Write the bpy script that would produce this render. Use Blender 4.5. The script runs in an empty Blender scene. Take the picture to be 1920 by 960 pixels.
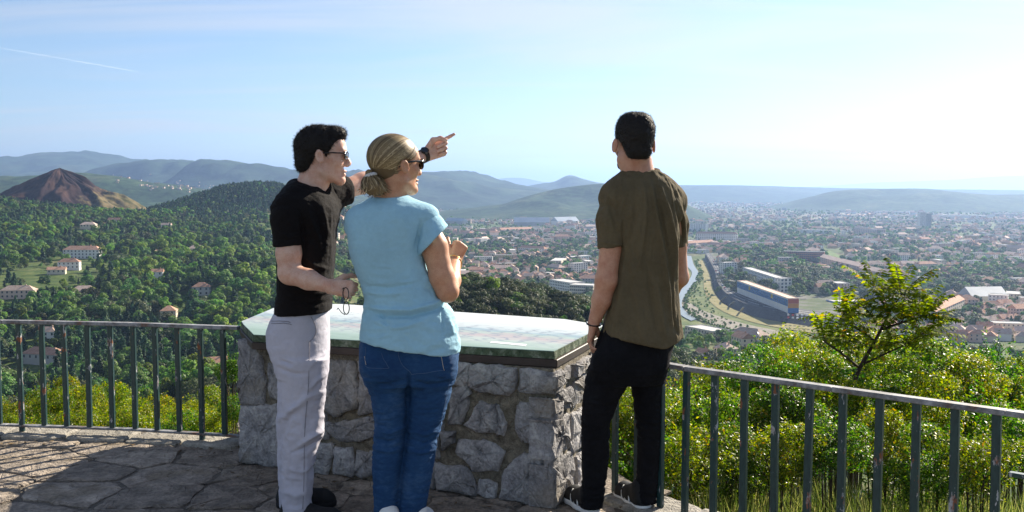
import bpy, bmesh, math, random
import numpy as np
from mathutils import Vector, Matrix

R = math.radians
scene = bpy.context.scene
COL = scene.collection
F = 1920.0                                   # focal length in photo pixels (36 mm on 36 mm, 1920 wide)
PITCH = math.atan(130.0 / F)
CAM_Z = 1.46

# ------------------------------------------------------------------ camera
cam_data = bpy.data.cameras.new('camera')
cam_data.sensor_width = 36.0
cam_data.lens = 36.0
cam_data.clip_start = 0.05
cam_data.clip_end = 120000.0
cam = bpy.data.objects.new('camera', cam_data)
COL.objects.link(cam)
cam.location = (0, 0, CAM_Z)
cam.rotation_euler = (math.pi / 2 - PITCH, 0, 0)
scene.camera = cam

# ------------------------------------------------------------------ sky, sun, exposure
SUN_AZ, SUN_EL = R(41.5), R(29.5)            # azimuth to the right of the view direction
world = bpy.data.worlds.new('World')
scene.world = world
world.use_nodes = True
wn, wl = world.node_tree.nodes, world.node_tree.links
wn.clear()
w_out = wn.new('ShaderNodeOutputWorld')
w_bg = wn.new('ShaderNodeBackground')
w_sky = wn.new('ShaderNodeTexSky')
w_sky.sky_type = 'NISHITA'
w_sky.sun_disc = False
w_sky.sun_elevation = SUN_EL
w_sky.sun_rotation = SUN_AZ
w_sky.altitude = 250
w_sky.air_density = 0.85
w_sky.dust_density = 0.25
w_sky.ozone_density = 3.0
w_bg.inputs['Strength'].default_value = 0.056
# thin cirrus: streaky noise on a high cloud plane
w_co = wn.new('ShaderNodeTexCoord')
w_sep = wn.new('ShaderNodeSeparateXYZ')
wl.new(w_co.outputs['Generated'], w_sep.inputs[0])
def wmath(op, a, b=None, clamp=False):
    n = wn.new('ShaderNodeMath'); n.operation = op; n.use_clamp = clamp
    for i, v in enumerate((a, b)):
        if v is None: continue
        if isinstance(v, (int, float)): n.inputs[i].default_value = v
        else: wl.new(v, n.inputs[i])
    return n.outputs[0]
zc = wmath('ADD', wmath('MAXIMUM', w_sep.outputs['Z'], 0.0), 0.12)
w_cmb = wn.new('ShaderNodeCombineXYZ')
wl.new(wmath('DIVIDE', w_sep.outputs['X'], zc), w_cmb.inputs[0])
wl.new(wmath('DIVIDE', w_sep.outputs['Y'], zc), w_cmb.inputs[1])
w_map = wn.new('ShaderNodeMapping')
w_map.inputs['Rotation'].default_value = (0, 0, R(28))
w_map.inputs['Scale'].default_value = (0.35, 1.1, 1)
wl.new(w_cmb.outputs[0], w_map.inputs[0])
w_n1 = wn.new('ShaderNodeTexNoise')
w_n1.inputs['Scale'].default_value = 0.95
w_n1.inputs['Detail'].default_value = 7
w_n1.inputs['Roughness'].default_value = 0.55
w_n1.inputs['Distortion'].default_value = 0.7
wl.new(w_map.outputs[0], w_n1.inputs['Vector'])
w_rmp = wn.new('ShaderNodeMapRange')
w_rmp.interpolation_type = 'SMOOTHSTEP'
w_rmp.inputs['From Min'].default_value = 0.42
w_rmp.inputs['From Max'].default_value = 0.70
w_rmp.inputs['To Max'].default_value = 0.62
wl.new(w_n1.outputs['Fac'], w_rmp.inputs['Value'])
w_mix = wn.new('ShaderNodeMix'); w_mix.data_type = 'RGBA'
wl.new(w_rmp.outputs[0], w_mix.inputs['Factor'])
wl.new(w_sky.outputs[0], w_mix.inputs['A'])
w_mix.inputs['B'].default_value = (6.3, 6.0, 5.8, 1)
wl.new(w_mix.outputs['Result'], w_bg.inputs['Color'])
wl.new(w_bg.outputs[0], w_out.inputs['Surface'])

sun_data = bpy.data.lights.new('sun', 'SUN')
sun_data.energy = 5.0
sun_data.angle = R(0.5)
sun_data.color = (1.0, 0.90, 0.74)
sun = bpy.data.objects.new('sun', sun_data)
COL.objects.link(sun)
SUN_DIR = Vector((math.sin(SUN_AZ) * math.cos(SUN_EL), math.cos(SUN_AZ) * math.cos(SUN_EL), math.sin(SUN_EL)))
sun.rotation_euler = SUN_DIR.to_track_quat('Z', 'Y').to_euler()

scene.view_settings.view_transform = 'Standard'
scene.view_settings.look = 'None'
scene.view_settings.exposure = 1.33
scene.view_settings.gamma = 1.0
scene.view_settings.use_curve_mapping = False
scene.cycles.use_denoising = True
scene.cycles.max_bounces = 6
scene.cycles.diffuse_bounces = 3
scene.cycles.glossy_bounces = 3
scene.cycles.transmission_bounces = 4
scene.cycles.transparent_max_bounces = 8
scene.cycles.volume_bounces = 0

# ------------------------------------------------------------------ helpers: photo geometry
SP, CP = math.sin(PITCH), math.cos(PITCH)
def P(u, v, d):
    """world point seen at photo pixel (u, v), d metres in front of the camera"""
    xc, yc = (u - 960.0) / F, (480.0 - v) / F
    k = d / (yc * SP + CP)
    return Vector((xc * k, d, CAM_Z + (yc * CP - SP) * k))
def M2(px, d):
    return px * d / F

def to_px(V):
    d = V - np.array([0, 0, CAM_Z])
    zc_ = d[:, 1] * CP - d[:, 2] * SP; yc = d[:, 1] * SP + d[:, 2] * CP
    return np.stack([960 + F * d[:, 0] / zc_, 480 - F * yc / zc_], 1)

# ------------------------------------------------------------------ helpers: noise (numpy)
def _hash(ix, iy, iz):
    h = (ix.astype(np.int64) * 374761393 + iy.astype(np.int64) * 668265263 + iz.astype(np.int64) * 2147483647 // 7) & 0xffffffff
    h = ((h ^ (h >> 13)) * 1274126177) & 0xffffffff
    h = (h ^ (h >> 16)) & 0xffff
    return h.astype(np.float32) / 32767.5 - 1.0
def vnoise(p):
    p = np.asarray(p, dtype=np.float64)
    i = np.floor(p).astype(np.int64)
    f = p - i
    f = f * f * (3 - 2 * f)
    r = 0
    for dx in (0, 1):
        wx = f[:, 0] if dx else 1 - f[:, 0]
        for dy in (0, 1):
            wy = f[:, 1] if dy else 1 - f[:, 1]
            for dz in (0, 1):
                wz = f[:, 2] if dz else 1 - f[:, 2]
                r = r + wx * wy * wz * _hash(i[:, 0] + dx, i[:, 1] + dy, i[:, 2] + dz)
    return r
def fbm(p, octaves=4, gain=0.5, lac=2.03):
    p = np.asarray(p, dtype=np.float64)
    a, s, r = 1.0, 0.0, 0
    for o in range(octaves):
        r = r + a * vnoise(p + 17.3 * o); s += a; a *= gain; p = p * lac
    return r / s
def fbm2(x, y, scale, octaves=4, seed=0.0):
    x = np.asarray(x, dtype=np.float64)
    q = np.stack([x.ravel() / scale + seed, np.asarray(y, dtype=np.float64).ravel() / scale - seed, np.full(x.size, seed)], 1)
    return fbm(q, octaves).reshape(x.shape)
def sstep(a, b, x):
    t = np.clip((x - a) / (b - a), 0, 1)
    return t * t * (3 - 2 * t)

# ------------------------------------------------------------------ helpers: objects
ORD = ['leftmost', 'second from left', 'third from left', 'fourth from left', 'fifth from left', 'sixth from left', 'seventh from left', 'eighth from left', 'ninth from left']
def order_labels(named):
    """things that share a description are told apart by their order from left to right"""
    for lb, lst in named.items():
        if 1 < len(lst) <= 9:
            for q, (_, o_) in enumerate(sorted(lst, key=lambda e: e[0])): o_['label'] = lb + ', ' + ('rightmost' if q == len(lst) - 1 else ORD[q])
def new_mesh(name, verts, faces, mat=None, smooth=False):
    me = bpy.data.meshes.new(name)
    me.from_pydata([tuple(v) for v in verts], [], [tuple(f) for f in faces])
    if mat is not None: me.materials.append(mat)
    if smooth: me.shade_smooth()
    return me
def np_mesh(name, V, Q, mat=None, smooth=False):
    """mesh from numpy vertices and an (n,3) or (n,4) index array"""
    V = np.ascontiguousarray(V, dtype=np.float32); Q = np.ascontiguousarray(Q, dtype=np.int32)
    me = bpy.data.meshes.new(name)
    me.vertices.add(len(V)); me.vertices.foreach_set('co', V.ravel())
    n, k = Q.shape
    me.loops.add(n * k); me.loops.foreach_set('vertex_index', Q.ravel())
    me.polygons.add(n)
    me.polygons.foreach_set('loop_start', np.arange(0, n * k, k, dtype=np.int32))
    me.polygons.foreach_set('loop_total', np.full(n, k, dtype=np.int32))
    if smooth: me.polygons.foreach_set('use_smooth', np.ones(n, dtype=bool))
    me.update(calc_edges=True)
    if mat is not None: me.materials.append(mat)
    return me
def link(name, me, parent=None, loc=None):
    o = bpy.data.objects.new(name, me); COL.objects.link(o)
    if parent is not None: o.parent = parent
    if loc is not None: o.location = loc
    return o
def tag(o, label=None, cat=None, group=None, kind=None):
    if label: o['label'] = label
    if cat: o['category'] = cat
    if group: o['group'] = group
    if kind: o['kind'] = kind
    return o
def empty(name, loc=(0, 0, 0), label=None, cat=None, group=None):
    o = bpy.data.objects.new(name, None); COL.objects.link(o); o.location = loc
    o.empty_display_size = 0.1
    return tag(o, label, cat, group)
class MB:
    """collects simple shapes into one mesh"""
    def __init__(s): s.v, s.f = [], []
    def add(s, vs, fs):
        n = len(s.v); s.v += [Vector(v) for v in vs]; s.f += [tuple(i + n for i in f) for f in fs]; return s
    def box(s, lo, hi, M=None):
        x0, y0, z0 = lo; x1, y1, z1 = hi
        vs = [Vector(p) for p in ((x0,y0,z0),(x1,y0,z0),(x1,y1,z0),(x0,y1,z0),(x0,y0,z1),(x1,y0,z1),(x1,y1,z1),(x0,y1,z1))]
        if M is not None: vs = [M @ v for v in vs]
        return s.add(vs, [(0,3,2,1),(4,5,6,7),(0,1,5,4),(1,2,6,5),(2,3,7,6),(3,0,4,7)])
    def prism(s, poly, z0, z1, M=None):
        n = len(poly)
        vs = [Vector((p[0], p[1], z0)) for p in poly] + [Vector((p[0], p[1], z1)) for p in poly]
        if M is not None: vs = [M @ v for v in vs]
        return s.add(vs, [tuple(range(n - 1, -1, -1)), tuple(range(n, 2 * n))] + [(i, (i + 1) % n, n + (i + 1) % n, n + i) for i in range(n)])
    def tube(s, pts, rad, n=8, closed=False, cap=True):
        pts = [Vector(p) for p in pts]; m = len(pts)
        rad = rad if isinstance(rad, (list, tuple)) else [rad] * m
        base = len(s.v); up = None
        for i, p in enumerate(pts):
            a = pts[(i - 1) % m] if (closed or i > 0) else p
            b = pts[(i + 1) % m] if (closed or i < m - 1) else p
            t = (b - a).normalized()
            if up is None: up = t.orthogonal().normalized()
            up = (up - t * up.dot(t)).normalized(); w = t.cross(up)
            s.v += [p + (up * math.cos(2*math.pi*k/n) + w * math.sin(2*math.pi*k/n)) * rad[i] for k in range(n)]
        for i in range(m if closed else m - 1):
            j = (i + 1) % m
            for k in range(n):
                l = (k + 1) % n
                s.f.append((base + i*n + k, base + i*n + l, base + j*n + l, base + j*n + k))
        if cap and not closed:
            s.f.append(tuple(base + k for k in range(n - 1, -1, -1))); s.f.append(tuple(base + (m-1)*n + k for k in range(n)))
        return s
    def mesh(s, name, mat=None, smooth=False): return new_mesh(name, s.v, s.f, mat, smooth)
    def build(s, name, mat=None, parent=None, smooth=False, loc=None): return link(name, s.mesh(name, mat, smooth), parent, loc)
def bevel_mesh(me, w, seg=1):
    bm = bmesh.new(); bm.from_mesh(me)
    bmesh.ops.bevel(bm, geom=list(bm.edges), offset=w, segments=seg, affect='EDGES', profile=0.6)
    bm.to_mesh(me); bm.free(); return me

# ------------------------------------------------------------------ helpers: materials
class NT:
    def __init__(s, name):
        s.m = bpy.data.materials.new(name); s.m.use_nodes = True
        s.n, s.l = s.m.node_tree.nodes, s.m.node_tree.links
        s.n.clear(); s.out = s.n.new('ShaderNodeOutputMaterial')
    def node(s, t, **kw):
        n = s.n.new(t)
        for k, v in kw.items(): setattr(n, k, v)
        return n
    def put(s, sock, v):
        if v is None: return
        if hasattr(v, 'is_output') or hasattr(v, 'links'): s.l.new(v, sock)
        elif isinstance(v, (tuple, list)) and sock.type == 'RGBA' and len(v) == 3: sock.default_value = (*v, 1)
        else: sock.default_value = v
    def coord(s, which='Object', scale=(1, 1, 1), rot=(0, 0, 0), loc=(0, 0, 0)):
        c = s.node('ShaderNodeTexCoord'); m = s.node('ShaderNodeMapping')
        s.l.new(c.outputs[which], m.inputs[0])
        m.inputs['Scale'].default_value = scale; m.inputs['Rotation'].default_value = rot; m.inputs['Location'].default_value = loc
        return m.outputs[0]
    def world(s, scale=(1, 1, 1), rot=(0, 0, 0)):
        g = s.node('ShaderNodeNewGeometry'); m = s.node('ShaderNodeMapping')
        s.l.new(g.outputs['Position'], m.inputs[0]); m.inputs['Scale'].default_value = scale; m.inputs['Rotation'].default_value = rot
        return m.outputs[0]
    def noise(s, vec, scale=1, detail=4, rough=0.55, dist=0.0):
        n = s.node('ShaderNodeTexNoise'); s.put(n.inputs['Vector'], vec)
        n.inputs['Scale'].default_value = scale; n.inputs['Detail'].default_value = detail
        n.inputs['Roughness'].default_value = rough; n.inputs['Distortion'].default_value = dist
        return n.outputs['Fac']
    def voro(s, vec, scale=1, feature='F1', out='Distance', rnd=1.0):
        n = s.node('ShaderNodeTexVoronoi', feature=feature); s.put(n.inputs['Vector'], vec)
        n.inputs['Scale'].default_value = scale; n.inputs['Randomness'].default_value = rnd
        return n.outputs[out]
    def wave(s, vec, scale=1, dist=2, detail=2, ds=1.0):
        n = s.node('ShaderNodeTexWave'); s.put(n.inputs['Vector'], vec)
        n.inputs['Scale'].default_value = scale; n.inputs['Distortion'].default_value = dist
        n.inputs['Detail'].default_value = detail; n.inputs['Detail Scale'].default_value = ds
        return n.outputs['Fac']
    def ramp(s, fac, stops, mode='LINEAR'):
        n = s.node('ShaderNodeValToRGB'); s.put(n.inputs[0], fac); r = n.color_ramp; r.interpolation = mode
        while len(r.elements) < len(stops): r.elements.new(0.5)
        for e, (p, c) in zip(r.elements, stops):
            e.position = p; e.color = (*c, 1) if len(c) == 3 else c
        return n.outputs[0]
    def rng(s, v, a, b, c=0.0, d=1.0, smooth=True):
        n = s.node('ShaderNodeMapRange', interpolation_type='SMOOTHSTEP' if smooth else 'LINEAR')
        s.put(n.inputs['Value'], v)
        for k, x in zip(('From Min', 'From Max', 'To Min', 'To Max'), (a, b, c, d)): n.inputs[k].default_value = x
        return n.outputs[0]
    def mix(s, fac, a, b, blend='MIX'):
        n = s.node('ShaderNodeMix', data_type='RGBA', blend_type=blend)
        s.put(n.inputs[0], fac); s.put(n.inputs[6], a); s.put(n.inputs[7], b)
        return n.outputs[2]
    def math(s, op, a, b=None, clamp=False):
        n = s.node('ShaderNodeMath', operation=op, use_clamp=clamp)
        s.put(n.inputs[0], a)
        if b is not None: s.put(n.inputs[1], b)
        return n.outputs[0]
    def hsv(s, col, h=0.5, sat=1.0, val=1.0):
        n = s.node('ShaderNodeHueSaturation'); s.put(n.inputs['Color'], col)
        s.put(n.inputs['Hue'], h); s.put(n.inputs['Saturation'], sat); s.put(n.inputs['Value'], val)
        return n.outputs[0]
    def objrand(s): return s.node('ShaderNodeObjectInfo').outputs['Random']
    def island(s): return s.node('ShaderNodeNewGeometry').outputs['Random Per Island']
    def bump(s, h, strength=0.5, dist=0.01, normal=None):
        n = s.node('ShaderNodeBump'); s.put(n.inputs['Height'], h)
        n.inputs['Strength'].default_value = strength; n.inputs['Distance'].default_value = dist
        if normal is not None: s.l.new(normal, n.inputs['Normal'])
        return n.outputs[0]
    def bsdf(s, col, rough=0.8, normal=None, spec=0.3, metal=0.0, **kw):
        n = s.node('ShaderNodeBsdfPrincipled')
        s.put(n.inputs['Base Color'], col); s.put(n.inputs['Roughness'], rough)
        s.put(n.inputs['Specular IOR Level'], spec); s.put(n.inputs['Metallic'], metal)
        if normal is not None: s.l.new(normal, n.inputs['Normal'])
        for k, v in kw.items(): s.put(n.inputs[k.replace('_', ' ')], v)
        return n.outputs[0]
    def done(s, sh): s.l.new(sh, s.out.inputs['Surface']); return s.m
def plain(name, col, rough=0.7, spec=0.3, metal=0.0, var=0.12, scale=3.0, bump=0.0):
    t = NT(name); c = t.coord()
    n = t.noise(c, scale, 5)
    k = t.rng(n, 0.25, 0.75, 1 - var, 1 + var)
    b = t.bump(n, bump, 0.01) if bump else None
    return t.done(t.bsdf(t.hsv(col, val=k), rough, b, spec, metal))
# ================================================================== ground and hills
PLAIN = -120.0
OWN_R = ([0, 4.0, 6.5, 8, 15, 60, 200, 350, 450, 600, 760, 900], [-0.2, -0.25, -0.7, -2.1, -6.5, -32, -80, -92, -95, -100, -116, -120])
OWN_C = ([0, 4.0, 6.5, 8, 15, 60, 200, 350, 480, 600, 700, 820, 900], [-0.2, -0.25, -0.6, -1.6, -5.5, -30, -76, -86, -90, -95, -103, -118, -120])
LEFT = ([0, 4.0, 6.5, 8, 15, 60, 200, 350, 450, 700, 900, 1200, 1500, 2000, 2600, 6000, 90000],
        [-0.2, -0.25, -0.7, -2.1, -6.5, -34, -82, -92, -95, -85, -73, -58, -44, -60, -100, -120, -120])
def terrain(x, y, fine=True):
    x = np.asarray(x, dtype=np.float64); y = np.asarray(y, dtype=np.float64)
    r = np.hypot(x, y)
    az = np.arctan2(x, np.maximum(y, 1e-6))
    ua = np.where(y > 0, np.tan(np.clip(az, -1.3, 1.3)), np.sign(x) * 4)       # image column / focal length
    wl_ = 1 - sstep(-0.25, -0.06, ua)                                          # left country
    wr_ = sstep(0.0, 0.10, ua)
    z = np.interp(r, *OWN_R) * (1 - wr_) + np.interp(r, *OWN_C) * wr_
    zl = np.interp(r, *LEFT)
    z = z * (1 - wl_) + zl * wl_
    # spur in front of the table
    z = z + 58 * np.exp(-((x + 14) / np.where(x < -14, 100, 78)) ** 2 - ((y - 335) / 95) ** 2)
    # wooded hill
    z = z + 49 * np.exp(-((x + 430) / np.where(x < -430, 105, 170)) ** 2 - ((y - 1640) / 150) ** 2)
    z = z + 30 * np.exp(-((x + 250) / 130) ** 2 - ((y - 1750) / 150) ** 2)
    # rise left of the spoil heap
    z = z + 29 * np.exp(-((x + 710) / 140) ** 2 - ((y - 1330) / 130) ** 2)
    # knoll in the left middle distance
    z = z + 14 * np.exp(-((x + 200) / 60) ** 2 - ((y - 760) / 120) ** 2) * wl_
    if fine:
        amp = sstep(40, 300, r) * (2 + 10 * wl_) * (1 - 0.75 * sstep(700, 1100, r) * (1 - wl_))
        z = z + amp * 0.6 * fbm2(x, y, 160, 3, 3.3) + sstep(4.5, 12, r) * 0.25 * fbm2(x, y, 3.5, 3, 1.7)
    return z
def tz(x, y): return float(terrain(np.array([x]), np.array([y]))[0])
def ground_at(u, v, dmin=6, dmax=30000):
    """first ground point met by the sight line of a photo pixel"""
    d = np.geomspace(dmin, dmax, 3000)
    a = P(u, v, 1.0)
    zr = CAM_Z + (a.z - CAM_Z) * d
    zt = terrain(a.x * d, d)
    hit = np.nonzero(zt >= zr)[0]
    if len(hit) == 0: return None
    k = hit[0]
    return Vector((a.x * d[k], d[k], zt[k]))

def m_ground():
    t = NT('meadow_ground'); w = t.world()
    n1 = t.noise(w, 0.012, 5); n2 = t.noise(w, 0.11, 5); n3 = t.noise(w, 0.0016, 4)
    grass = t.ramp(n2, [(0.25, (0.030, 0.052, 0.016)), (0.5, (0.070, 0.105, 0.028)), (0.75, (0.14, 0.155, 0.055))])
    dry = t.ramp(n2, [(0.3, (0.075, 0.080, 0.035)), (0.7, (0.20, 0.17, 0.09))])
    c = t.mix(t.rng(n1, 0.52, 0.68), grass, dry)
    # beyond a few kilometres houses and groves shrink to specks of their own colour
    v = t.node('ShaderNodeTexVoronoi'); t.put(v.inputs['Vector'], w); v.inputs['Scale'].default_value = 0.028
    cell = v.outputs['Color']; sp = t.node('ShaderNodeSeparateColor'); t.l.new(cell, sp.inputs[0])
    roofs = t.ramp(sp.outputs[1], [(0.0, (0.34, 0.22, 0.17)), (0.45, (0.42, 0.36, 0.31)), (0.9, (0.60, 0.58, 0.54))], 'CONSTANT')
    wood = t.ramp(sp.outputs[2], [(0.0, (0.018, 0.036, 0.016)), (1.0, (0.055, 0.085, 0.030))])
    town = t.mix(t.math('GREATER_THAN', sp.outputs[0], 0.74), wood, roofs)
    sx = t.node('ShaderNodeSeparateXYZ'); t.put(sx.inputs[0], w)
    far = t.rng(sx.outputs['Y'], 3300, 4300)
    dens = t.rng(n3, 0.35, 0.55)
    c = t.mix(t.math('MULTIPLY', far, t.rng(dens, 0, 1, 0.35, 1)), c, town)
    return t.done(t.bsdf(c, 0.95, t.bump(n2, 0.4, 0.6), 0.1))
M_GROUND = m_ground()

def build_ground():
    az = np.concatenate([np.linspace(-1.25, -0.62, 24, endpoint=False), np.linspace(-0.62, 0.62, 380, endpoint=False), np.linspace(0.62, 1.25, 25)])
    rr = np.concatenate([np.linspace(3.2, 16, 34, endpoint=False), np.geomspace(16, 2600, 230, endpoint=False), np.geomspace(2600, 70000, 60)])
    A, Rr = np.meshgrid(az, rr, indexing='ij')
    X, Y = Rr * np.sin(A), Rr * np.cos(A)
    Z = terrain(X, Y)
    V = np.stack([X, Y, Z], -1).reshape(-1, 3)
    na, nr = A.shape
    i = np.arange(na - 1)[:, None] * nr + np.arange(nr - 1)[None]
    Q = np.stack([i, i + nr, i + nr + 1, i + 1], -1).reshape(-1, 4)
    o = link('ground', np_mesh('ground', V, Q[:, ::-1], M_GROUND, True))
    tag(o, 'wooded hillside and valley floor falling away below the viewpoint', kind='structure')
build_ground()

def hill_mat(name, a, b, c, scale):
    t = NT(name); w = t.world()
    n1 = t.noise(w, scale, 6, 0.6); n2 = t.noise(w, scale * 6, 4)
    col = t.ramp(n1, [(0.3, a), (0.52, b), (0.72, c)])
    col = t.hsv(col, val=t.rng(n2, 0.3, 0.7, 0.6, 1.35))
    return t.done(t.bsdf(col, 0.95, t.bump(n2, 0.5, 1.5 / scale * 0.02), 0.05))
M_HILL_NEAR = hill_mat('maquis_hill', (0.022, 0.045, 0.020), (0.036, 0.065, 0.026), (0.075, 0.095, 0.040), 0.006)
M_HILL_FAR = hill_mat('forest_range', (0.020, 0.040, 0.022), (0.030, 0.055, 0.028), (0.060, 0.080, 0.040), 0.0015)

def hill(name, pts, d, depth, mat, label, rough=0.12, seed=1.0, base=-125.0, rows=44, step=5.0):
    """a ridge whose crest runs at distance d along the listed (column, crest row) points"""
    us = np.arange(pts[0][0], pts[-1][0] + step, step)
    vs = np.interp(us, [p[0] for p in pts], [p[1] for p in pts])
    k = np.array([0.25, 0.5, 0.25]); 
    for _ in range(6): vs = np.convolve(np.pad(vs, 1, mode='edge'), k, 'valid')
    crest = np.array([P(u, v, d).z for u, v in zip(us, vs)])
    xs = np.array([(u - 960) / F for u in us])
    t = np.linspace(-1, 1, rows)
    T, UU = np.meshgrid(t, xs, indexing='xy')
    CR = np.repeat(crest[:, None], rows, 1)
    shape = (1 - np.abs(T) ** 1.35)
    dd = d + T * depth * 0.5
    X, Y = UU * (d + T * depth * 0.15), dd
    sc = depth * 0.22
    n = fbm2(X, Y, sc, 5, seed)
    spur = 1 - np.abs(fbm2(X, Y, sc * 0.9, 3, seed + 5)) * 2
    h = np.maximum(CR - base, 0)
    env = np.clip(np.abs(T) * 3.0, 0, 1) * (1 - np.abs(T)) * 2
    Z = base + h * shape + h * rough * env * (n * 1.3 + spur * 0.8 - 0.4) + h * 0.012 * fbm2(X, Y, sc * 0.13, 3, seed + 9)
    V = np.stack([X, Y, Z], -1).reshape(-1, 3)
    na, nr = X.shape
    i = np.arange(na - 1)[:, None] * nr + np.arange(nr - 1)[None]
    Q = np.stack([i, i + nr, i + nr + 1, i + 1], -1).reshape(-1, 4)
    o = link(name, np_mesh(name, V, Q[:, ::-1], mat, True))
    return tag(o, label, kind='structure')

hill('mountain_range', [(-300, 330), (-150, 318), (0, 305), (60, 291), (115, 288), (160, 292), (200, 302), (260, 312), (420, 318), (520, 332), (640, 350), (760, 368)],
     9500, 4200, M_HILL_FAR, 'blue mountain behind the spoil heap at the far left', seed=2.0, rough=0.32)
hill('mountain_ridge', [(120, 350), (180, 318), (220, 306), (255, 303), (300, 299), (345, 306), (390, 318), (440, 325), (520, 335), (600, 352), (660, 366)],
     7200, 3200, M_HILL_FAR, 'rounded blue ridge right of the spoil heap', seed=6.0, rough=0.36)
hill('mountain_ridge', [(340, 345), (395, 312), (440, 309), (480, 315), (545, 319), (600, 323), (680, 325), (760, 324), (800, 323), (850, 325), (890, 332), (925, 342), (1000, 351), (1060, 360), (1100, 370)],
     6800, 3000, M_HILL_FAR, 'long blue ridge behind the pointing arm', seed=11.0, rough=0.34)
hill('mountain_ridge', [(880, 345), (925, 337), (950, 333), (985, 334), (1010, 340), (1060, 345), (1120, 350)],
     21000, 6000, M_HILL_FAR, 'pale distant mountains in the centre of the horizon', seed=12.0)
hill('rocky_peak', [(940, 360), (980, 350), (1020, 343), (1040, 341), (1055, 332), (1066, 327.5), (1076, 329), (1095, 336), (1120, 342), (1160, 346), (1250, 347), (1350, 347), (1450, 349), (1550, 352), (1680, 354), (1900, 356), (2100, 360)],
     9000, 3000, M_HILL_FAR, 'blue peaked mountain in the centre of the horizon', seed=15.0, rough=0.1, step=3.0)
hill('wooded_hill', [(780, 404), (880, 392), (940, 384), (985, 368), (1040, 354), (1090, 346), (1140, 343), (1190, 349), (1240, 362), (1290, 388), (1320, 402)],
     4300, 1500, M_HILL_NEAR, 'dark wooded hill left of the man in the olive shirt', seed=21.0, rough=0.2)
hill('low_hill', [(1440, 394), (1500, 378), (1530, 366), (1560, 358), (1600, 355), (1650, 354), (1700, 353), (1740, 354), (1800, 361), (1860, 365), (1920, 364), (2000, 368), (2200, 380), (2300, 394)],
     5600, 1700, M_HILL_NEAR, 'low dark hill on the plain at the right', seed=24.0, rough=0.15)
hill('mountain_range', [(1480, 352), (1560, 348), (1640, 342), (1740, 339), (1800, 336), (1860, 331), (1920, 329), (2000, 331), (2200, 340), (2400, 352)],
     26000, 7000, M_HILL_FAR, 'very pale far mountains at the right edge', seed=26.0)
hill('green_hill', [(-300, 326), (-120, 330), (0, 334), (60, 330), (150, 322), (215, 328), (275, 341), (330, 350), (400, 362), (470, 374), (560, 388)],
     3600, 1700, M_HILL_NEAR, 'green wooded slope directly behind the spoil heap', seed=31.0, rough=0.25)
hill('green_hill', [(200, 384), (280, 368), (350, 356), (430, 350), (520, 349), (600, 356), (700, 372), (800, 386)],
     4600, 1600, M_HILL_NEAR, 'green hills with a village behind the wooded hill', seed=33.0, rough=0.25)
hill('green_hill', [(-340, 356), (-200, 354), (-60, 360), (20, 362), (100, 366), (200, 376), (300, 392), (360, 400)],
     2300, 700, M_HILL_NEAR, 'dark green slope at the left foot of the spoil heap', seed=37.0, rough=0.25, base=-90)

def spoil_heap():
    c = P(112, 312, 1500); rad = 190.0
    na, nr = 220, 70
    a = np.linspace(0, 2 * np.pi, na, endpoint=False); s = np.linspace(0, 1, nr) ** 0.85
    A, S = np.meshgrid(a, s, indexing='ij')
    wa = A + 0.35 * fbm(np.stack([np.cos(A).ravel() * 1.5, np.sin(A).ravel() * 1.5, S.ravel() * 5], 1), 3).reshape(A.shape)
    gul = np.abs(fbm(np.stack([np.cos(wa).ravel() * 2.2, np.sin(wa).ravel() * 2.2, S.ravel() * 1.8], 1), 5)).reshape(A.shape)
    X, Y = c.x + np.cos(A) * S * rad, c.y + np.sin(A) * S * rad
    top = np.minimum(S * rad, 6) * 0
    Z = c.z - S * rad * 0.575 + np.exp(-(S * 14) ** 2) * -2.0 - (0.18 - gul) * 55 * np.clip(S * 5, 0, 1) * np.clip(1.5 - S, 0.3, 1) * 0.42
    Z += fbm2(X, Y, 9, 3, 4.4) * 1.2 * np.clip(S * 4, 0, 1)
    V = np.stack([X, Y, Z], -1).reshape(-1, 3)
    i = np.arange(na)[:, None] * nr + np.arange(nr - 1)[None]
    j = ((np.arange(na) + 1) % na)[:, None] * nr + np.arange(nr - 1)[None]
    Q = np.stack([i, i + 1, j + 1, j], -1).reshape(-1, 4)
    t = NT('spoil_shale'); w = t.world()
    n = t.noise(w, 0.03, 6, 0.6); n2 = t.noise(t.world((1, 1, 0.25)), 0.09, 5)
    col = t.ramp(n, [(0.28, (0.022, 0.015, 0.018)), (0.45, (0.040, 0.025, 0.026)), (0.6, (0.066, 0.038, 0.031)), (0.75, (0.12, 0.068, 0.046))])
    sx = t.node('ShaderNodeSeparateXYZ'); t.put(sx.inputs[0], w)
    k = t.math('ADD', t.math('MULTIPLY', t.math('ADD', sx.outputs['X'], -c.x - 45), 0.013), t.math('MULTIPLY', t.math('ADD', n2, -0.5), 1.6))
    col = t.mix(t.rng(k, 0.05, 0.5), col, t.ramp(n2, [(0.35, (0.085, 0.085, 0.035)), (0.62, (0.15, 0.115, 0.058))]))
    m = t.done(t.bsdf(t.hsv(col, val=t.rng(n2, 0.3, 0.7, 0.75, 1.25)), 0.95, t.bump(n2, 0.6, 2.0), 0.05))
    o = link('spoil_heap', np_mesh('spoil_heap', V, Q, m, True))
    tag(o, 'bare brown cone of a mining spoil heap above the trees', 'spoil heap', kind='structure')
spoil_heap()
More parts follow.
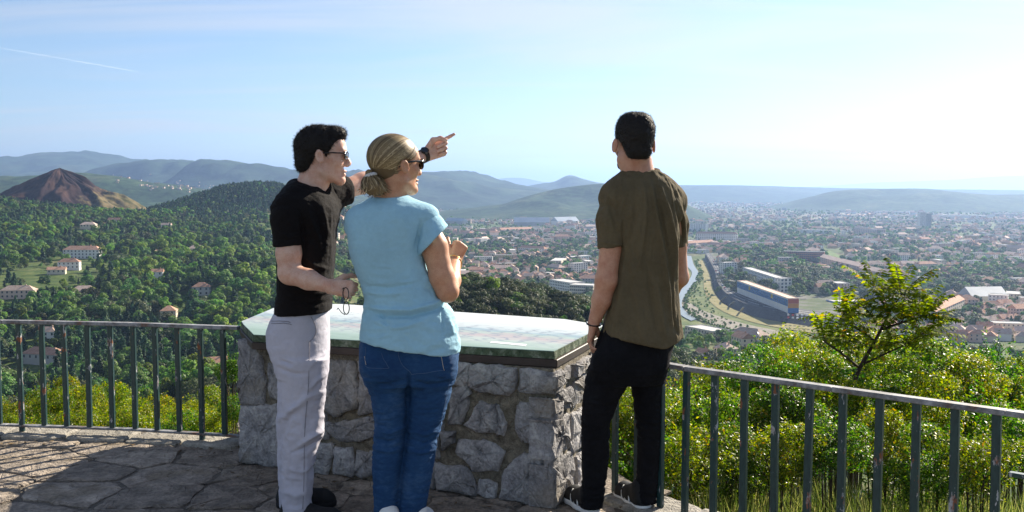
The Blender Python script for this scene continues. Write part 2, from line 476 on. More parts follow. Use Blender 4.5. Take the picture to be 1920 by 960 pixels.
# ================================================================== viewpoint platform
def m_stone(name, stops, scale=14, bump=0.7, lichen=0.0, rough=0.92):
    t = NT(name); c = t.coord(); g = t.world()
    n = t.noise(g, scale, 7, 0.62, 0.4); n2 = t.noise(g, scale * 6, 5); n3 = t.noise(g, 3.0, 4)
    col = t.ramp(n, stops)
    col = t.hsv(col, 0.5, 1.0, t.math('MULTIPLY', t.rng(t.objrand(), 0, 1, 0.72, 1.18, False), t.rng(n2, 0.3, 0.7, 0.78, 1.15)))
    if lichen: col = t.mix(t.math('MULTIPLY', t.rng(n3, 0.54, 0.66), lichen), col, (0.16, 0.115, 0.05))
    v = t.voro(t.world((1, 1, 0.6)), 9, 'DISTANCE_TO_EDGE'); cr = t.rng(v, 0.0, 0.035, 0, 1)
    h = t.math('ADD', t.math('ADD', t.math('MULTIPLY', n, 0.9), t.math('MULTIPLY', n2, 0.35)), t.math('MULTIPLY', cr, 0.12))
    return t.done(t.bsdf(col, rough, t.bump(h, bump, 0.045), 0.2))
M_STONE = m_stone('limestone_block', [(0.25, (0.14, 0.135, 0.14)), (0.45, (0.30, 0.29, 0.295)), (0.62, (0.43, 0.415, 0.41)), (0.8, (0.56, 0.54, 0.51))], 12, 0.75, 0.35)
M_MORTAR = m_stone('lime_mortar', [(0.3, (0.095, 0.082, 0.062)), (0.5, (0.20, 0.175, 0.135)), (0.75, (0.34, 0.30, 0.23))], 30, 0.8, 0.3)
M_FLAG = m_stone('flagstone', [(0.25, (0.13, 0.11, 0.09)), (0.5, (0.29, 0.245, 0.20)), (0.75, (0.48, 0.40, 0.32))], 9, 0.9, 0.3)
M_JOINT = m_stone('floor_joint', [(0.3, (0.075, 0.066, 0.055)), (0.7, (0.19, 0.165, 0.135))], 25, 0.6)
M_COPING = m_stone('pale_coping', [(0.25, (0.20, 0.185, 0.16)), (0.5, (0.34, 0.315, 0.27)), (0.75, (0.48, 0.44, 0.38))], 16, 0.6)

def clip_poly(poly, p, n):
    out = []
    for i in range(len(poly)):
        a, b = poly[i], poly[(i + 1) % len(poly)]
        da, db = (a[0]-p[0])*n[0] + (a[1]-p[1])*n[1], (b[0]-p[0])*n[0] + (b[1]-p[1])*n[1]
        if da <= 0: out.append(a)
        if (da < 0 < db) or (db < 0 < da):
            t = da / (da - db); out.append((a[0] + (b[0]-a[0])*t, a[1] + (b[1]-a[1])*t))
    return out
def voronoi_cells(pts, bound, gap, reach=2.2):
    cells = []
    for i, p in enumerate(pts):
        poly = list(bound)
        for j, q in enumerate(pts):
            if i == j: continue
            dx, dy = q[0]-p[0], q[1]-p[1]; L = math.hypot(dx, dy)
            if L > reach: continue
            k = 0.5 - gap / L
            poly = clip_poly(poly, (p[0] + dx*k, p[1] + dy*k), (dx / L, dy / L))
            if len(poly) < 3: break
        if len(poly) >= 3: cells.append(poly)
    return cells
def rough_outline(poly, rng, step=0.05, amp=0.008, cut=0.25):
    """round the corners a little and make the edge uneven"""
    n = len(poly); pts = []
    for i in range(n):
        a, b, c = [Vector(q) for q in (poly[i-1], poly[i], poly[(i+1) % n])]
        la, lc = (a-b).length, (c-b).length
        r = min(cut * min(la, lc), 0.05)
        pts += [b + (a-b).normalized() * r, b + ((a-b).normalized() + (c-b).normalized()) * r * 0.28, b + (c-b).normalized() * r]
    out = []
    for i in range(len(pts)):
        a, b = pts[i], pts[(i+1) % len(pts)]; L = (b-a).length
        m = max(1, int(L / step))
        for k in range(m):
            p = a.lerp(b, k / m); t = (b-a).normalized() if L > 1e-6 else Vector((1, 0))
            out.append(p + Vector((-t.y, t.x)) * rng.uniform(-amp, amp))
    return out
def slab(poly, rng, z0, h, bevel=0.012, wob=0.006, tilt=0.006, dome=0.0, step=0.05, amp=0.008, inner=2, cut=0.25):
    """stone with uneven outline and a slightly uneven face (local xy, face at +z)"""
    o = rough_outline(poly, rng, step, amp, cut); n = len(o); c = sum(o, Vector((0, 0))) / n
    tx, ty = rng.uniform(-tilt, tilt) * 3, rng.uniform(-tilt, tilt) * 3
    def zt(p): return h + (p.x - c.x) * tx + (p.y - c.y) * ty
    rings = [[Vector((p.x, p.y, z0)) for p in o], [Vector((p.x, p.y, max(z0 + 0.002, zt(p) - bevel + rng.uniform(-wob, wob) * 0.5))) for p in o]]
    for k in range(inner):
        s = 1 - (0.10 + 0.38 * k)
        rings.append([Vector((c.x + (p.x-c.x)*s, c.y + (p.y-c.y)*s, zt(p) + dome * (1 - s * s) + rng.uniform(-wob, wob))) for p in o])
    vs = [v for r in rings for v in r] + [Vector((c.x, c.y, h + dome + rng.uniform(-wob, wob)))]
    fs = []
    for k in range(len(rings) - 1):
        for i in range(n):
            j = (i+1) % n; fs.append((k*n + i, k*n + j, (k+1)*n + j, (k+1)*n + i))
    k = len(rings) - 1
    for i in range(n): fs.append((k*n + i, k*n + (i+1) % n, len(vs) - 1))
    return vs, fs

# --- the rails run along these lines (plan view)
def rail_pt(u, v_top, h=0.68): 
    return P(u, v_top, (CAM_Z - h) * F / (v_top - 350.0))
RAIL_H = 0.68
LEFT_RAIL = [Vector((-4.6, 6.10, 0)), Vector((-3.9, 6.10, 0)), Vector((-2.98, 5.97, 0)), Vector((-2.2, 5.86, 0)), Vector((-1.53, 5.70, 0))]
RIGHT_RAIL = [Vector((0.46, 4.78, 0)), Vector((0.76, 4.42, 0)), Vector((1.26, 3.97, 0)), Vector((1.735, 3.545, 0)), Vector((2.02, 3.29, 0))]

def build_floor():
    rng = random.Random(5)
    # slab under the paving, edge follows the rails
    edge = [(-4.8, 6.35), (-3.9, 6.36), (-2.95, 6.24), (-2.2, 6.10), (-1.5, 5.95), (-1.2, 6.2), (0.4, 5.6), (0.62, 4.95), (0.84, 4.52), (1.33, 4.06), (1.83, 3.62), (2.6, 3.0), (2.6, -1.5), (-4.8, -1.5)]
    mb = MB().prism(edge[::-1], -0.5, -0.010); o = mb.build('terrace', M_JOINT)
    tag(o, 'paved stone terrace of the viewpoint', kind='structure')
    pts = []
    tries = 0
    while len(pts) < 330 and tries < 30000:
        tries += 1
        p = (rng.uniform(-4.7, 2.4), rng.uniform(1.5, 6.2))
        r = 0.27 if rng.random() < 0.6 else 0.19
        if all(math.hypot((p[0]-q[0]) * 0.8, p[1]-q[1]) > 0.5 * (r + q[2]) * 1.25 for q in pts): pts.append((p[0], p[1], r))
    b = edge[::-1]
    conv = [(-4.75, 1.4), (2.5, 1.4), (2.5, 6.4), (-4.75, 6.4)]
    cells = voronoi_cells([(p[0], p[1]) for p in pts], conv, 0.010)
    lines = [(edge[i], edge[i+1]) for i in range(0, 4)] + [(edge[i], edge[i+1]) for i in range(6, 11)]
    for poly in cells:
        cx = sum(p[0] for p in poly) / len(poly); cy = sum(p[1] for p in poly) / len(poly)
        lim = np.interp(cx, [e[0] for e in edge[:12]], [e[1] for e in edge[:12]]) - 0.26
        if cx < -1.5 or cx > 0.5:
            for a, c in lines:
                if min(a[0], c[0]) - 0.6 < cx < max(a[0], c[0]) + 0.6:
                    dx, dy = c[0]-a[0], c[1]-a[1]; L = math.hypot(dx, dy); nrm = (-dy / L, dx / L)
                    poly = clip_poly(poly, (a[0] - nrm[0]*0.24, a[1] - nrm[1]*0.24), nrm)
                    if len(poly) < 3: break
        if len(poly) < 3: continue
        # not under the plinth
        ar = 0.5 * abs(sum(poly[i][0]*poly[(i+1) % len(poly)][1] - poly[(i+1) % len(poly)][0]*poly[i][1] for i in range(len(poly))))
        if ar < 0.006 or cy < 2.6: continue
        vs, fs = slab(poly, rng, -0.02, rng.uniform(-0.004, 0.003), 0.005, 0.004, 0.006, step=0.045, amp=0.011, cut=0.12)
        MB().add(vs, fs).build('flagstone', M_FLAG, o)
    # pale edging stones under the rails
    for line in (LEFT_RAIL, RIGHT_RAIL):
        tot = []
        for a, c in zip(line[:-1], line[1:]):
            L = (c-a).length; m = max(1, round(L / 0.42))
            for k in range(m): tot.append((a.lerp(c, k/m), a.lerp(c, (k+1)/m)))
        for a, c in tot:
            t = (c-a).normalized(); nrm = Vector((-t.y, t.x, 0)); g = 0.006
            w0, w1 = -0.10, 0.15
            poly = [(a + t*g + nrm*w0), (c - t*g + nrm*w0), (c - t*g + nrm*w1), (a + t*g + nrm*w1)]
            poly = [(p.x + rng.uniform(-.008, .008), p.y + rng.uniform(-.008, .008)) for p in poly]
            vs, fs = slab(poly, rng, -0.35, 0.022 + rng.uniform(-.004, .004), 0.008, 0.003, 0.002, step=0.05, amp=0.006)
            MB().add(vs, fs).build('edging_stone', M_COPING, o)
    return o
build_floor()

# ---------------------------------------------------------------- railing
def m_paint():
    t = NT('worn_green_paint'); w = t.world((1, 1, 0.32)); g = t.world()
    n = t.noise(w, 34, 6, 0.65); n2 = t.noise(g, 11, 4); n3 = t.noise(w, 90, 4)
    col = t.ramp(n3, [(0.3, (0.010, 0.032, 0.034)), (0.7, (0.020, 0.055, 0.055))])
    chip = t.rng(t.math('ADD', n, t.math('MULTIPLY', t.math('ADD', n2, -0.5), 0.35)), 0.605, 0.625)
    rust = t.mix(t.rng(n2, 0.52, 0.60), (0.36, 0.37, 0.38), (0.20, 0.075, 0.035))
    c = t.mix(chip, col, rust)
    return t.done(t.bsdf(c, t.rng(chip, 0, 1, 0.38, 0.8), t.bump(t.math('SUBTRACT', 1.0, chip), 0.4, 0.004), 0.45))
def m_rail():
    t = NT('weathered_rail'); w = t.world()
    n = t.noise(w, 9, 6, 0.65); n2 = t.noise(w, 60, 5)
    c = t.ramp(n, [(0.34, (0.16, 0.075, 0.045)), (0.43, (0.14, 0.135, 0.135)), (0.60, (0.30, 0.30, 0.31)), (0.78, (0.40, 0.40, 0.42))])
    return t.done(t.bsdf(t.hsv(c, val=t.rng(n2, 0.3, 0.7, 0.75, 1.2)), 0.6, t.bump(n2, 0.3, 0.003), 0.4))
M_PAINT, M_RAIL = m_paint(), m_rail()
def oriented_bar(a, b, w, h, up=Vector((0, 0, 1))):
    """bar from a to b, w across, h along up"""
    t = (b - a).normalized(); s = t.cross(up).normalized(); u = s.cross(t)
    vs = []
    for p in (a, b):
        for i, j in ((-1, -1), (1, -1), (1, 1), (-1, 1)): vs.append(p + s * (i * w / 2) + u * (j * h / 2))
    return vs, [(3, 2, 1, 0), (4, 5, 6, 7), (0, 1, 5, 4), (1, 2, 6, 5), (2, 3, 7, 6), (3, 0, 4, 7)]
def railing(line, label, spacing=0.1427, start=0.0, end_gap=0.0, low=0.055, feet=(), skip_low=False):
    root = empty('railing', line[0], label, 'railing', 'railings of the viewpoint')
    def B(vs, fs, name, mat, bev=0.003):
        me = new_mesh(name, [Vector(v) - root.location for v in vs], fs, mat); bevel_mesh(me, bev, 1); return link(name, me, root)
    z = Vector((0, 0, 1))
    for a, c in zip(line[:-1], line[1:]):
        vs, fs = oriented_bar(a + z * (RAIL_H - 0.010), c + z * (RAIL_H - 0.010), 0.046, 0.020); B(vs, fs, 'top_rail', M_RAIL)
        if not skip_low:
            vs, fs = oriented_bar(a + z * low, c + z * low, 0.040, 0.012); B(vs, fs, 'bottom_rail', M_RAIL)
    seg = [0.0]
    for a, c in zip(line[:-1], line[1:]): seg.append(seg[-1] + (c-a).length)
    s = start; k = 0
    while s <= seg[-1] + 1e-3:
        i = max(0, min(len(line) - 2, int(np.searchsorted(seg, s) - 1)))
        a, c = line[i], line[i+1]; p = a.lerp(c, (s - seg[i]) / (seg[i+1] - seg[i])); t = (c-a).normalized(); nn = Vector((-t.y, t.x, 0))
        zb = 0.02 if (k in feet or skip_low) else low + 0.004
        j = random.Random(k * 7 + len(line)).uniform(-0.007, 0.007)
        vs, fs = oriented_bar(p + z * zb, p + z * (RAIL_H - 0.018) + t * j, 0.012, 0.030, nn)
        vs, fs = oriented_bar(p + z * zb, p + z * (RAIL_H - 0.0185) + t * j, 0.030, 0.022, nn)
        B(vs, fs, 'baluster', M_PAINT); s += spacing; k += 1
    return root
LR = LEFT_RAIL[::-1]
railing(LR, 'worn dark green metal railing left of the stone table', start=0.10, feet=(1, 9, 17))
rr = railing(RIGHT_RAIL, 'worn dark green metal railing right of the man in olive', start=0.04, feet=(2, 10), low=0.052, skip_low=True)
# the next bay on the right turns towards the camera and has a middle rail
nxt = [Vector((1.735, 3.545, 0)), Vector((2.02, 3.29, 0)), Vector((2.5, 2.5, 0))]
r2 = railing([nxt[1] + Vector((0.03, -0.04, 0)), nxt[2]], 'end bay of green railing with a middle bar, far right edge', start=0.4, skip_low=True, spacing=0.4)
a, c = nxt[0], nxt[1]
vs, fs = oriented_bar(a + Vector((0.01, -0.01, 0.455)), c + Vector((0, 0, 0.455)), 0.030, 0.016); me = new_mesh('middle_rail', [v - r2.location for v in vs], fs, M_PAINT); bevel_mesh(me, 0.003); link('middle_rail', me, r2)

# ---------------------------------------------------------------- stone plinth with orientation table
TA, TB = Vector((-1.46, 5.34, 0)), Vector((0.20, 4.545, 0))         # front face, left to right
def build_plinth():
    rng = random.Random(12)
    t = (TB - TA).normalized(); nin = Vector((-t.y, t.x, 0))          # into the plinth, away from the camera
    L = (TB - TA).length; depth = 0.98; H = 0.625
    side = Vector((0.34, 0.94, 0)).normalized()                       # right side face recedes
    A, Bc = TA, TB; C = TB + side * depth; D = TA + Vector((0.25, 1.0, 0)).normalized() * depth
    root = empty('stone_plinth', ((A.x + Bc.x) / 2, (A.y + Bc.y) / 2, 0), 'rough limestone plinth carrying the orientation table', 'plinth')
    inset = 0.03
    core = [A + t*inset + nin*inset, Bc - t*inset + nin*inset * 1.2, C - t * inset, D + t*inset]
    MB().prism([(p.x - root.location.x, p.y - root.location.y) for p in core], -0.1, H + 0.01).build('mortar_core', M_MORTAR, root)
    def face(o, ax, out, stones, depth_in, soft=False):
        M = Matrix((ax, Vector((0, 0, 1)), out)).transposed()
        for poly, proud in stones:
            vs, fs = slab(poly, rng, -depth_in, proud, 0.010, 0.008 if soft else 0.010, 0.02, dome=0.004, step=0.034, amp=0.008, inner=3, cut=0.10)
            vs = [o + M @ v - root.location for v in vs]
            MB().add(vs, fs).build('stone', M_STONE, root, soft)
    # front stones traced from the wall: (along, up) from photo pixels on the front plane
    def onfront(u, v):
        a = P(u, v, 1.0) - Vector((0, 0, CAM_Z)); o = Vector((0, 0, CAM_Z))
        nrm = Vector((nin.x, nin.y, 0)); k = (A - o).dot(nrm) / a.dot(nrm); p = o + a * k
        return ((p - A).dot(t), p.z)
    Z = lambda x, y: (420 + x / 2.4, 560 + y / 2.4)                   # enlarged view -> photo pixels
    fr = [
        [(45, 205), (115, 198), (140, 240), (170, 380), (165, 465), (70, 462), (50, 420)],
        [(52, 495), (215, 500), (238, 560), (235, 770), (140, 768), (60, 752)],
        [(150, 205), (235, 212), (232, 262), (165, 252)], [(185, 300), (245, 300), (258, 380), (262, 450), (200, 440)],
        [(250, 520), (300, 530), (300, 640), (245, 640)], [(262, 665), (330, 655), (460, 660), (455, 720), (440, 790), (300, 800), (265, 760)],
        [(300, 200), (450, 215), (440, 300), (320, 300)],
        [(470, 240), (560, 270), (585, 400), (580, 480), (500, 515), (440, 480), (445, 330)], [(300, 330), (420, 330), (420, 490), (310, 490)],
        [(590, 235), (655, 245), (665, 330), (600, 330)], [(605, 350), (680, 350), (690, 500), (600, 520)],
        [(462, 565), (540, 560), (680, 540), (690, 600), (600, 640), (520, 640), (475, 605)],
        [(330, 530), (440, 530), (450, 630), (340, 630)],
        [(485, 680), (560, 680), (570, 800), (490, 800)], [(585, 690), (640, 700), (668, 690), (665, 780), (610, 815), (575, 790)],
        [(690, 620), (790, 600), (800, 690), (700, 700)], [(690, 720), (800, 715), (810, 850), (695, 850)],
        [(700, 250), (860, 265), (850, 340), (710, 330)], [(700, 350), (830, 350), (860, 470), (840, 580), (720, 580), (700, 480)],
        [(880, 270), (985, 275), (980, 380), (900, 400), (880, 360)],
        [(1005, 300), (1090, 300), (1095, 340), (1080, 400), (1010, 390)],
        [(1012, 415), (1085, 410), (1090, 440), (1060, 555), (1000, 560)],
        [(1110, 305), (1210, 310), (1295, 320), (1290, 400), (1265, 425), (1150, 415), (1105, 400)],
        [(1330, 325), (1460, 340), (1470, 430), (1400, 430), (1328, 415)],
        [(1140, 480), (1205, 490), (1215, 610), (1130, 600), (1075, 575)], [(1225, 490), (1255, 560), (1250, 615), (1225, 612)],
        [(1320, 485), (1470, 490), (1470, 560), (1440, 640), (1345, 640), (1310, 590)],
        [(1050, 650), (1150, 650), (1240, 690), (1210, 775), (1110, 770), (1045, 700)],
        [(975, 600), (1030, 610), (1020, 650), (975, 680)], [(955, 755), (1080, 775), (1115, 840), (1115, 880), (960, 875)],
        [(1140, 820), (1210, 840), (1200, 905), (1135, 885)],
        [(1270, 770), (1340, 715), (1410, 715), (1425, 790), (1425, 930), (1350, 950), (1240, 905)],
        [(870, 620), (945, 610), (950, 720), (870, 730)], [(840, 745), (935, 745), (935, 870), (840, 870)], [(870, 430), (980, 440), (970, 590), (880, 590)],
        [(60, 785), (230, 800), (225, 850), (80, 830)], [(420, 815), (620, 830), (650, 880), (430, 880)], [(960, 895), (1120, 900), (1230, 925), (1225, 970), (960, 960)],
        [(470, 815), (480, 815), (480, 820)],
        [(1430, 715), (1475, 700), (1482, 960), (1440, 960)],
    ]
    st = []
    for poly in fr:
        q = [onfront(*Z(*p)) for p in poly]; q = [(min(max(x, 0.012), L - 0.03), max(z, 0.0)) for x, z in q]
        ar = 0.5 * sum(q[i][0]*q[(i+1) % len(q)][1] - q[(i+1) % len(q)][0]*q[i][1] for i in range(len(q)))
        if abs(ar) < 0.002: continue
        if ar < 0: q = q[::-1]
        gx, gz = sum(a for a, _ in q) / len(q), sum(b for _, b in q) / len(q); q = [(min(max(gx + (a - gx) * 1.16, 0.008), L - 0.02), max(gz + (b - gz) * 1.16, 0.0)) for a, b in q]
        st.append((q, rng.uniform(0.012, 0.026)))
    out = -nin
    face(A + nin * inset, t, out, st, 0.10, True)
    # right side: rough courses
    sd = (C - Bc).normalized(); so = Vector((sd.y, -sd.x, 0))
    rows = [[(0.0, 0.34, 0.0, 0.20), (0.36, 0.66, 0.0, 0.16), (0.68, 0.96, 0.0, 0.22)], [(0.0, 0.26, 0.225, 0.40), (0.28, 0.62, 0.18, 0.37), (0.64, 0.96, 0.24, 0.42)], [(0.0, 0.30, 0.425, 0.52), (0.32, 0.60, 0.40, 0.53), (0.62, 0.96, 0.45, 0.56)], [(0.02, 0.28, 0.545, 0.615), (0.30, 0.66, 0.555, 0.615), (0.68, 0.95, 0.58, 0.618)]]
    st = [([(x0, z0), (x1, z0 + rng.uniform(-.01, .01)), (x1 - .02, z1), (x0 + .005, z1 + rng.uniform(-.02, .01))], rng.uniform(0.014, 0.034)) for r in rows for x0, x1, z0, z1 in r]
    face(Bc - t * inset + so * -0.004, sd, so, st, 0.10)
    # corner quoins share both faces: the wall's right front corner
    # left end
    ld = (D - A).normalized(); lo_ = Vector((-ld.y, ld.x, 0))
    st = [([(x0, z0), (x1, z0), (x1, z1), (x0, z1)], 0.02) for x0, x1, z0, z1 in ((-.95, -.5, 0, .28), (-.48, -.03, 0, .3), (-.9, -.42, .3, .6), (-.4, -.03, .32, .6))]
    face(A + t * inset, -ld, lo_, st, 0.10)
    # --- table: dark frame and enamelled panel
    tb = empty('orientation_table', (root.location.x, root.location.y, H), 'enamelled panorama table top on the stone plinth', 'orientation table')
    z0 = H + 0.012
    fl, frr = P(452, 633, 5.32), P(1041, 676, 4.49)
    # plan outline from the panel's corners on the table plane
    def onz(u, v, z):
        a = P(u, v, 1.0); k = (z - CAM_Z) / (a.z - CAM_Z); return Vector((a.x * k, k, z))
    zt = 0.71
    pl = [onz(475, 628, zt), onz(1040, 659, zt), onz(1133, 611, zt), onz(1060, 599, zt), onz(640, 570.5, zt), onz(528, 571.5, zt), onz(452, 603, zt), onz(456, 609, zt)]
    ctr = sum(pl, Vector()) / len(pl)
    def panel_m():
        t_ = NT('enamel_panorama'); c_ = t_.coord(); 
        s_ = t_.node('ShaderNodeSeparateXYZ'); t_.put(s_.inputs[0], c_)
        ax = t_.math('ADD', t_.math('MULTIPLY', s_.outputs['X'], t.x), t_.math('MULTIPLY', s_.outputs['Y'], t.y))
        dp = t_.math('ADD', t_.math('MULTIPLY', s_.outputs['X'], nin.x), t_.math('MULTIPLY', s_.outputs['Y'], nin.y))
        cv = t_.node('ShaderNodeCombineXYZ'); t_.put(cv.inputs[0], ax); t_.put(cv.inputs[1], dp); vec = cv.outputs[0]
        mp = t_.node('ShaderNodeMapping'); t_.l.new(vec, mp.inputs[0]); mp.inputs['Scale'].default_value = (1.6, 7.0, 1)
        n1 = t_.noise(mp.outputs[0], 2.2, 7, 0.62, 0.6)
        fac = t_.math('ADD', t_.math('MULTIPLY', dp, 0.78), t_.math('MULTIPLY', t_.math('ADD', n1, -0.5), 0.30))
        fac = t_.rng(fac, 0.02, 0.80, 0, 1, False)
        col = t_.ramp(fac, [(0.0, (0.22, 0.31, 0.28)), (0.12, (0.28, 0.37, 0.35)), (0.26, (0.36, 0.42, 0.41)), (0.36, (0.36, 0.31, 0.34)), (0.46, (0.31, 0.40, 0.38)), (0.52, (0.22, 0.32, 0.38)), (0.60, (0.42, 0.48, 0.51)), (1.0, (0.55, 0.58, 0.59))])
        mp2 = t_.node('ShaderNodeMapping'); t_.l.new(vec, mp2.inputs[0]); mp2.inputs['Scale'].default_value = (2.5, 16.0, 1)
        ln = t_.wave(mp2.outputs[0], 1.1, 9, 4, 1.4)
        ink = t_.math('MULTIPLY', t_.rng(ln, 0.80, 0.97), t_.math('MULTIPLY', t_.rng(fac, 0.10, 0.25), t_.rng(fac, 0.75, 0.55)))
        col = t_.mix(t_.math('MULTIPLY', ink, 0.95), col, (0.20, 0.24, 0.30))
        # short lines of lettering too small to read
        mp3 = t_.node('ShaderNodeMapping'); t_.l.new(vec, mp3.inputs[0]); mp3.inputs['Scale'].default_value = (7, 26, 1)
        vr = t_.node('ShaderNodeTexVoronoi'); t_.l.new(mp3.outputs[0], vr.inputs['Vector']); vr.inputs['Scale'].default_value = 1.0
        sc_ = t_.node('ShaderNodeSeparateColor'); t_.l.new(vr.outputs['Color'], sc_.inputs[0])
        lab = t_.math('MULTIPLY', t_.rng(vr.outputs['Distance'], 0.17, 0.13), t_.math('GREATER_THAN', sc_.outputs[0], 0.5))
        tick = t_.math('GREATER_THAN', t_.noise(vec, 160, 1), 0.5)
        col = t_.mix(t_.math('MULTIPLY', t_.math('MULTIPLY', lab, tick), 0.85), col, (0.12, 0.14, 0.20))
        return t_.done(t_.bsdf(col, 0.55, t_.bump(t_.noise(vec, 30, 3), 0.04, 0.002), 0.22))
    edge_m = m_stone('mossy_ceramic_edge', [(0.3, (0.040, 0.058, 0.036)), (0.5, (0.12, 0.16, 0.10)), (0.72, (0.36, 0.39, 0.32))], 22, 0.5)
    frame_m = plain('dark_brown_steel', (0.040, 0.026, 0.021), 0.55, 0.4, var=0.25, scale=12, bump=0.1)
    off = tb.location
    poly = [(p.x - off.x, p.y - off.y) for p in pl]
    n = len(poly)
    if sum(poly[i][0]*poly[(i+1) % n][1] - poly[(i+1) % n][0]*poly[i][1] for i in range(n)) < 0: poly = poly[::-1]
    cx, cy = sum(p[0] for p in poly) / n, sum(p[1] for p in poly) / n
    grow = lambda s: [(cx + (p[0]-cx)*s, cy + (p[1]-cy)*s) for p in poly]
    me = MB().prism(grow(1.012), 0.012, 0.048).mesh('frame', frame_m); bevel_mesh(me, 0.003); link('frame', me, tb)
    me = MB().prism(poly, 0.050, zt - H - 0.0015).mesh('slab_edge', edge_m); link('slab_edge', me, tb)
    me = MB().prism(grow(0.9965), zt - H - 0.0012, zt - H + 0.002).mesh('panel', panel_m()); link('panel', me, tb)
    lp = plain('white_label', (0.75, 0.76, 0.75), 0.4)
    q = [onz(918, 643.5, zt), onz(985, 650, zt), onz(988, 646.5, zt), onz(922, 641, zt)]
    me = MB().prism([(p.x - off.x, p.y - off.y) for p in q], zt - H + 0.0025, zt - H + 0.0035).mesh('caption_plate', lp); link('caption_plate', me, tb)
    # mortar bed under the frame
    bed = MB().prism(grow(0.955), -0.02, 0.0118); bed.v = [v + off for v in bed.v]; bed.v = [v - root.location for v in bed.v]; bed.build('mortar_bed', M_MORTAR, root)
build_plinth()
def litter():
    """dry leaves, grit and weeds lying on the paving"""
    rng = np.random.default_rng(17); n = 420
    x = rng.uniform(-3.0, 1.3, n); y = rng.uniform(3.4, 5.9, n)
    edge = rng.random(n) < 0.5; y = np.where(edge & (x < -1.5), 5.62 - 0.12 * (x + 1.5) + rng.normal(0, 0.07, n), y); y = np.where(edge & (x > -1.4) & (x < 0.2), 5.28 - 0.48 * (x + 1.46) - 0.05 - np.abs(rng.normal(0, 0.05, n)), y)
    okp = y < np.interp(x, [-3, -1.5, -1.46, 0.2, 0.5, 1.3], [5.85, 5.6, 5.28, 4.46, 4.6, 3.9]); x, y = x[okp], y[okp]; n = len(x)
    s = np.where(rng.random(n) < 0.3, rng.uniform(0.012, 0.022, n), rng.uniform(0.003, 0.007, n)); a = rng.uniform(0, 6.28, n); c, d = np.cos(a) * s, np.sin(a) * s; z = np.full(n, 0.006)
    t = rng.uniform(0, 0.5, n) * s
    V = np.stack([np.stack([x - c, y - d, z + t], 1), np.stack([x + d * .5, y - c * .5, z], 1), np.stack([x + c, y + d, z + t * .6], 1), np.stack([x - d * .5, y + c * .5, z], 1)], 1).reshape(-1, 3)
    t_ = NT('dry_leaf'); m = t_.done(t_.bsdf(t_.ramp(t_.island(), [(0, (0.06, 0.045, 0.03)), (0.5, (0.16, 0.11, 0.06)), (1, (0.30, 0.25, 0.17))]), 0.9, None, 0.1))
    o = link('leaf_litter', np_mesh('leaf_litter', V, np.arange(4 * n).reshape(-1, 4), m)); tag(o, 'dry leaves and grit scattered over the paving', kind='stuff')
litter()
# ================================================================== foliage
def m_leaf(name, stops, trans=0.35, rough=0.6, spec=0.25, obj_var=0.5, hue=0.03):
    t = NT(name)
    c = t.ramp(t.island(), stops)
    r = t.objrand()
    c = t.hsv(c, t.rng(r, 0, 1, 0.5 - hue, 0.5 + hue, False), 1.0, t.rng(t.math('FRACT', t.math('MULTIPLY', r, 7.31)), 0, 1, 1 - obj_var, 1 + obj_var, False))
    p = t.bsdf(c, rough, None, spec)
    tr = t.node('ShaderNodeBsdfTranslucent'); t.put(tr.inputs[0], t.hsv(c, 0.518, 1.12, 1.55))
    mx = t.node('ShaderNodeMixShader'); mx.inputs[0].default_value = trans
    t.l.new(p, mx.inputs[1]); t.l.new(tr.outputs[0], mx.inputs[2])
    return t.done(mx.outputs[0])
M_OAK = m_leaf('oak_leaves', [(0, (0.038, 0.085, 0.023)), (0.5, (0.085, 0.161, 0.038)), (1, (0.161, 0.246, 0.056))])
M_EVERGREEN = m_leaf('holm_oak_leaves', [(0, (0.025, 0.043, 0.016)), (0.5, (0.053, 0.075, 0.027)), (1, (0.119, 0.122, 0.045))], 0.22)
M_PINE = m_leaf('pine_needles', [(0, (0.019, 0.053, 0.026)), (0.5, (0.041, 0.094, 0.041)), (1, (0.085, 0.146, 0.056))], 0.18)
M_OLIVE = m_leaf('olive_leaves', [(0, (0.055, 0.083, 0.047)), (0.5, (0.110, 0.144, 0.085)), (1, (0.193, 0.227, 0.138))], 0.2)
M_LIGHT = m_leaf('plane_tree_leaves', [(0, (0.057, 0.115, 0.017)), (0.5, (0.129, 0.216, 0.031)), (1, (0.245, 0.316, 0.057))], 0.4)
def m_shrub(name, stops, rough=0.42, spec=0.3):
    return m_leaf(name, stops, 0.5, rough, spec, 0.2, 0.02)
M_SHRUB = m_shrub('shrub_leaves', [(0, (0.020, 0.060, 0.008)), (0.35, (0.052, 0.125, 0.014)), (0.7, (0.115, 0.195, 0.022)), (0.975, (0.220, 0.275, 0.040)), (1, (0.30, 0.16, 0.03))])
M_SUMAC = m_shrub('sumac_leaves', [(0, (0.050, 0.090, 0.008)), (0.4, (0.120, 0.170, 0.014)), (0.75, (0.230, 0.250, 0.022)), (0.96, (0.34, 0.30, 0.03)), (1, (0.36, 0.15, 0.03))])
M_BARK = plain('bark', (0.075, 0.058, 0.045), 0.9, var=0.35, scale=6, bump=0.5)
M_TWIG = plain('dark_twig', (0.045, 0.030, 0.024), 0.8, var=0.3, scale=12)

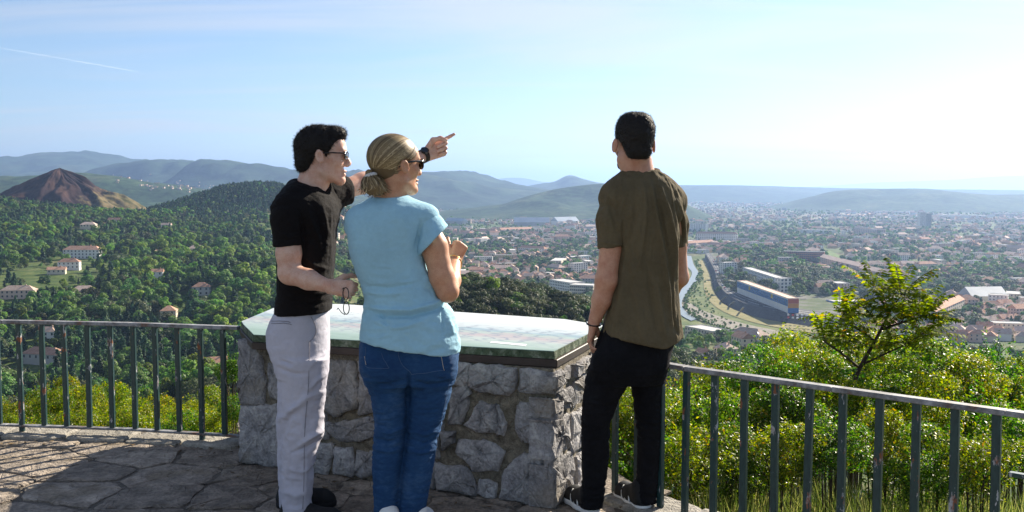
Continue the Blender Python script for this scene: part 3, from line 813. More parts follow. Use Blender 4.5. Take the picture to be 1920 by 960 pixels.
def leaf_quads(C, Nn, size, rng, aspect=0.62, fold=0.0, jitter=0.55):
    """one bent diamond per leaf"""
    n = len(C)
    N_ = Nn + rng.normal(0, jitter, (n, 3)); N_ /= np.linalg.norm(N_, axis=1, keepdims=True)
    t = np.cross(N_, rng.normal(0, 1, (n, 3))); t /= np.linalg.norm(t, axis=1, keepdims=True) + 1e-9
    b = np.cross(N_, t); s = size[:, None] if np.ndim(size) else size
    V = np.stack([C - t * s, C - b * s * aspect + N_ * s * fold, C + t * s, C + b * s * aspect + N_ * s * fold], 1).reshape(-1, 3)
    return V, np.arange(4 * n).reshape(-1, 4)
def crown_points(rng, n, lobes, rad, shape, low=0.0):
    """points through the outer shells of a heap of lobes inside an ellipsoid of half sizes shape"""
    c = rng.normal(0, 1, (lobes, 3)); c /= np.linalg.norm(c, axis=1, keepdims=True); c *= rng.uniform(0.25, 0.78, (lobes, 1))
    c[0] = 0
    r = rad * rng.uniform(0.75, 1.25, lobes)
    i = rng.integers(0, lobes, n * 2)
    dr = rng.normal(0, 1, (n * 2, 3)); dr /= np.linalg.norm(dr, axis=1, keepdims=True)
    dr[:, 2] = np.where(rng.random(n * 2) < 0.6, np.abs(dr[:, 2]), dr[:, 2])
    p = c[i] + dr * (r[i] * rng.uniform(0.72, 1.05, n * 2))[:, None]
    # drop points buried inside other lobes
    buried = np.zeros(len(p), bool)
    for k in range(lobes): buried |= (np.linalg.norm(p - c[k], axis=1) < r[k] * 0.66)
    p, dr = p[~buried][:n], dr[~buried][:n]
    return p * np.array(shape), dr
def tree_meshes(kind, seed, n, size):
    """unit tree (height 1): crown mesh and trunk mesh"""
    rng = np.random.default_rng(seed)
    if kind == 'pine':
        lv = []; 
        tiers = 8
        P_, D_ = [], []
        for k in range(tiers):
            f = k / (tiers - 1); z = 0.34 + 0.60 * f; rr = 0.27 * (1 - f * 0.78) * rng.uniform(0.75, 1.15)
            p, dd = crown_points(rng, n // tiers, 5, 0.55, (rr, rr, 0.085)); p[:, 2] += z; p[:, :2] += rng.normal(0, 0.03, 2); P_.append(p); D_.append(dd)
        C, D = np.concatenate(P_), np.concatenate(D_); mat = M_PINE; tr = 0.02; th = 0.85
    elif kind == 'cypress':
        C, D = crown_points(rng, n, 14, 0.42, (0.10, 0.10, 0.46)); C[:, 2] += 0.52; mat = M_PINE; tr = 0.02; th = 0.5
    elif kind == 'olive':
        C, D = crown_points(rng, n, 9, 0.42, (0.50, 0.50, 0.36)); C[:, 2] += 0.60; mat = M_OLIVE; tr = 0.04; th = 0.6
    elif kind == 'evergreen':
        C, D = crown_points(rng, n, 12, 0.40, (0.52, 0.52, 0.42)); C[:, 2] += 0.52; mat = M_EVERGREEN; tr = 0.03; th = 0.5
    elif kind == 'plane':
        C, D = crown_points(rng, n, 13, 0.38, (0.40, 0.40, 0.38)); C[:, 2] += 0.60; mat = M_LIGHT; tr = 0.03; th = 0.65
    else:
        C, D = crown_points(rng, n, 12, 0.38, (0.44, 0.44, 0.38)); C[:, 2] += 0.58; mat = M_OAK; tr = 0.03; th = 0.6
    V, Q = leaf_quads(C, D * 1.0 + np.array([0, 0, 0.25]), size * rng.uniform(0.6, 1.3, len(C)), rng, 0.7, 0.2, 0.45)
    crown = np_mesh('crown', V, Q, mat)
    mb = MB(); r = random.Random(seed)
    mb.tube([(0, 0, -0.06), (r.uniform(-.01, .01), r.uniform(-.01, .01), th * 0.45), (r.uniform(-.03, .03), r.uniform(-.03, .03), th)], [tr, tr * 0.75, tr * 0.35], 6)
    for k in range(4):
        a = r.uniform(0, 6.28); h0 = th * r.uniform(0.4, 0.75); L = 0.2
        mb.tube([(0, 0, h0), (math.cos(a) * L * 0.6, math.sin(a) * L * 0.6, h0 + 0.12), (math.cos(a) * L, math.sin(a) * L, h0 + 0.2)], [tr * 0.45, tr * 0.3, tr * 0.12], 5)
    return crown, mb.mesh('trunk', M_BARK)
KINDS = ['oak', 'evergreen', 'pine', 'olive', 'plane', 'cypress']
TREES = {k: [tree_meshes(k, 100 + 10 * i + j, 1500 if k != 'olive' else 1000, 0.034 if k != 'cypress' else 0.022) for j in range(3)] for i, k in enumerate(KINDS)}
LOWTREES = {k: [tree_meshes(k, 500 + 10 * i + j, 260, 0.075 if k != 'cypress' else 0.045) for j in range(2)] for i, k in enumerate(KINDS)}

def instancer(name, pts, rot, scl, idx, meshes, label):
    """one object that scatters shared meshes: for what nobody could count"""
    col = bpy.data.collections.new(name + '_sources')
    for k, me in enumerate(meshes):
        o = bpy.data.objects.new('%s_source_%02d' % (name, k), me); col.objects.link(o)
    me = bpy.data.meshes.new(name); me.vertices.add(len(pts)); me.vertices.foreach_set('co', np.asarray(pts, dtype=np.float32).ravel())
    for nm, tp, arr in (('rot', 'FLOAT', rot), ('scl', 'FLOAT', scl), ('idx', 'INT', idx)):
        a = me.attributes.new(nm, tp, 'POINT'); a.data.foreach_set('value', np.asarray(arr, dtype=np.int32 if tp == 'INT' else np.float32))
    ob = link(name, me); tag(ob, label, kind='stuff')
    ng = bpy.data.node_groups.new(name + '_scatter', 'GeometryNodeTree')
    ng.interface.new_socket('Geometry', in_out='INPUT', socket_type='NodeSocketGeometry'); ng.interface.new_socket('Geometry', in_out='OUTPUT', socket_type='NodeSocketGeometry')
    n, l = ng.nodes, ng.links
    gi, go = n.new('NodeGroupInput'), n.new('NodeGroupOutput')
    m2p = n.new('GeometryNodeMeshToPoints'); ci = n.new('GeometryNodeCollectionInfo'); ci.inputs['Collection'].default_value = col
    ci.inputs['Separate Children'].default_value = True; ci.inputs['Reset Children'].default_value = True
    ip = n.new('GeometryNodeInstanceOnPoints'); ip.inputs['Pick Instance'].default_value = True
    def attr(nm, tp):
        a = n.new('GeometryNodeInputNamedAttribute'); a.data_type = tp; a.inputs['Name'].default_value = nm; return a.outputs['Attribute']
    cx = n.new('ShaderNodeCombineXYZ'); l.new(attr('rot', 'FLOAT'), cx.inputs['Z'])
    l.new(gi.outputs[0], m2p.inputs['Mesh']); l.new(m2p.outputs[0], ip.inputs['Points']); l.new(ci.outputs[0], ip.inputs['Instance'])
    l.new(attr('idx', 'INT'), ip.inputs['Instance Index']); l.new(cx.outputs[0], ip.inputs['Rotation']); l.new(attr('scl', 'FLOAT'), ip.inputs['Scale'])
    l.new(ip.outputs[0], go.inputs[0])
    md = ob.modifiers.new('scatter', 'NODES'); md.node_group = ng
    return ob

SPARSE = []                                   # (x, y, radius) kept free of scattered trees: houses, lawns
# ================================================================== river, road, town
def PL(u, v, z=PLAIN):
    a = P(u, v, 1.0); k = (z - CAM_Z) / (a.z - CAM_Z); return Vector((a.x * k, k, z))
def strip(name, left, right, mat, label, lift=0.0, kind='structure', nsub=4):
    """ribbon between two polylines of world points"""
    def sub(pts):
        pts = [Vector(p) for p in pts]; out = []
        for i in range(len(pts) - 1):
            p0, p1, p2, p3 = pts[max(i-1, 0)], pts[i], pts[i+1], pts[min(i+2, len(pts)-1)]
            for k in range(nsub):
                t = k / nsub
                out.append(0.5 * ((2*p1) + (p2-p0)*t + (2*p0-5*p1+4*p2-p3)*t*t + (3*p1-p0-3*p2+p3)*t*t*t))
        return out + [pts[-1]]
    L, R_ = sub(left), sub(right); n = min(len(L), len(R_))
    vs = [p + Vector((0, 0, lift)) for p in L[:n]] + [p + Vector((0, 0, lift)) for p in R_[:n]]
    o = link(name, new_mesh(name, vs, [(i, i+1, n+i+1, n+i) for i in range(n-1)], mat, True)); tag(o, label, kind=kind); return o
def surf(name, stops, scale, rough=0.9, spec=0.1, bump=0.3):
    t = NT(name); w = t.world(); n = t.noise(w, scale, 6, 0.6)
    return t.done(t.bsdf(t.ramp(n, stops), rough, t.bump(n, bump, 0.5), spec))
M_WATER = NT('river_water'); _w = M_WATER.noise(M_WATER.world(), 0.35, 4)
M_WATER = M_WATER.done(M_WATER.bsdf((0.20, 0.225, 0.215), 0.35, M_WATER.bump(_w, 0.25, 0.12), 0.6))
M_ASPHALT = surf('asphalt', [(0.3, (0.060, 0.060, 0.063)), (0.7, (0.10, 0.10, 0.103))], 0.3)
M_BANK = surf('embankment_stone', [(0.3, (0.050, 0.050, 0.054)), (0.7, (0.115, 0.112, 0.112))], 0.5, bump=0.6)
M_BENCH = surf('flood_meadow', [(0.3, (0.060, 0.095, 0.030)), (0.5, (0.110, 0.140, 0.045)), (0.7, (0.19, 0.19, 0.085))], 0.05)
M_DRYGRASS = surf('dry_meadow', [(0.3, (0.16, 0.155, 0.055)), (0.7, (0.27, 0.23, 0.105))], 0.08)
M_GRAVEL = surf('gravel_bar', [(0.3, (0.19, 0.17, 0.14)), (0.7, (0.30, 0.275, 0.23))], 0.15)
M_FIELD = surf('ploughed_field', [(0.3, (0.20, 0.155, 0.10)), (0.7, (0.29, 0.23, 0.15))], 0.05)
M_LAWN = surf('lawn', [(0.3, (0.070, 0.125, 0.028)), (0.7, (0.140, 0.190, 0.045))], 0.05)
M_TERR = surf('terrace_ground', [(0.36, (0.040, 0.065, 0.022)), (0.48, (0.075, 0.100, 0.035)), (0.56, (0.13, 0.125, 0.11)), (0.7, (0.17, 0.165, 0.15))], 0.035)
M_CONCRETE = surf('pale_concrete', [(0.3, (0.36, 0.34, 0.31)), (0.7, (0.48, 0.46, 0.42))], 0.5)

ZB, ZR = -119.0, -112.0
strip('river_meadow', [PL(1262, 486, -119.4), PL(1255, 520, -119.4), PL(1235, 560, -119.4), PL(1235, 600, -119.4), PL(1300, 630, -119.4), PL(1420, 648, -119.4), PL(1640, 668, -119.4)],
      [PL(1322, 486, -119.4), PL(1332, 515, -119.4), PL(1340, 545, -119.4), PL(1360, 570, -119.4), PL(1405, 590, -119.4), PL(1480, 606, -119.4), PL(1640, 628, -119.4)], M_BENCH, 'green meadow between the river and the embankment road')
strip('dry_grass', [PL(1308, 488, ZB), PL(1318, 515, ZB), PL(1321, 545, ZB), PL(1338, 572, ZB), PL(1385, 596, ZB), PL(1470, 616, ZB), PL(1640, 640, ZB)],
      [PL(1321, 488, ZB), PL(1332, 515, ZB), PL(1339, 545, ZB), PL(1358, 570, ZB), PL(1403, 590, ZB), PL(1478, 606, ZB), PL(1640, 628, ZB)], M_DRYGRASS, 'strip of dry yellow grass at the foot of the embankment')
strip('gravel_bar', [PL(1270, 572, ZB), PL(1290, 590, ZB), PL(1330, 606, ZB), PL(1390, 622, ZB), PL(1470, 640, ZB)], [PL(1282, 560, ZB), PL(1310, 578, ZB), PL(1345, 592, ZB), PL(1400, 608, ZB), PL(1470, 622, ZB)], M_GRAVEL, 'pale gravel bank beside the river')
strip('river', [PL(1284, 480, ZB), PL(1287, 497, ZB), PL(1297, 510, ZB), PL(1294, 522, ZB), PL(1284, 533, ZB), PL(1270, 547, ZB), PL(1262, 562, ZB), PL(1264, 578, ZB), PL(1278, 592, ZB), PL(1296, 602, ZB)],
      [PL(1296, 480, ZB), PL(1301, 497, ZB), PL(1309, 510, ZB), PL(1309, 522, ZB), PL(1301, 533, ZB), PL(1290, 547, ZB), PL(1280, 562, ZB), PL(1279, 575, ZB), PL(1290, 588, ZB), PL(1308, 598, ZB)], M_WATER, 'narrow river glinting right of the man in olive', 0.35)
BANK_LO = [PL(1321, 486, ZB), PL(1333, 515, ZB), PL(1340, 545, ZB), PL(1359, 570, ZB), PL(1404, 590, ZB), PL(1479, 606, ZB), PL(1640, 628, ZB)]
BANK_HI = [PL(1323, 476, ZR), PL(1339, 505, ZR), PL(1346, 530, ZR), PL(1367, 554, ZR), PL(1412, 573, ZR), PL(1487, 588, ZR), PL(1650, 608, ZR)]
strip('embankment', BANK_LO, BANK_HI, M_BANK, 'dark sloping stone embankment below the curving road')
ROAD_FAR = [PL(1331, 474, ZR), PL(1352, 503, ZR), PL(1362, 526, ZR), PL(1384, 547, ZR), PL(1428, 564, ZR), PL(1500, 579, ZR), PL(1650, 597, ZR)]
strip('embankment_road', BANK_HI, ROAD_FAR, M_ASPHALT, 'curving embankment road along the river', 0.05)
strip('town_terrace', ROAD_FAR, [PL(1420, 470, ZR), PL(1480, 485, ZR), PL(1520, 505, ZR), PL(1560, 525, ZR), PL(1600, 545, ZR), PL(1640, 560, ZR), PL(1720, 580, ZR)], M_TERR, 'mixed paved and planted ground around the blue building', -0.05)
TERR = [(p.x, p.y) for p in ROAD_FAR] + [(p.x, p.y) for p in [PL(1420, 470, ZR), PL(1480, 485, ZR), PL(1520, 505, ZR), PL(1560, 525, ZR), PL(1600, 545, ZR), PL(1640, 560, ZR), PL(1720, 580, ZR)]][::-1]
def town_z(x, y):
    x, y = np.asarray(x, float), np.asarray(y, float); z = terrain(x, y); ins = np.zeros(x.shape, bool)
    for (ax, ay), (bx, by) in zip(TERR, TERR[1:] + TERR[:1]):
        ins ^= ((ay > y) != (by > y)) & (x < (bx - ax) * (y - ay) / (by - ay + 1e-12) + ax)
    return np.where(ins, ZR, z)
M_LINE = plain('road_paint', (0.72, 0.72, 0.70), 0.6)
for f in (0.33, 0.66):
    a = [p.lerp(q, f) for p, q in zip(BANK_HI, ROAD_FAR)]; b = [p.lerp(q, f + 0.022) for p, q in zip(BANK_HI, ROAD_FAR)]
    strip('lane_marking', a, b, M_LINE, 'white lane line on the embankment road', 0.09)
# stairs and ribs on the bank
for u0, v0, u1, v1 in ((1352, 564, 1362, 556), (1368, 573, 1377, 565), (1333, 517, 1342, 508), (1337, 530, 1345, 522), (1388, 584, 1394, 576), (1322, 497, 1331, 489)):
    a, b = PL(u0, v0, ZB + 0.5), PL(u1, v1, ZR + 0.3); vs, fs = oriented_bar(a, b, 1.6, 0.6); o = MB().add(vs, fs).build('bank_stair', M_CONCRETE); tag(o, kind='structure')
for (q, m, nm, lb) in (([(1515, 537), (1580, 528), (1600, 545), (1560, 556)], M_FIELD, 'field', 'bare tan field behind the blue building'), ([(1535, 472), (1556, 470), (1585, 484), (1560, 487)], M_LAWN, 'sports_field', 'green sports field beside the brick red apartments'),
                       ([(1440, 468), (1480, 462), (1500, 470), (1460, 476)], M_FIELD, 'field', 'pale field left of the brick red apartments'), ([(1700, 690), (1920, 655), (1990, 668), (1800, 720)], M_ASPHALT, 'parking', 'car park at the right edge below the houses')):
    vs = [PL(u, v, -119.0) for u, v in q]; o = link(nm, new_mesh(nm, vs, [(0, 1, 2, 3)], m)); tag(o, lb, kind='structure')

# ---------------------------------------------------------------- buildings
def wallm(name, c): 
    return plain(name, c, 0.85, 0.15, var=0.07, scale=0.25)
WALLS = [('white', wallm('white_render', (0.74, 0.72, 0.68))), ('cream', wallm('cream_render', (0.66, 0.57, 0.45))), ('pink', wallm('pink_render', (0.60, 0.45, 0.37))), ('ochre', wallm('ochre_render', (0.50, 0.36, 0.20))), ('grey', wallm('grey_render', (0.40, 0.39, 0.38)))]
WM = dict(WALLS)
def roofm(name, a, b):
    t = NT(name); w = t.world(); n = t.noise(w, 0.6, 5); wv = t.wave(t.world((1, 0.3, 0)), 1.2, 0.4)
    c = t.hsv(t.mix(t.rng(n, 0.3, 0.7), a, b), val=t.rng(t.objrand(), 0, 1, 0.75, 1.2, False))
    return t.done(t.bsdf(c, 0.85, t.bump(wv, 0.5, 0.1), 0.1))
ROOFS = [('terracotta', roofm('terracotta_tiles', (0.48, 0.25, 0.16), (0.60, 0.37, 0.26))), ('faded pink', roofm('faded_tiles', (0.54, 0.38, 0.30), (0.64, 0.51, 0.42))), ('brown', roofm('brown_tiles', (0.30, 0.17, 0.12), (0.40, 0.25, 0.18)))]
M_WIN = NT('window_glass'); M_WIN = M_WIN.done(M_WIN.bsdf((0.045, 0.055, 0.070), 0.15, None, 0.5))
M_FLATROOF = surf('gravel_roof', [(0.3, (0.44, 0.43, 0.42)), (0.7, (0.60, 0.58, 0.55))], 0.2)
M_METALROOF = surf('blue_grey_metal_roof', [(0.3, (0.26, 0.31, 0.37)), (0.7, (0.36, 0.41, 0.46))], 0.05, 0.5, 0.3)
def house_geo(w, l, h, roof, rng, pitch=0.32, ov=0.4):
    """local meshes: walls, roof (gable/hip/flat), windows. front is -y"""
    wb = MB(); rb = MB(); nb = MB()
    x, y = w / 2, l / 2
    if roof == 'flat':
        wb.box((-x, -y, -3), (x, y, h)); rb.box((-x + .3, -y + .3, h + 0.004), (x - .3, y - .3, h + 0.05))
        for a, b in (((-x, -y), (x, -y + .3)), ((-x, y - .3), (x, y)), ((-x, -y + .3), (-x + .3, y - .3)), ((x - .3, -y + .3), (x, y - .3))): rb.box((a[0], a[1], h + 0.003), (b[0], b[1], h + 0.5))
    else:
        wb.box((-x, -y, -3), (x, y, h)); X, Y = x + ov, y + ov; rh = min(X, Y) * 2 * pitch
        e = -0.12
        if roof == 'hip':
            if w >= l: ri = [(-x + y, 0, h + rh), (x - y + 0.01, 0, h + rh)]; fs = [(0, 1, 5, 4), (2, 3, 4, 5), (1, 2, 5), (3, 0, 4)]
            else: ri = [(0, -y + x, h + rh), (0, y - x + 0.01, h + rh)]; fs = [(1, 2, 5, 4), (3, 0, 4, 5), (0, 1, 4), (2, 3, 5)]
            rb.add([(-X, -Y, h + e), (X, -Y, h + e), (X, Y, h + e), (-X, Y, h + e)] + ri, fs + [(3, 2, 1, 0)])
        else:
            if w >= l:
                rb.add([(-X, -Y, h + e), (X, -Y, h + e), (X, Y, h + e), (-X, Y, h + e), (-X, 0, h + rh), (X, 0, h + rh)], [(0, 1, 5, 4), (2, 3, 4, 5), (3, 2, 1, 0), (1, 2, 5), (3, 0, 4)])
            else:
                rb.add([(-X, -Y, h + e), (X, -Y, h + e), (X, Y, h + e), (-X, Y, h + e), (0, -Y, h + rh), (0, Y, h + rh)], [(1, 2, 5, 4), (3, 0, 4, 5), (3, 2, 1, 0), (0, 1, 4), (2, 3, 5)])
        if rng.random() < 0.6: rb.box((x * 0.4, -0.3, h + rh * 0.3), (x * 0.4 + 0.7, 0.3, h + rh + 0.8))
    fl = max(1, int(h / 2.9))
    for k in range(fl):
        z = h - 2.1 - k * 2.9
        for side in range(4):
            W = w if side % 2 == 0 else l; m = max(1, int(W / 3.2))
            for j in range(m):
                c = -W / 2 + (j + 0.5) * W / m; hw = 0.55
                if side == 0: nb.box((c - hw, -y - .04, z), (c + hw, -y + .1, z + 1.4))
                elif side == 2: nb.box((c - hw, y - .1, z), (c + hw, y + .04, z + 1.4))
                elif side == 1: nb.box((x - .1, c - hw, z), (x + .04, c + hw, z + 1.4))
                else: nb.box((-x - .04, c - hw, z), (-x + .1, c + hw, z + 1.4))
    return wb, rb, nb
def footprint(a, b, depth):
    """centre, yaw and width of a building whose front base runs from a to b (left to right as seen)"""
    t = Vector((b.x - a.x, b.y - a.y, 0)); w = t.length; t.normalize(); n = Vector((-t.y, t.x, 0))
    c = (a + b) / 2 + n * depth / 2; return c, math.atan2(t.y, t.x), w
def place(name, c, yaw, label, cat, parts, group=None):
    root = empty(name, c, label, cat, group); root.rotation_euler = (0, 0, yaw)
    for nm, mb, mat, kind in parts:
        if not mb.f: continue
        o = mb.build(nm, mat, root)
        if kind: o['kind'] = kind
    return root
TOWN_RNG = random.Random(77)
FOOT = []
def block(p0, p1, h, depth, wall, roof, label, z=PLAIN, name='apartment_block', roofmat=None, zg=None, win=True, extra=None, grid=None):
    """a building with its own windows; p0, p1 = photo pixels of the front base corners"""
    a, b = PL(*p0, z), PL(*p1, z); c, yaw, w = footprint(a, b, depth)
    nseg = max(1, int(w / depth)); FOOT.extend([(a.x + (b.x - a.x) * (i + .5) / nseg + c.x - (a.x + b.x) / 2, a.y + (b.y - a.y) * (i + .5) / nseg + c.y - (a.y + b.y) / 2, depth * 0.6 + 3) for i in range(nseg)])
    wb, rb, nb = house_geo(w, depth, h, roof, TOWN_RNG)
    if grid:
        nb = MB(); fl, nc, hw, hh = grid
        for k in range(fl):
            for j in range(nc):
                z0 = (k + 0.28) * h / fl; cx = -w / 2 + (j + 0.5) * w / nc
                nb.box((cx - hw, -depth / 2 - .06, z0), (cx + hw, -depth / 2 + .1, z0 + hh))
        m = max(1, int(depth / 3.4))
        for k in range(fl):
            for j in range(m):
                z0 = (k + 0.28) * h / fl; cy = -depth / 2 + (j + 0.5) * depth / m
                for sx in (-1, 1): nb.box((sx * (w / 2 - .02) - .08, cy - .6, z0), (sx * (w / 2 - .02) + .08, cy + .6, z0 + hh))
    rm = roofmat or (M_FLATROOF if roof == 'flat' else ROOFS[0][1])
    parts = [('wall', wb, wall, None), ('roof', rb, rm, None)]
    if win: parts.append(('window_glazing', nb, M_WIN, 'stuff'))
    root = place(name, (c.x, c.y, z), yaw, label, 'building', parts)
    if extra: extra(root, w, depth, h)
    return root
M_BLUEPANEL = wallm('blue_panel', (0.085, 0.19, 0.42)); M_YELLOWPANEL = wallm('yellow_panel', (0.62, 0.47, 0.09)); M_REDPANEL = wallm('red_panel', (0.42, 0.11, 0.06)); M_ORANGEPANEL = wallm('orange_panel', (0.55, 0.25, 0.06)); M_TEAL = wallm('teal_panel', (0.13, 0.40, 0.40)); M_BRICKRED = wallm('brick_red_render', (0.36, 0.155, 0.105))
def blue_extra(root, w, d, h):
    MB().box((-w/2 - .12, -d/2 - .12, h * 0.46), (w/2 - 0.3, -d/2 + .2, h * 0.93)).build('blue_cladding', M_BLUEPANEL, root)
    for x in (-0.22, 0.22): MB().box((w*x - 3, -d/2 - .2, h * 0.62), (w*x + 3, -d/2 + .1, h * 0.92)).build('yellow_panel', M_YELLOWPANEL, root)
    for z0, z1, m in ((0.0, 0.34, M_BLUEPANEL), (0.345, 0.66, M_ORANGEPANEL), (0.665, 0.98, M_REDPANEL)): MB().box((w/2 - .1, -d/2 + .1, h*z0), (w/2 + .15, d/2 - .1, h*z1)).build('end_panel', m, root)
    nb = MB()
    for j in range(26):
        x = -w/2 + (j + .5) * w / 26
        for k in (0.54, 0.74): nb.box((x - .8, -d/2 - .24, h*k), (x + .8, -d/2 - .1, h*k + 1.3))
    o = nb.build('window_glazing', M_WIN, root); o['kind'] = 'stuff'
block((1382, 549), (1477, 587), 13.0, 10, WM['white'], 'flat', 'long blue and white building with orange end wall beside the road', ZR, extra=blue_extra, roofmat=ROOFS[1][1], win=False)
block((1392, 522), (1464, 548), 13.5, 11, WM['white'], 'flat', 'long white slab block behind the blue building', ZR, grid=(4, 26, 1.0, 1.5))
block((1463, 549), (1484, 548), 15.0, 10, WM['white'], 'flat', 'white stair tower at the end of the long slab block', ZR, grid=(4, 3, 1.3, 2.2))
block((1358, 513), (1381, 512), 14, 12, WM['white'], 'flat', 'white block at the bend of the embankment road', ZR, grid=(5, 5, 1.0, 1.5))
block((1304, 455), (1383, 456), 20, 12, WM['white'], 'hip', 'wide white six-storey slab with reddish roof near the river', grid=(6, 22, 1.1, 1.6), roofmat=ROOFS[2][1])
block((1291, 436), (1323, 437), 24, 14, WM['white'], 'flat', 'tall white block beyond the white slab, beside the olive sleeve', grid=(8, 10, 1.1, 1.6))
block((1325, 466), (1345, 467), 9, 10, WM['cream'], 'gable', 'cream gabled hall left of the white terrace', name='hall')
block((1345, 466), (1392, 467), 8, 10, WM['white'], 'gable', 'white terrace with red roof below the white slab', name='terrace_house', grid=(2, 12, 1.0, 1.5))
block((1286, 464), (1340, 461), 8, 14, WM['pink'], 'gable', 'red-roofed shed beside the river bend', name='shed')
block((1290, 474), (1322, 476), 7, 12, WM['white'], 'flat', 'low white building at the bridge', name='workshop')
block((1469, 492), (1545, 494), 18, 13, M_BRICKRED, 'flat', 'brick red apartment block with many balconies', grid=(6, 20, 1.2, 1.7))
block((1378, 486), (1418, 488), 10, 12, WM['grey'], 'flat', 'grey office block right of the road bend', grid=(3, 12, 1.2, 1.5))
block((1400, 497), (1428, 500), 7, 14, WM['white'], 'flat', 'low white school building among trees', grid=(2, 9, 1.2, 1.5), name='school')
block((1432, 505), (1495, 508), 5, 22, WM['white'], 'flat', 'flat white sports hall with a thin mast', grid=(1, 10, 1.2, 1.5), name='sports_hall')
for i, (p0, p1) in enumerate((((1537, 497), (1570, 507)), ((1571, 508), (1610, 519)), ((1611, 520), (1650, 530)), ((1651, 531), (1700, 541)))):
    block(p0, p1, 13 + i % 2, 12, WM['pink'], 'gable', ['pink tenement nearest the brick red block in the long row', 'second pink tenement of the long diagonal row', 'third pink tenement of the long diagonal row', 'last pink tenement of the long row, behind the sapling'][i], grid=(4, 9, 0.7, 1.5), roofmat=ROOFS[1][1])
block((1597, 568), (1652, 568), 11, 12, WM['white'], 'flat', 'white three-storey office block left of the sapling top', grid=(3, 12, 1.2, 1.5))
block((1572, 549), (1612, 545), 7, 12, WM['cream'], 'gable', 'cream hall behind the white office block', name='hall', grid=(2, 8, 0.8, 1.3), roofmat=ROOFS[1][1])
block((1536, 606), (1640, 602), 7, 45, M_TEAL, 'flat', 'large store with teal front and white skylit roof', name='store', win=False)
block((1566, 584), (1640, 583), 9, 22, M_BLUEPANEL, 'flat', 'blue warehouse behind the large store', name='warehouse', win=False)
block((1645, 628), (1690, 622), 6, 14, WM['ochre'], 'gable', 'long low ochre roof seen through the sapling', name='shed')
block((1725, 428), (1736, 428), 46, 22, WM['white'], 'flat', 'tall white tower block on the plain, left half', grid=(15, 6, 1.4, 1.7), name='tower_block')
block((1737, 428), (1746, 428), 43, 22, WM['grey'], 'flat', 'tall grey tower block on the plain, right half', grid=(14, 6, 1.4, 1.7), name='tower_block')
block((1752, 613), (1808, 586), 13, 11, WM['cream'], 'gable', 'long cream tenement with red roof right of the sapling', grid=(4, 14, 0.8, 1.5))
block((1822, 572), (1890, 571), 9, 26, WM['cream'], 'gable', 'hall with a pale blue metal roof at the right', name='hall', roofmat=M_METALROOF, win=False)
block((1600, 440), (1660, 441), 14, 14, WM['pink'], 'flat', 'pink hospital block left of the tower block', grid=(4, 18, 1.2, 1.5), name='hospital')
block((1500, 437), (1560, 439), 9, 20, WM['white'], 'flat', 'low white shed in the plain left of the hospital', name='shed')
block((1480, 392), (1530, 392), 12, 60, WM['white'], 'flat', 'far white warehouse below the low hill', name='warehouse', win=False)
block((1760, 408), (1850, 409), 10, 40, WM['white'], 'flat', 'row of far white depots right of the tower block', name='depot', win=False)
block((1640, 400), (1700, 401), 10, 40, WM['white'], 'flat', 'row of far white depots left of the tower block', name='depot', win=False)
block((1860, 405), (1915, 406), 10, 40, WM['pink'], 'flat', 'far pink depot at the right edge of the plain', name='depot', win=False)
# centre of the picture
block((964, 424), (1030, 424), 12, 45, WM['grey'], 'gable', 'long blue-grey factory roof left of the white factory gable', name='factory', roofmat=M_METALROOF, win=False)
block((1046, 422), (1086, 421), 12, 40, WM['white'], 'gable', 'blue-grey factory roof with white arched gable', name='factory', roofmat=M_METALROOF, win=False)
block((1030, 418), (1050, 418), 16, 30, WM['cream'], 'flat', 'pale cube of the factory between two blue roofs', name='factory', win=False)
block((834, 420), (866, 421), 10, 30, WM['grey'], 'gable', 'grey shed in the plain behind the blue sleeve', name='shed', roofmat=M_METALROOF, win=False)
block((1076, 521), (1102, 519), 19, 11, WM['white'], 'flat', 'white apartment tower left of the olive sleeve', grid=(7, 6, 0.8, 1.5))
block((1068, 492), (1112, 488), 8, 14, WM['white'], 'flat', 'long white flat-roofed block behind the white tower', grid=(2, 10, 1.2, 1.5))
block((1052, 506), (1062, 500), 13, 16, WM['cream'], 'flat', 'cream block end wall among dark trees', grid=(4, 3, 0.8, 1.4))
block((1030, 545), (1068, 552), 13, 20, WM['white'], 'flat', 'large white block left wing behind the dark wood', grid=(4, 12, 0.9, 1.4))
block((1068, 558), (1112, 560), 14, 22, WM['cream'], 'flat', 'large cream block right wing behind the dark wood', grid=(4, 12, 0.9, 1.4))
block((972, 475), (1020, 478), 11, 11, WM['white'], 'hip', 'white four-storey block amid red-roofed houses', grid=(3, 12, 0.8, 1.4))
block((886, 456), (918, 456), 9, 11, WM['cream'], 'hip', 'cream two-storey villa right of the raised hand', grid=(3, 9, 0.8, 1.4))
block((860, 444), (880, 446), 12, 12, WM['pink'], 'hip', 'pink house with red roof just above the raised hand', grid=(3, 5, 0.8, 1.4))
block((1098, 446), (1122, 446), 12, 12, WM['white'], 'flat', 'white block right beside the olive sleeve', grid=(4, 8, 0.9, 1.4))
block((893, 440), (930, 441), 10, 14, WM['pink'], 'hip', 'wide red-roofed school in the middle plain', grid=(2, 10, 0.9, 1.4), name='school')
block((940, 436), (1000, 434), 7, 16, WM['cream'], 'gable', 'long pale roof behind trees in the middle plain', name='shed')
# between the pointing man and the woman
block((624, 524), (668, 527), 16, 13, WM['pink'], 'flat', 'pink apartment block between the man and the woman', grid=(5, 12, 0.9, 1.5))
block((630, 502), (660, 503), 13, 13, WM['cream'], 'hip', 'cream block behind the pink apartment block', grid=(4, 8, 0.9, 1.5))
block((626, 560), (684, 556), 11, 13, WM['cream'], 'hip', 'cream terrace below the pink apartment block', grid=(3, 14, 0.8, 1.4))

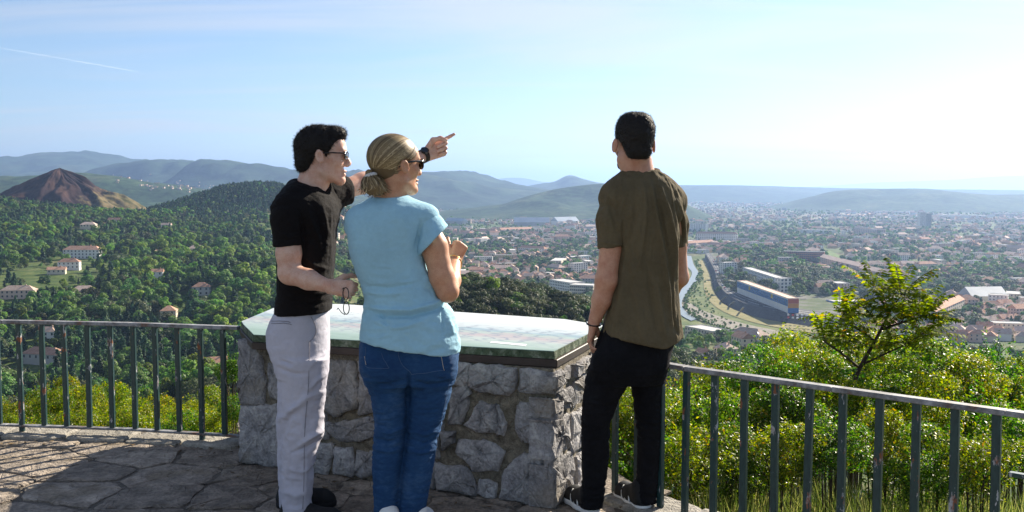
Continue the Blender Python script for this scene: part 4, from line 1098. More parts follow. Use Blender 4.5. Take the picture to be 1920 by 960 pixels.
# hillside houses: photo pixel of the front base, size in metres
HILL_HOUSES = [((118, 487), (174, 488), 9, 10, 'white', 0, 'long white farmhouse with orange roof on the left hillside', 'hip'), ((0, 562), (42, 560), 6, 9, 'pink', 1, 'low pink house at the left edge', 'hip'), ((108, 506), (131, 504), 6, 8, 'white', 2, 'white villa below the long farmhouse', 'hip'),
    ((88, 515), (104, 513), 3.5, 6, 'cream', 0, 'small cream annex left of the white villa', 'gable'), ((150, 430), (166, 429), 5, 8, 'cream', 1, 'cream house under the spoil heap', 'hip'), ((202, 421), (215, 421), 5, 8, 'white', 2, 'small white house right below the spoil heap', 'gable'),
    ((284, 533), (292, 532), 9, 6, 'white', 0, 'narrow white tower house amid the trees', 'gable'), ((352, 478), (372, 477), 6, 9, 'cream', 1, 'pale house with pink roof in the wood', 'hip'), ((302, 430), (310, 430), 5, 6, 'white', 1, 'small white gable high in the wood', 'gable'),
    ((360, 556), (380, 555), 6, 8, 'grey', 2, 'grey stone house among garden trees', 'hip'), ((132, 562), (160, 560), 6, 9, 'pink', 1, 'pink house half hidden by trees', 'hip'), ((300, 600), (315, 599), 5, 8, 'cream', 0, 'small cream house beside a cypress', 'hip'),
    ((290, 478), (308, 477), 3.5, 7, 'white', 1, 'low white house beside a lawn', 'flat'), ((40, 682), (96, 686), 5, 9, 'grey', 2, 'house with long roof seen through the left railing', 'hip'), ((296, 758), (328, 756), 5, 8, 'ochre', 0, 'terracotta roof seen through the railing bars', 'hip'), ((392, 702), (410, 700), 5, 7, 'cream', 0, 'small red roof right in the left railing', 'gable'),
    ((68, 640), (84, 640), 5, 7, 'white', 1, 'small white house behind the second railing bar', 'hip')]
HH = []
for p0, p1, h, dep, wc_, rf, lb, rt in HILL_HOUSES:
    g0 = ground_at(*p0, dmin=330); 
    if g0 is None: continue
    a = g0; b = P(p1[0], 0, g0.y); b = Vector((b.x, g0.y + (p0[1] - p1[1]) * 1.5, g0.z))
    c, yaw, w = footprint(a, b, dep); HH.append((c.x, c.y, g0.z, w))
    if w > 18 or 'villa' in lb: SPARSE += [(c.x + dx_, c.y - dy_, 13) for dx_ in (-12, 0, 12) for dy_ in (16, 32, 48)]
    SPARSE.append((c.x, c.y - 12, 15)); SPARSE.append((c.x, c.y + 2, 13)); SPARSE.append((c.x, c.y - 28, 9))
    wb, rb, nb = house_geo(w, dep, h, rt, TOWN_RNG)
    place('house', (c.x, c.y, g0.z + 0.5), yaw, lb, 'house', [('wall', wb, WM[wc_], None), ('roof', rb, ROOFS[rf][1], None), ('window_glazing', nb, M_WIN, 'stuff')], 'houses on the left hillside')
# houses at the foot of the slope, right of the man in olive
NEARH = [((1338, 669), (1352, 674), 5.5, 9, 'cream', 1, 'cream house with hip roof just above the right railing', 'hip', -94), ((1366, 632), (1424, 640), 6, 12, 'white', 1, 'large white house with broad pink roof by the gravel bank', 'hip', -103), ((1371, 645), (1390, 652), 7, 9, 'cream', 2, 'tall narrow house between two pale roofs', 'gable', -98),
         ((1284, 612), (1336, 622), 8, 16, 'cream', 1, 'flat-roofed cream block beside the round tree', 'flat', -104), ((1303, 669), (1320, 672), 3.5, 6, 'white', 0, 'small red-roofed shed at the left of the cream house', 'gable', -93)]
for p0, p1, h, dep, wc_, rf, lb, rt, zz in NEARH:
    a, b = PL(*p0, zz), PL(*p1, zz); b = PL(p1[0] + (8 if p0[0] == 1338 else 0), p1[1], zz); c, yaw, w = footprint(a, b, dep); FOOT.append((c.x, c.y, 14)); HH.append((c.x, c.y, zz, w))
    wb, rb, nb = house_geo(w, dep, h, rt, TOWN_RNG)
    place('house', (c.x, c.y, tz(c.x, c.y) + 0.3), yaw, lb, 'house', [('wall', wb, WM[wc_], None), ('roof', rb, M_FLATROOF if rt == 'flat' else ROOFS[rf][1], None), ('window_glazing', nb, M_WIN, 'stuff')], 'houses at the foot of the slope')
# ---------------------------------------------------------------- many houses: the largest 230 one by one, the rest as one mass
def region(u, v):
    if u < 690: return 'between man and woman'
    if u < 960: return 'right of the woman'
    if u < 1130: return 'left of the olive shirt'
    if u < 1480: return 'beyond the river road'
    if u < 1700: return 'behind the sapling'
    return 'at far right'
def fill_town():
    rng = random.Random(31); cand = []
    cells = {}
    def reg(f):
        for gx in range(int((f[0] - 90) // 90), int((f[0] + 90) // 90) + 1):
            for gy in range(int((f[1] - 90) // 90), int((f[1] + 90) // 90) + 1): cells.setdefault((gx, gy), []).append(f)
    for f in FOOT: reg(f)
    def ok(x, y, r):
        return all((x - f[0]) ** 2 + (y - f[1]) ** 2 > (f[2] + r) ** 2 for f in cells.get((int(x // 90), int(y // 90)), ()))
    BUSY = [(p.x, p.y) for p in BANK_LO + BANK_HI + ROAD_FAR]
    def free(u, v):                                   # keep the river, road and fields clear
        if 1240 < u < 1345 and 474 < v < 640: return False
        if v > 500 and 1330 < u < 1480 + (v - 560) * 2 and v > 0.33 * (u - 1330) + 497: return False
        if 1505 < u < 1605 and 525 < v < 558: return False
        if 1520 < u < 1660 and 565 < v < 612: return False
        if 1535 < u < 1590 and 466 < v < 490: return False
        return True
    # streets of the right-hand quarter, rows of houses in the middle, loose houses elsewhere
    uv = [(rng.uniform(560, 2000), 374 + (rng.random() ** 1.9) * 270) for _ in range(17000)]
    PP = [PL(u, v) for u, v in uv]; px_, py_ = np.array([p.x for p in PP]), np.array([p.y for p in PP])
    NZ, TZ = fbm2(px_, py_, 230, 3, 6.1), town_z(px_, py_)
    for k, (u, v) in enumerate(uv):
        if u < 1130 and v > 535: continue
        if 690 < u < 840 and v > 400: continue
        if 1130 < u < 1285 and v > 400: continue
        if not free(u, v): continue
        p = PP[k]; d = p.y; p.z = float(TZ[k])
        n = float(NZ[k]); th = -0.16 if v > 420 else -0.12
        if 860 < u < 1040 and 455 < v < 532: th = -0.30
        if 1780 < u and v > 560: th = -0.5
        if 1560 < u and 440 < v < 520: th = -0.2
        if n < th: continue
        yaw = round(n * 3) * 0.4 + rng.uniform(-0.15, 0.15) + (math.pi / 2 if rng.random() < 0.4 else 0)
        big = rng.random() < (0.2 if v < 470 else 0.14)
        w, l, h = (rng.uniform(16, 34), rng.uniform(10, 14), rng.uniform(7, 13)) if big else (rng.uniform(9, 15), rng.uniform(8, 11), rng.uniform(4, 7.5))
        if not ok(p.x, p.y, max(w, l) * 0.42): continue
        FOOT.append((p.x, p.y, max(w, l) * 0.42)); reg(FOOT[-1])
        rt = 'flat' if (big and rng.random() < 0.6) else ('hip' if rng.random() < 0.55 else 'gable')
        cand.append((w * h / d, u, v, p, yaw, w, l, h, rt, rng.choice([0, 0, 1, 1, 2, 2, 3, 4]), rng.choice([0, 0, 1, 1, 1, 2])))
    cand.sort(key=lambda c: -c[0])
    vis = [c for c in cand if c[1] < 1925]; named = {}
    pick = vis[:230]; ids = set(id(c) for c in pick)
    for s, u, v, p, yaw, w, l, h, rt, wi, ri in pick:
        wb, rb, nb = house_geo(w, l, h, rt, rng)
        size = 'long' if w > 16 else ('tall' if h > 6.4 else ('low' if h < 4.8 else 'small'))
        near = 'near' if v > 520 else ('middle' if v > 455 else 'far')
        lb = '%s %s house, %s roof, %s town %s' % (size, WALLS[wi][0], 'flat' if rt == 'flat' else ROOFS[ri][0] + ' ' + rt, near, region(u, v))
        o_ = place('house', (p.x, p.y, p.z), yaw, lb, 'house', [('wall', wb, WALLS[wi][1], None), ('roof', rb, M_FLATROOF if rt == 'flat' else ROOFS[ri][1], None), ('window_glazing', nb, M_WIN, 'stuff')], 'houses of the town'); named.setdefault(lb, []).append((u, o_))
    order_labels(named)
    rest = [c for c in cand if id(c) not in ids]
    # one mesh per material slot would do; a single mesh with several materials
    V, Fc, mi = [], [], []
    mats = [m for _, m in WALLS] + [m for _, m in ROOFS] + [M_FLATROOF]
    for s, u, v, p, yaw, w, l, h, rt, wi, ri in rest:
        wb, rb, nb = house_geo(w, l, h, rt, rng); M = Matrix.Translation(p) @ Matrix.Rotation(yaw, 4, 'Z')
        for mb, m in ((wb, wi), (rb, 8 if rt == 'flat' else 5 + ri)):
            b = len(V); V += [M @ q for q in mb.v]; Fc += [tuple(i + b for i in f) for f in mb.f]; mi += [m] * len(mb.f)
    me = new_mesh('town_houses', V, Fc)
    for m in mats: me.materials.append(m)
    me.polygons.foreach_set('material_index', mi)
    o = link('far_town', me); tag(o, 'mass of small far houses across the plain', kind='stuff')
fill_town()
def village():
    """white specks on the slope behind the wooded hill"""
    rng = random.Random(4); V, Fc = [], []
    dg = bpy.context.evaluated_depsgraph_get()
    for k in range(60):
        u = rng.gauss(320, 55); v = 336 + (u - 240) * 0.13 + rng.gauss(0, 7)
        a = P(u, v, 1.0) - Vector((0, 0, CAM_Z)); hit = scene.ray_cast(dg, Vector((0, 0, CAM_Z)) + a.normalized() * 1800, a.normalized())
        if not hit[0]: continue
        p = hit[1]; w = rng.uniform(5, 10); M = Matrix.Translation(p) @ Matrix.Rotation(rng.uniform(-.6, .6), 4, 'Z'); mb = MB().box((-w/2, -4, -4), (w/2, 4, rng.uniform(2.5, 5)), M)
        b = len(V); V += mb.v; Fc += [tuple(i + b for i in f) for f in mb.f]
    o = link('village', new_mesh('village', V, Fc, WM['pink'])); tag(o, 'scatter of tiny white village houses on the blue slope', kind='stuff')
bpy.context.view_layer.update(); village()

# ---------------------------------------------------------------- cars and lamp posts on the road
def car_meshes():
    body = MB(); prof = [(-2.1, 0.3), (2.1, 0.3), (2.15, 0.75), (1.3, 0.88), (0.7, 1.42), (-1.1, 1.45), (-1.95, 0.95), (-2.15, 0.8)]
    n = len(prof); vs = [(x, -0.85 if z < 1 else -0.68, z) for x, z in prof] + [(x, 0.85 if z < 1 else 0.68, z) for x, z in prof]
    body.add(vs, [tuple(range(n)), tuple(range(2*n - 1, n - 1, -1))] + [(i, n + i, n + (i+1) % n, (i+1) % n) for i in range(n)])
    gl = MB().box((-1.2, -0.80, 0.98), (0.85, 0.80, 1.30)); gl.add([(0.72, -.6, 1.42), (1.28, -.6, .92), (1.28, .6, .92), (0.72, .6, 1.42)], [(0, 1, 2, 3)])
    wh = MB()
    for x in (-1.35, 1.35):
        for y in (-0.8, 0.8): wh.tube([(x, y - 0.1, 0.32), (x, y + 0.1, 0.32)], 0.32, 12)
    return body, gl, wh
_b, _g, _w2 = car_meshes(); M_TYRE = plain('tyre', (0.02, 0.02, 0.02), 0.8)
CARC = [('white', (0.75, 0.75, 0.74)), ('silver', (0.45, 0.46, 0.47)), ('black', (0.03, 0.03, 0.035)), ('red', (0.40, 0.04, 0.03)), ('blue', (0.05, 0.12, 0.30))]
CARM = [_b.mesh('car_body', NT('car_' + n_).done(None) if False else plain('car_paint_' + n_, c_, 0.25, 0.6, var=0.02)) for n_, c_ in CARC]
CARG, CARW = _g.mesh('car_glass', M_WIN), _w2.mesh('car_wheels', M_TYRE)
def put_car(p, yaw, k, label, group):
    r = empty('car', p, label, 'car', group); r.rotation_euler = (0, 0, yaw)
    link('body', CARM[k], r); link('window', CARG, r); link('wheel_set', CARW, r)
def cars():
    rng = random.Random(9); n = 0
    for i in range(len(BANK_HI) - 1):
        for k in range(7):
            f = (k + rng.uniform(0.1, 0.9)) / 7; lane = rng.choice((0.16, 0.5, 0.84))
            a = BANK_HI[i].lerp(BANK_HI[i+1], f); b = ROAD_FAR[i].lerp(ROAD_FAR[i+1], f); p = a.lerp(b, lane)
            t = BANK_HI[i+1] - BANK_HI[i]; px = to_pix(p)
            if px[0] > 1560 or rng.random() < 0.3: continue
            c = rng.choice((0, 0, 0, 1, 1, 2, 3, 4)); ln = {0.16: 'river-side', 0.5: 'middle', 0.84: 'town-side'}[lane]
            wh = ['near the bridge', 'at the upper bend', 'left of the long slab block', 'left of the blue building', 'in front of the blue building', 'near the orange end wall'][i]
            put_car((p.x, p.y, p.z + 0.06), math.atan2(t.y, t.x) + (math.pi if lane > 0.4 else 0), c, '%s car on the %s lane of the embankment road %s' % (CARC[c][0], ln, wh), 'cars on the embankment road'); n += 1
    for k in range(22):
        u = 1478 + (k % 11) * 8.5; v = 592 + (k // 11) * 5 + (k % 11) * 0.4; p = PL(u, v, ZR); c = rng.choice((0, 0, 1, 2, 3))
        put_car((p.x, p.y, p.z + 0.03), 1.2, c, '%s car parked in the %s row beside the orange end wall' % (CARC[c][0], 'back' if k < 11 else 'front'), 'cars parked by the store')
    p = PL(1367, 673, -93.5); put_car((p.x, p.y, tz(p.x, p.y) + 0.1), 0.2, 4, 'pale blue car parked in front of the cream house', None)
    M_POST = plain('grey_post', (0.42, 0.43, 0.44), 0.5)
    post = MB().tube([(0, 0, 0), (0, 0, 9)], [0.14, 0.09], 6); post.tube([(0, 0, 9), (0.4, 0, 9.4), (1.9, 0, 9.5)], [0.08, 0.07, 0.05], 6); pm = post.mesh('post', M_POST)
    lm = MB().box((1.6, -0.15, 9.42), (2.4, 0.15, 9.58)).mesh('lamp_head', M_POST)
    lamps = []
    for i in range(len(ROAD_FAR) - 2):
        for f in (0.1, 0.5):
            p = ROAD_FAR[i].lerp(ROAD_FAR[i+1], f)
            r = empty('street_lamp', p, 'tall street lamp along the embankment road', 'street lamp', 'street lamps of the embankment road'); r.rotation_euler = (0, 0, math.pi)
            link('pole', pm, r); link('lamp_head', lm, r); lamps.append((to_pix(p)[0], r))
    order_labels({'street lamp along the near bend of the embankment road': lamps[len(lamps) // 2:], 'street lamp along the far bend of the embankment road': lamps[:len(lamps) // 2]})
def to_pix(p):
    d = Vector(p) - Vector((0, 0, CAM_Z)); zc_ = d.y * CP - d.z * SP; return (960 + F * d.x / zc_, 480 - F * (d.y * SP + d.z * CP) / zc_)
cars()
# ================================================================== woods
def scatter():
    rng = np.random.default_rng(3); rec = []          # x, y, height, kind
    def add(x, y, h, k): rec.append(np.stack([x, y, h, k], 1))
    # left hillside
    n = 30000; ua = rng.uniform(-0.60, -0.10, n); r = np.sqrt(rng.uniform(330 ** 2, 1750 ** 2, n)); x, y = ua * r, r
    nz = fbm2(x, y, 120, 3, 2.2); nk = fbm2(x, y, 90, 3, 7.7); keep = (nz > -0.08) | (rng.random(n) < 0.14)
    keep &= ~((ua > -0.14) & (y > 900))
    dc = np.hypot(x - P(112, 312, 1500).x, y - 1500); keep &= ~((dc < 128)); keep &= ~((y > 1440) & (np.abs(x + 420) < 190))
    x, y, nk = x[keep], y[keep], nk[keep]; m = len(x); q = rng.random(m)
    nk = nk + 0.10 * sstep(800, 1000, y) * (1 - sstep(1420, 1500, y)) * sstep(-620, -300, x)
    k = np.where(nk > 0.16, np.where(q < 0.75, 4, 0), np.where(nk < -0.22, np.where(q < 0.6, 2, 0), np.where(q < 0.42, 0, np.where(q < 0.60, 3, np.where(q < 0.78, 1, np.where(q < 0.88, 4, np.where(q < 0.97, 2, 5)))))))
    h = np.choose(k.astype(int), [8.5, 6.5, 11, 4.2, 8.5, 9]) * np.exp(rng.normal(0, 0.34, m)); h = np.minimum(h, np.where(y > 1150, 10.5, 15.0)); add(x, y, h, k)
    # wooded hill: pines
    n = 5200; x = rng.normal(-425, 130, n); y = rng.normal(1590, 105, n); k = np.where(rng.random(n) < 0.92, 2, 0); add(x, y, rng.uniform(6, 10, n), k)
    # spur in front of the table
    n = 3600; x = rng.normal(-22, 62, n); y = rng.normal(315, 75, n); kk = (y > 150) & (y < 480); x, y = x[kk], y[kk]; k = np.where(rng.random(len(x)) < 0.8, 1, np.where(rng.random(len(x)) < 0.6, 0, 4)); add(x, y, rng.uniform(3.2, 6.8, len(x)), k)
    # slopes below the terrace on the right
    n = 1500; ua = rng.uniform(0.10, 0.60, n); r = rng.uniform(330, 800, n); x, y = ua * r, r; kk = (ua < 0.24) | (r < 640); x, y = x[kk], y[kk]; k = np.where(rng.random(len(x)) < 0.5, 0, np.where(rng.random(len(x)) < 0.5, 1, 4)); add(x, y, rng.uniform(4, 9, len(x)), k)
    # plain
    n = 52000; v = 366 + rng.random(n) ** 1.55 * 262; u = rng.uniform(540, 2020, n)
    d = F * (CAM_Z - PLAIN) / (v - 350); x = (u - 960) / F * d; y = d; nz = fbm2(x, y, 260, 4, 5.1)
    keep = (nz > 0.13) | (rng.random(n) < 0.20)
    keep &= ~((u > 1240) & (u < 1348) & (v > 478) & (v < 640))
    keep &= ~((v > 500) & (u > 1330) & (u < 1480 + (v - 560) * 2) & (v > 0.33 * (u - 1330) + 497))
    keep &= ~((u > 1505) & (u < 1605) & (v > 525) & (v < 558)); keep &= ~((u > 1520) & (u < 1660) & (v > 560) & (v < 612)); keep &= ~((u > 1535) & (u < 1590) & (v > 466) & (v < 490))
    keep &= ~((u < 1100) & (v > 548))
    x, y = x[keep], y[keep]; k = np.where(rng.random(len(x)) < 0.55, 0, np.where(rng.random(len(x)) < 0.5, 1, np.where(rng.random(len(x)) < 0.5, 4, 2))); add(x, y, rng.uniform(6, 13, len(x)), k)
    # dark groves of the town
    for (u0, v0, su, sv, nn) in ((1502, 540, 20, 10, 260), (1440, 500, 26, 6, 90), (1545, 556, 14, 6, 60), (1420, 560, 30, 3, 30), (1580, 560, 12, 4, 30), (1660, 575, 20, 8, 60), (1565, 528, 10, 4, 60), (1440, 445, 30, 8, 220), (1400, 470, 40, 4, 120), (1495, 478, 20, 5, 60), (1670, 540, 20, 6, 60), (1760, 545, 40, 7, 160), (1850, 520, 30, 8, 120), (1890, 545, 20, 10, 60), (1010, 500, 24, 6, 160), (1060, 505, 18, 9, 90), (960, 462, 30, 7, 160), (1080, 465, 24, 9, 150), (870, 470, 20, 8, 80), (1700, 470, 60, 8, 200), (1400, 540, 8, 14, 40), (1365, 535, 8, 12, 40), (1785, 610, 14, 10, 40), (1625, 560, 12, 6, 30)):
        u = rng.normal(u0, su, nn); v = np.maximum(rng.normal(v0, sv, nn), 366); d = F * (CAM_Z - PLAIN) / (v - 350); k = np.where(rng.random(nn) < 0.6, 1, 0); add((u - 960) / F * d, d, rng.uniform(8, 15, nn), k)
    # scrub on the river banks
    nn = 700; v = rng.uniform(486, 640, nn); e = np.interp(v, [486, 510, 530, 547, 562, 578, 592, 602, 640], [1300, 1311, 1304, 1292, 1282, 1282, 1294, 1312, 1400]); u = np.where(rng.random(nn) < 0.6, e + np.abs(rng.normal(3, 5, nn)), e + rng.uniform(0, 60, nn)); edge_ = np.interp(v, [486, 515, 545, 570, 590, 606, 640], [1312, 1322, 1328, 1345, 1392, 1460, 1560]); kk = u < edge_; u, v = u[kk], v[kk]; d = F * (CAM_Z + 119.4) / (v - 350); scrub = len(u); add((u - 960) / F * d, d, rng.uniform(1.2, 4.0, scrub), np.where(rng.random(scrub) < 0.5, 0, 4))
    # road-side trees in front of the blue building
    u = np.linspace(1388, 1470, 13); v = np.interp(u, [1388, 1470], [556, 588]); d = F * (CAM_Z + 112) / (v - 350); add((u - 960) / F * d, d, rng.uniform(5, 8, 13), np.zeros(13))
    A = np.concatenate(rec); x, y = A[:, 0], A[:, 1]; keep = np.ones(len(A), bool)
    # keep houses, lawns and roads clear
    obst = np.array([(f[0], f[1], f[2] * 0.95) for f in FOOT] + SPARSE)
    key = {}
    for i, (ox, oy, rr_) in enumerate(obst):
        for gx in range(int((ox - rr_) // 40), int((ox + rr_) // 40) + 1):
            for gy in range(int((oy - rr_) // 40), int((oy + rr_) // 40) + 1): key.setdefault((gx, gy), []).append(i)
    gx, gy = (x // 40).astype(int), (y // 40).astype(int)
    for i in range(len(A)):
        c = key.get((gx[i], gy[i]))
        if c:
            for j in c:
                if (x[i] - obst[j, 0]) ** 2 + (y[i] - obst[j, 1]) ** 2 < obst[j, 2] ** 2: keep[i] = False; break
    A = A[keep]; z = town_z(A[:, 0], A[:, 1]); return A, z
BARS = [18, 66, 111, 157, 202, 246, 290, 335, 377, 420]
NUM = ['zero', 'one', 'two', 'three', 'four', 'five', 'six', 'seven', 'eight', 'nine', 'ten']
def rail_gap(u):
    k = sum(1 for b in BARS if b < u)
    return 'left of the first railing bar' if k == 0 else ('right of the last left railing bar' if k == 10 else 'between left railing bars %s and %s' % (NUM[k], NUM[k + 1]))
def plant():
    A, z = scatter(); rng = np.random.default_rng(8)
    x, y, h, k = A[:, 0], A[:, 1], A[:, 2], A[:, 3].astype(int)
    ontown = (np.abs(z - PLAIN) < 2) & (x > 0.19 * y) & (y < 1500) & (y > 880) & (x < 0.40 * y)
    V = np.stack([x, y, z + h * 0.6], 1); px = to_px(V); size = h / y
    inview = (px[:, 0] > -20) & (px[:, 0] < 1940) & (px[:, 1] < 760)
    hidden = ((px[:, 0] > 500) & (px[:, 0] < 860) & (px[:, 1] > 400)) | ((px[:, 0] > 1100) & (px[:, 0] < 1285) & (px[:, 1] > 400)) | ((px[:, 1] > 590) & (px[:, 0] > 430) & (px[:, 0] < 1150))
    hidden |= (px[:, 1] > 690) & (px[:, 0] > 1240)
    score = np.where(inview & ~hidden, size, 0); order = np.argsort(-score); pick = order[:300]; rest = np.ones(len(A), bool); rest[pick] = False
    named = {}; NM = ['round_tree', 'holm_oak', 'pine_tree', 'olive_tree', 'bright_tree', 'cypress']
    DS = ['round broadleaf tree', 'dark evergreen oak', 'dark pine', 'grey-green olive tree', 'bright green tree', 'slim dark cypress']
    for i in pick:
        u, v = px[i]
        where = 'on the dark wooded spur behind the table' if (640 < u < 1130) else ('at the foot of the slope by the river houses' if u > 1240 else (rail_gap(u) if v > 600 else ('on the left hillside above the railing' if u < 250 else 'on the hillside left of the pointing man')))
        sz = 'large ' if h[i] > 8 else ('small ' if h[i] < 4.2 else '')
        lb = sz + DS[k[i]] + ' ' + where
        if v > 600 and u < 440: lb += ', near the rail' if v < 640 else (', halfway down' if v < 690 else ', low down')
        r = empty(NM[k[i]], (x[i], y[i], z[i]), lb, 'tree', 'trees of the slopes around the valley')
        s = h[i]; a = rng.uniform(0, 6.28); r.rotation_euler = (0, 0, a); wv = rng.uniform(0.9, 1.2); r.scale = (s * wv, s * wv, s)
        cr, tr = TREES[NM.index(NM[k[i]]) and KINDS[k[i]] or KINDS[0]][rng.integers(0, 3)]
        link('crown', cr, r); link('trunk', tr, r); named.setdefault(lb, []).append((u, r))
    order_labels(named)
    for nm, sel, lib, lb in (('woodland', rest & (y < 1350), TREES, 'dense mixed woodland covering the slopes'), ('far_woodland', rest & (y >= 1350), LOWTREES, 'far trees and groves of the plain and hills')):
        ms = []; base = []
        for kk in KINDS:
            base.append(len(ms)); ms += [m[0] for m in lib[kk]]
        nv = len(lib['oak']); ii = np.array(base)[k[sel]] + rng.integers(0, nv, sel.sum())
        instancer(nm, np.stack([x[sel], y[sel], z[sel]], 1), rng.uniform(0, 6.28, sel.sum()), h[sel] * rng.uniform(0.9, 1.15, sel.sum()), ii, ms, lb)
plant()
# ================================================================== people: implicit surfaces meshed with surface nets
class SDF:
    def __init__(s, lo, hi, h):
        s.h = h; s.lo = np.array(lo, dtype=np.float64)
        s.n = np.ceil((np.array(hi) - s.lo) / h).astype(int) + 1
        s.ax = [s.lo[i] + np.arange(s.n[i]) * h for i in range(3)]
        s.F = np.full(s.n, 1.0, dtype=np.float32)
    def sub(s, lo, hi):
        sl, co = [], []
        for i in range(3):
            a = int(np.clip(math.floor((lo[i] - s.lo[i]) / s.h), 0, s.n[i])); b = int(np.clip(math.ceil((hi[i] - s.lo[i]) / s.h) + 1, 0, s.n[i]))
            sl.append(slice(a, b)); sh = [1, 1, 1]; sh[i] = -1
            co.append(s.ax[i][a:b].astype(np.float32).reshape(sh))
        return tuple(sl), co
    def smin(s, sl, d, k):
        A = s.F[sl]
        if A.size == 0: return
        if k > 0:
            h = np.maximum(k - np.abs(A - d), 0) / k
            s.F[sl] = np.minimum(A, d) - h * h * k * 0.25
        else: s.F[sl] = np.minimum(A, d)
    def smax(s, sl, d, k):
        A = s.F[sl]
        if A.size == 0: return
        if k > 0:
            h = np.maximum(k - np.abs(A - d), 0) / k
            s.F[sl] = np.maximum(A, d) + h * h * k * 0.25
        else: s.F[sl] = np.maximum(A, d)
    def _cone(s, a, b, ra, rb, pad):
        a, b = np.array(a), np.array(b); r = max(ra, rb) + pad
        sl, (X, Y, Z) = s.sub(np.minimum(a, b) - r, np.maximum(a, b) + r)
        ba = b - a; L = float(ba @ ba) + 1e-12
        t = np.clip(((X - a[0]) * ba[0] + (Y - a[1]) * ba[1] + (Z - a[2]) * ba[2]) / L, 0, 1)
        d = np.sqrt((X - a[0] - t * ba[0]) ** 2 + (Y - a[1] - t * ba[1]) ** 2 + (Z - a[2] - t * ba[2]) ** 2) - (ra + (rb - ra) * t)
        return sl, d
    def cone(s, a, b, ra, rb, k=0.02):
        sl, d = s._cone(a, b, ra, rb, k + 0.03); s.smin(sl, d, k)
    def chain(s, pts, rad, k=0.02):
        for i in range(len(pts) - 1): s.cone(pts[i], pts[i + 1], rad[i], rad[i + 1], k)
    def cut_cone(s, a, b, ra, rb, k=0.004):
        sl, d = s._cone(a, b, ra, rb, k + 0.02); s.smax(sl, -d, k)
    def _ell(s, c, r, M, pad):
        c = np.array(c, dtype=np.float64); m = max(r) + pad
        sl, (X, Y, Z) = s.sub(c - m, c + m)
        X, Y, Z = X - c[0], Y - c[1], Z - c[2]
        q = [X, Y, Z] if M is None else [X * M[i][0] + Y * M[i][1] + Z * M[i][2] for i in range(3)]
        k0 = np.sqrt(sum((q[i] / r[i]) ** 2 for i in range(3))); k1 = np.sqrt(sum((q[i] / r[i] ** 2) ** 2 for i in range(3))) + 1e-9
        return sl, k0 * (k0 - 1) / k1
    def ell(s, c, r, M=None, k=0.02):
        sl, d = s._ell(c, r, M, k + 0.02); s.smin(sl, d, k)
    def cut_ell(s, c, r, M=None, k=0.006):
        sl, d = s._ell(c, r, M, k + 0.02); s.smax(sl, -d, k)
    def loft(s, rows, k=0.03, n=2.3, off=0.0):
        """rows of (z, cx, cy, a, b): a stack of ellipses lying flat"""
        rows = sorted(rows); z = np.array([r[0] for r in rows])
        A = max(r[3] for r in rows) + k + 0.03; B = max(r[4] for r in rows) + k + 0.03
        xs = [r[1] for r in rows]; ys = [r[2] for r in rows]
        sl, (X, Y, Z) = s.sub((min(xs) - A, min(ys) - B, z[0] - k - 0.02), (max(xs) + A, max(ys) + B, z[-1] + k + 0.02))
        zz = Z.ravel()
        def it(c): 
            v = np.interp(zz, z, [r[c] for r in rows])
            for _ in range(3): v = np.convolve(np.pad(v, 2, mode='edge'), [.1, .2, .4, .2, .1], 'valid')
            return v.reshape(1, 1, -1).astype(np.float32)
        cx, cy, a, b = it(1), it(2), it(3) - off, it(4) - off
        q = (np.abs((X - cx) / a) ** n + np.abs((Y - cy) / b) ** n) ** (1.0 / n)
        d = (q - 1) * np.minimum(a, b) * 0.85
        cap = np.maximum(z[0] - Z, Z - z[-1])
        d = np.where(cap > 0, np.sqrt(np.maximum(d, 0) ** 2 + cap ** 2) + np.minimum(d, 0) * 0 , d)
        d = np.maximum(d, cap)
        s.smin(sl, d, k)
    def cut_plane(s, p, nrm, lo=None, hi=None, k=0.004):
        lo = s.lo if lo is None else lo; hi = s.lo + s.n * s.h if hi is None else hi
        nrm = np.array(nrm, dtype=np.float64); nrm = nrm / np.linalg.norm(nrm)
        sl, (X, Y, Z) = s.sub(lo, hi)
        d = (X - p[0]) * nrm[0] + (Y - p[1]) * nrm[1] + (Z - p[2]) * nrm[2]
        s.smax(sl, np.broadcast_to(d, s.F[sl].shape), k)
    def mesh(s):
        Fv = s.F; ins = Fv < 0
        n = np.array(Fv.shape) - 1
        cnt = np.zeros(n, dtype=np.int8)
        for dx in (0, 1):
            for dy in (0, 1):
                for dz in (0, 1): cnt += ins[dx:dx + n[0], dy:dy + n[1], dz:dz + n[2]]
        act = np.argwhere((cnt > 0) & (cnt < 8))
        idx = np.full(n, -1, dtype=np.int32); idx[act[:, 0], act[:, 1], act[:, 2]] = np.arange(len(act))
        cor = np.array([(i, j, k) for i in (0, 1) for j in (0, 1) for k in (0, 1)])
        val = np.stack([Fv[act[:, 0] + c[0], act[:, 1] + c[1], act[:, 2] + c[2]] for c in cor], 1).astype(np.float64)
        acc = np.zeros((len(act), 3)); num = np.zeros(len(act))
        for i in range(8):
            for j in range(i + 1, 8):
                if np.abs(cor[i] - cor[j]).sum() != 1: continue
                m = (val[:, i] < 0) != (val[:, j] < 0)
                t = np.where(m, val[:, i] / (val[:, i] - val[:, j] + 1e-20), 0)
                acc += np.where(m[:, None], cor[i] + t[:, None] * (cor[j] - cor[i]), 0); num += m
        V = s.lo + (act + acc / np.maximum(num, 1)[:, None]) * s.h
        quads = []
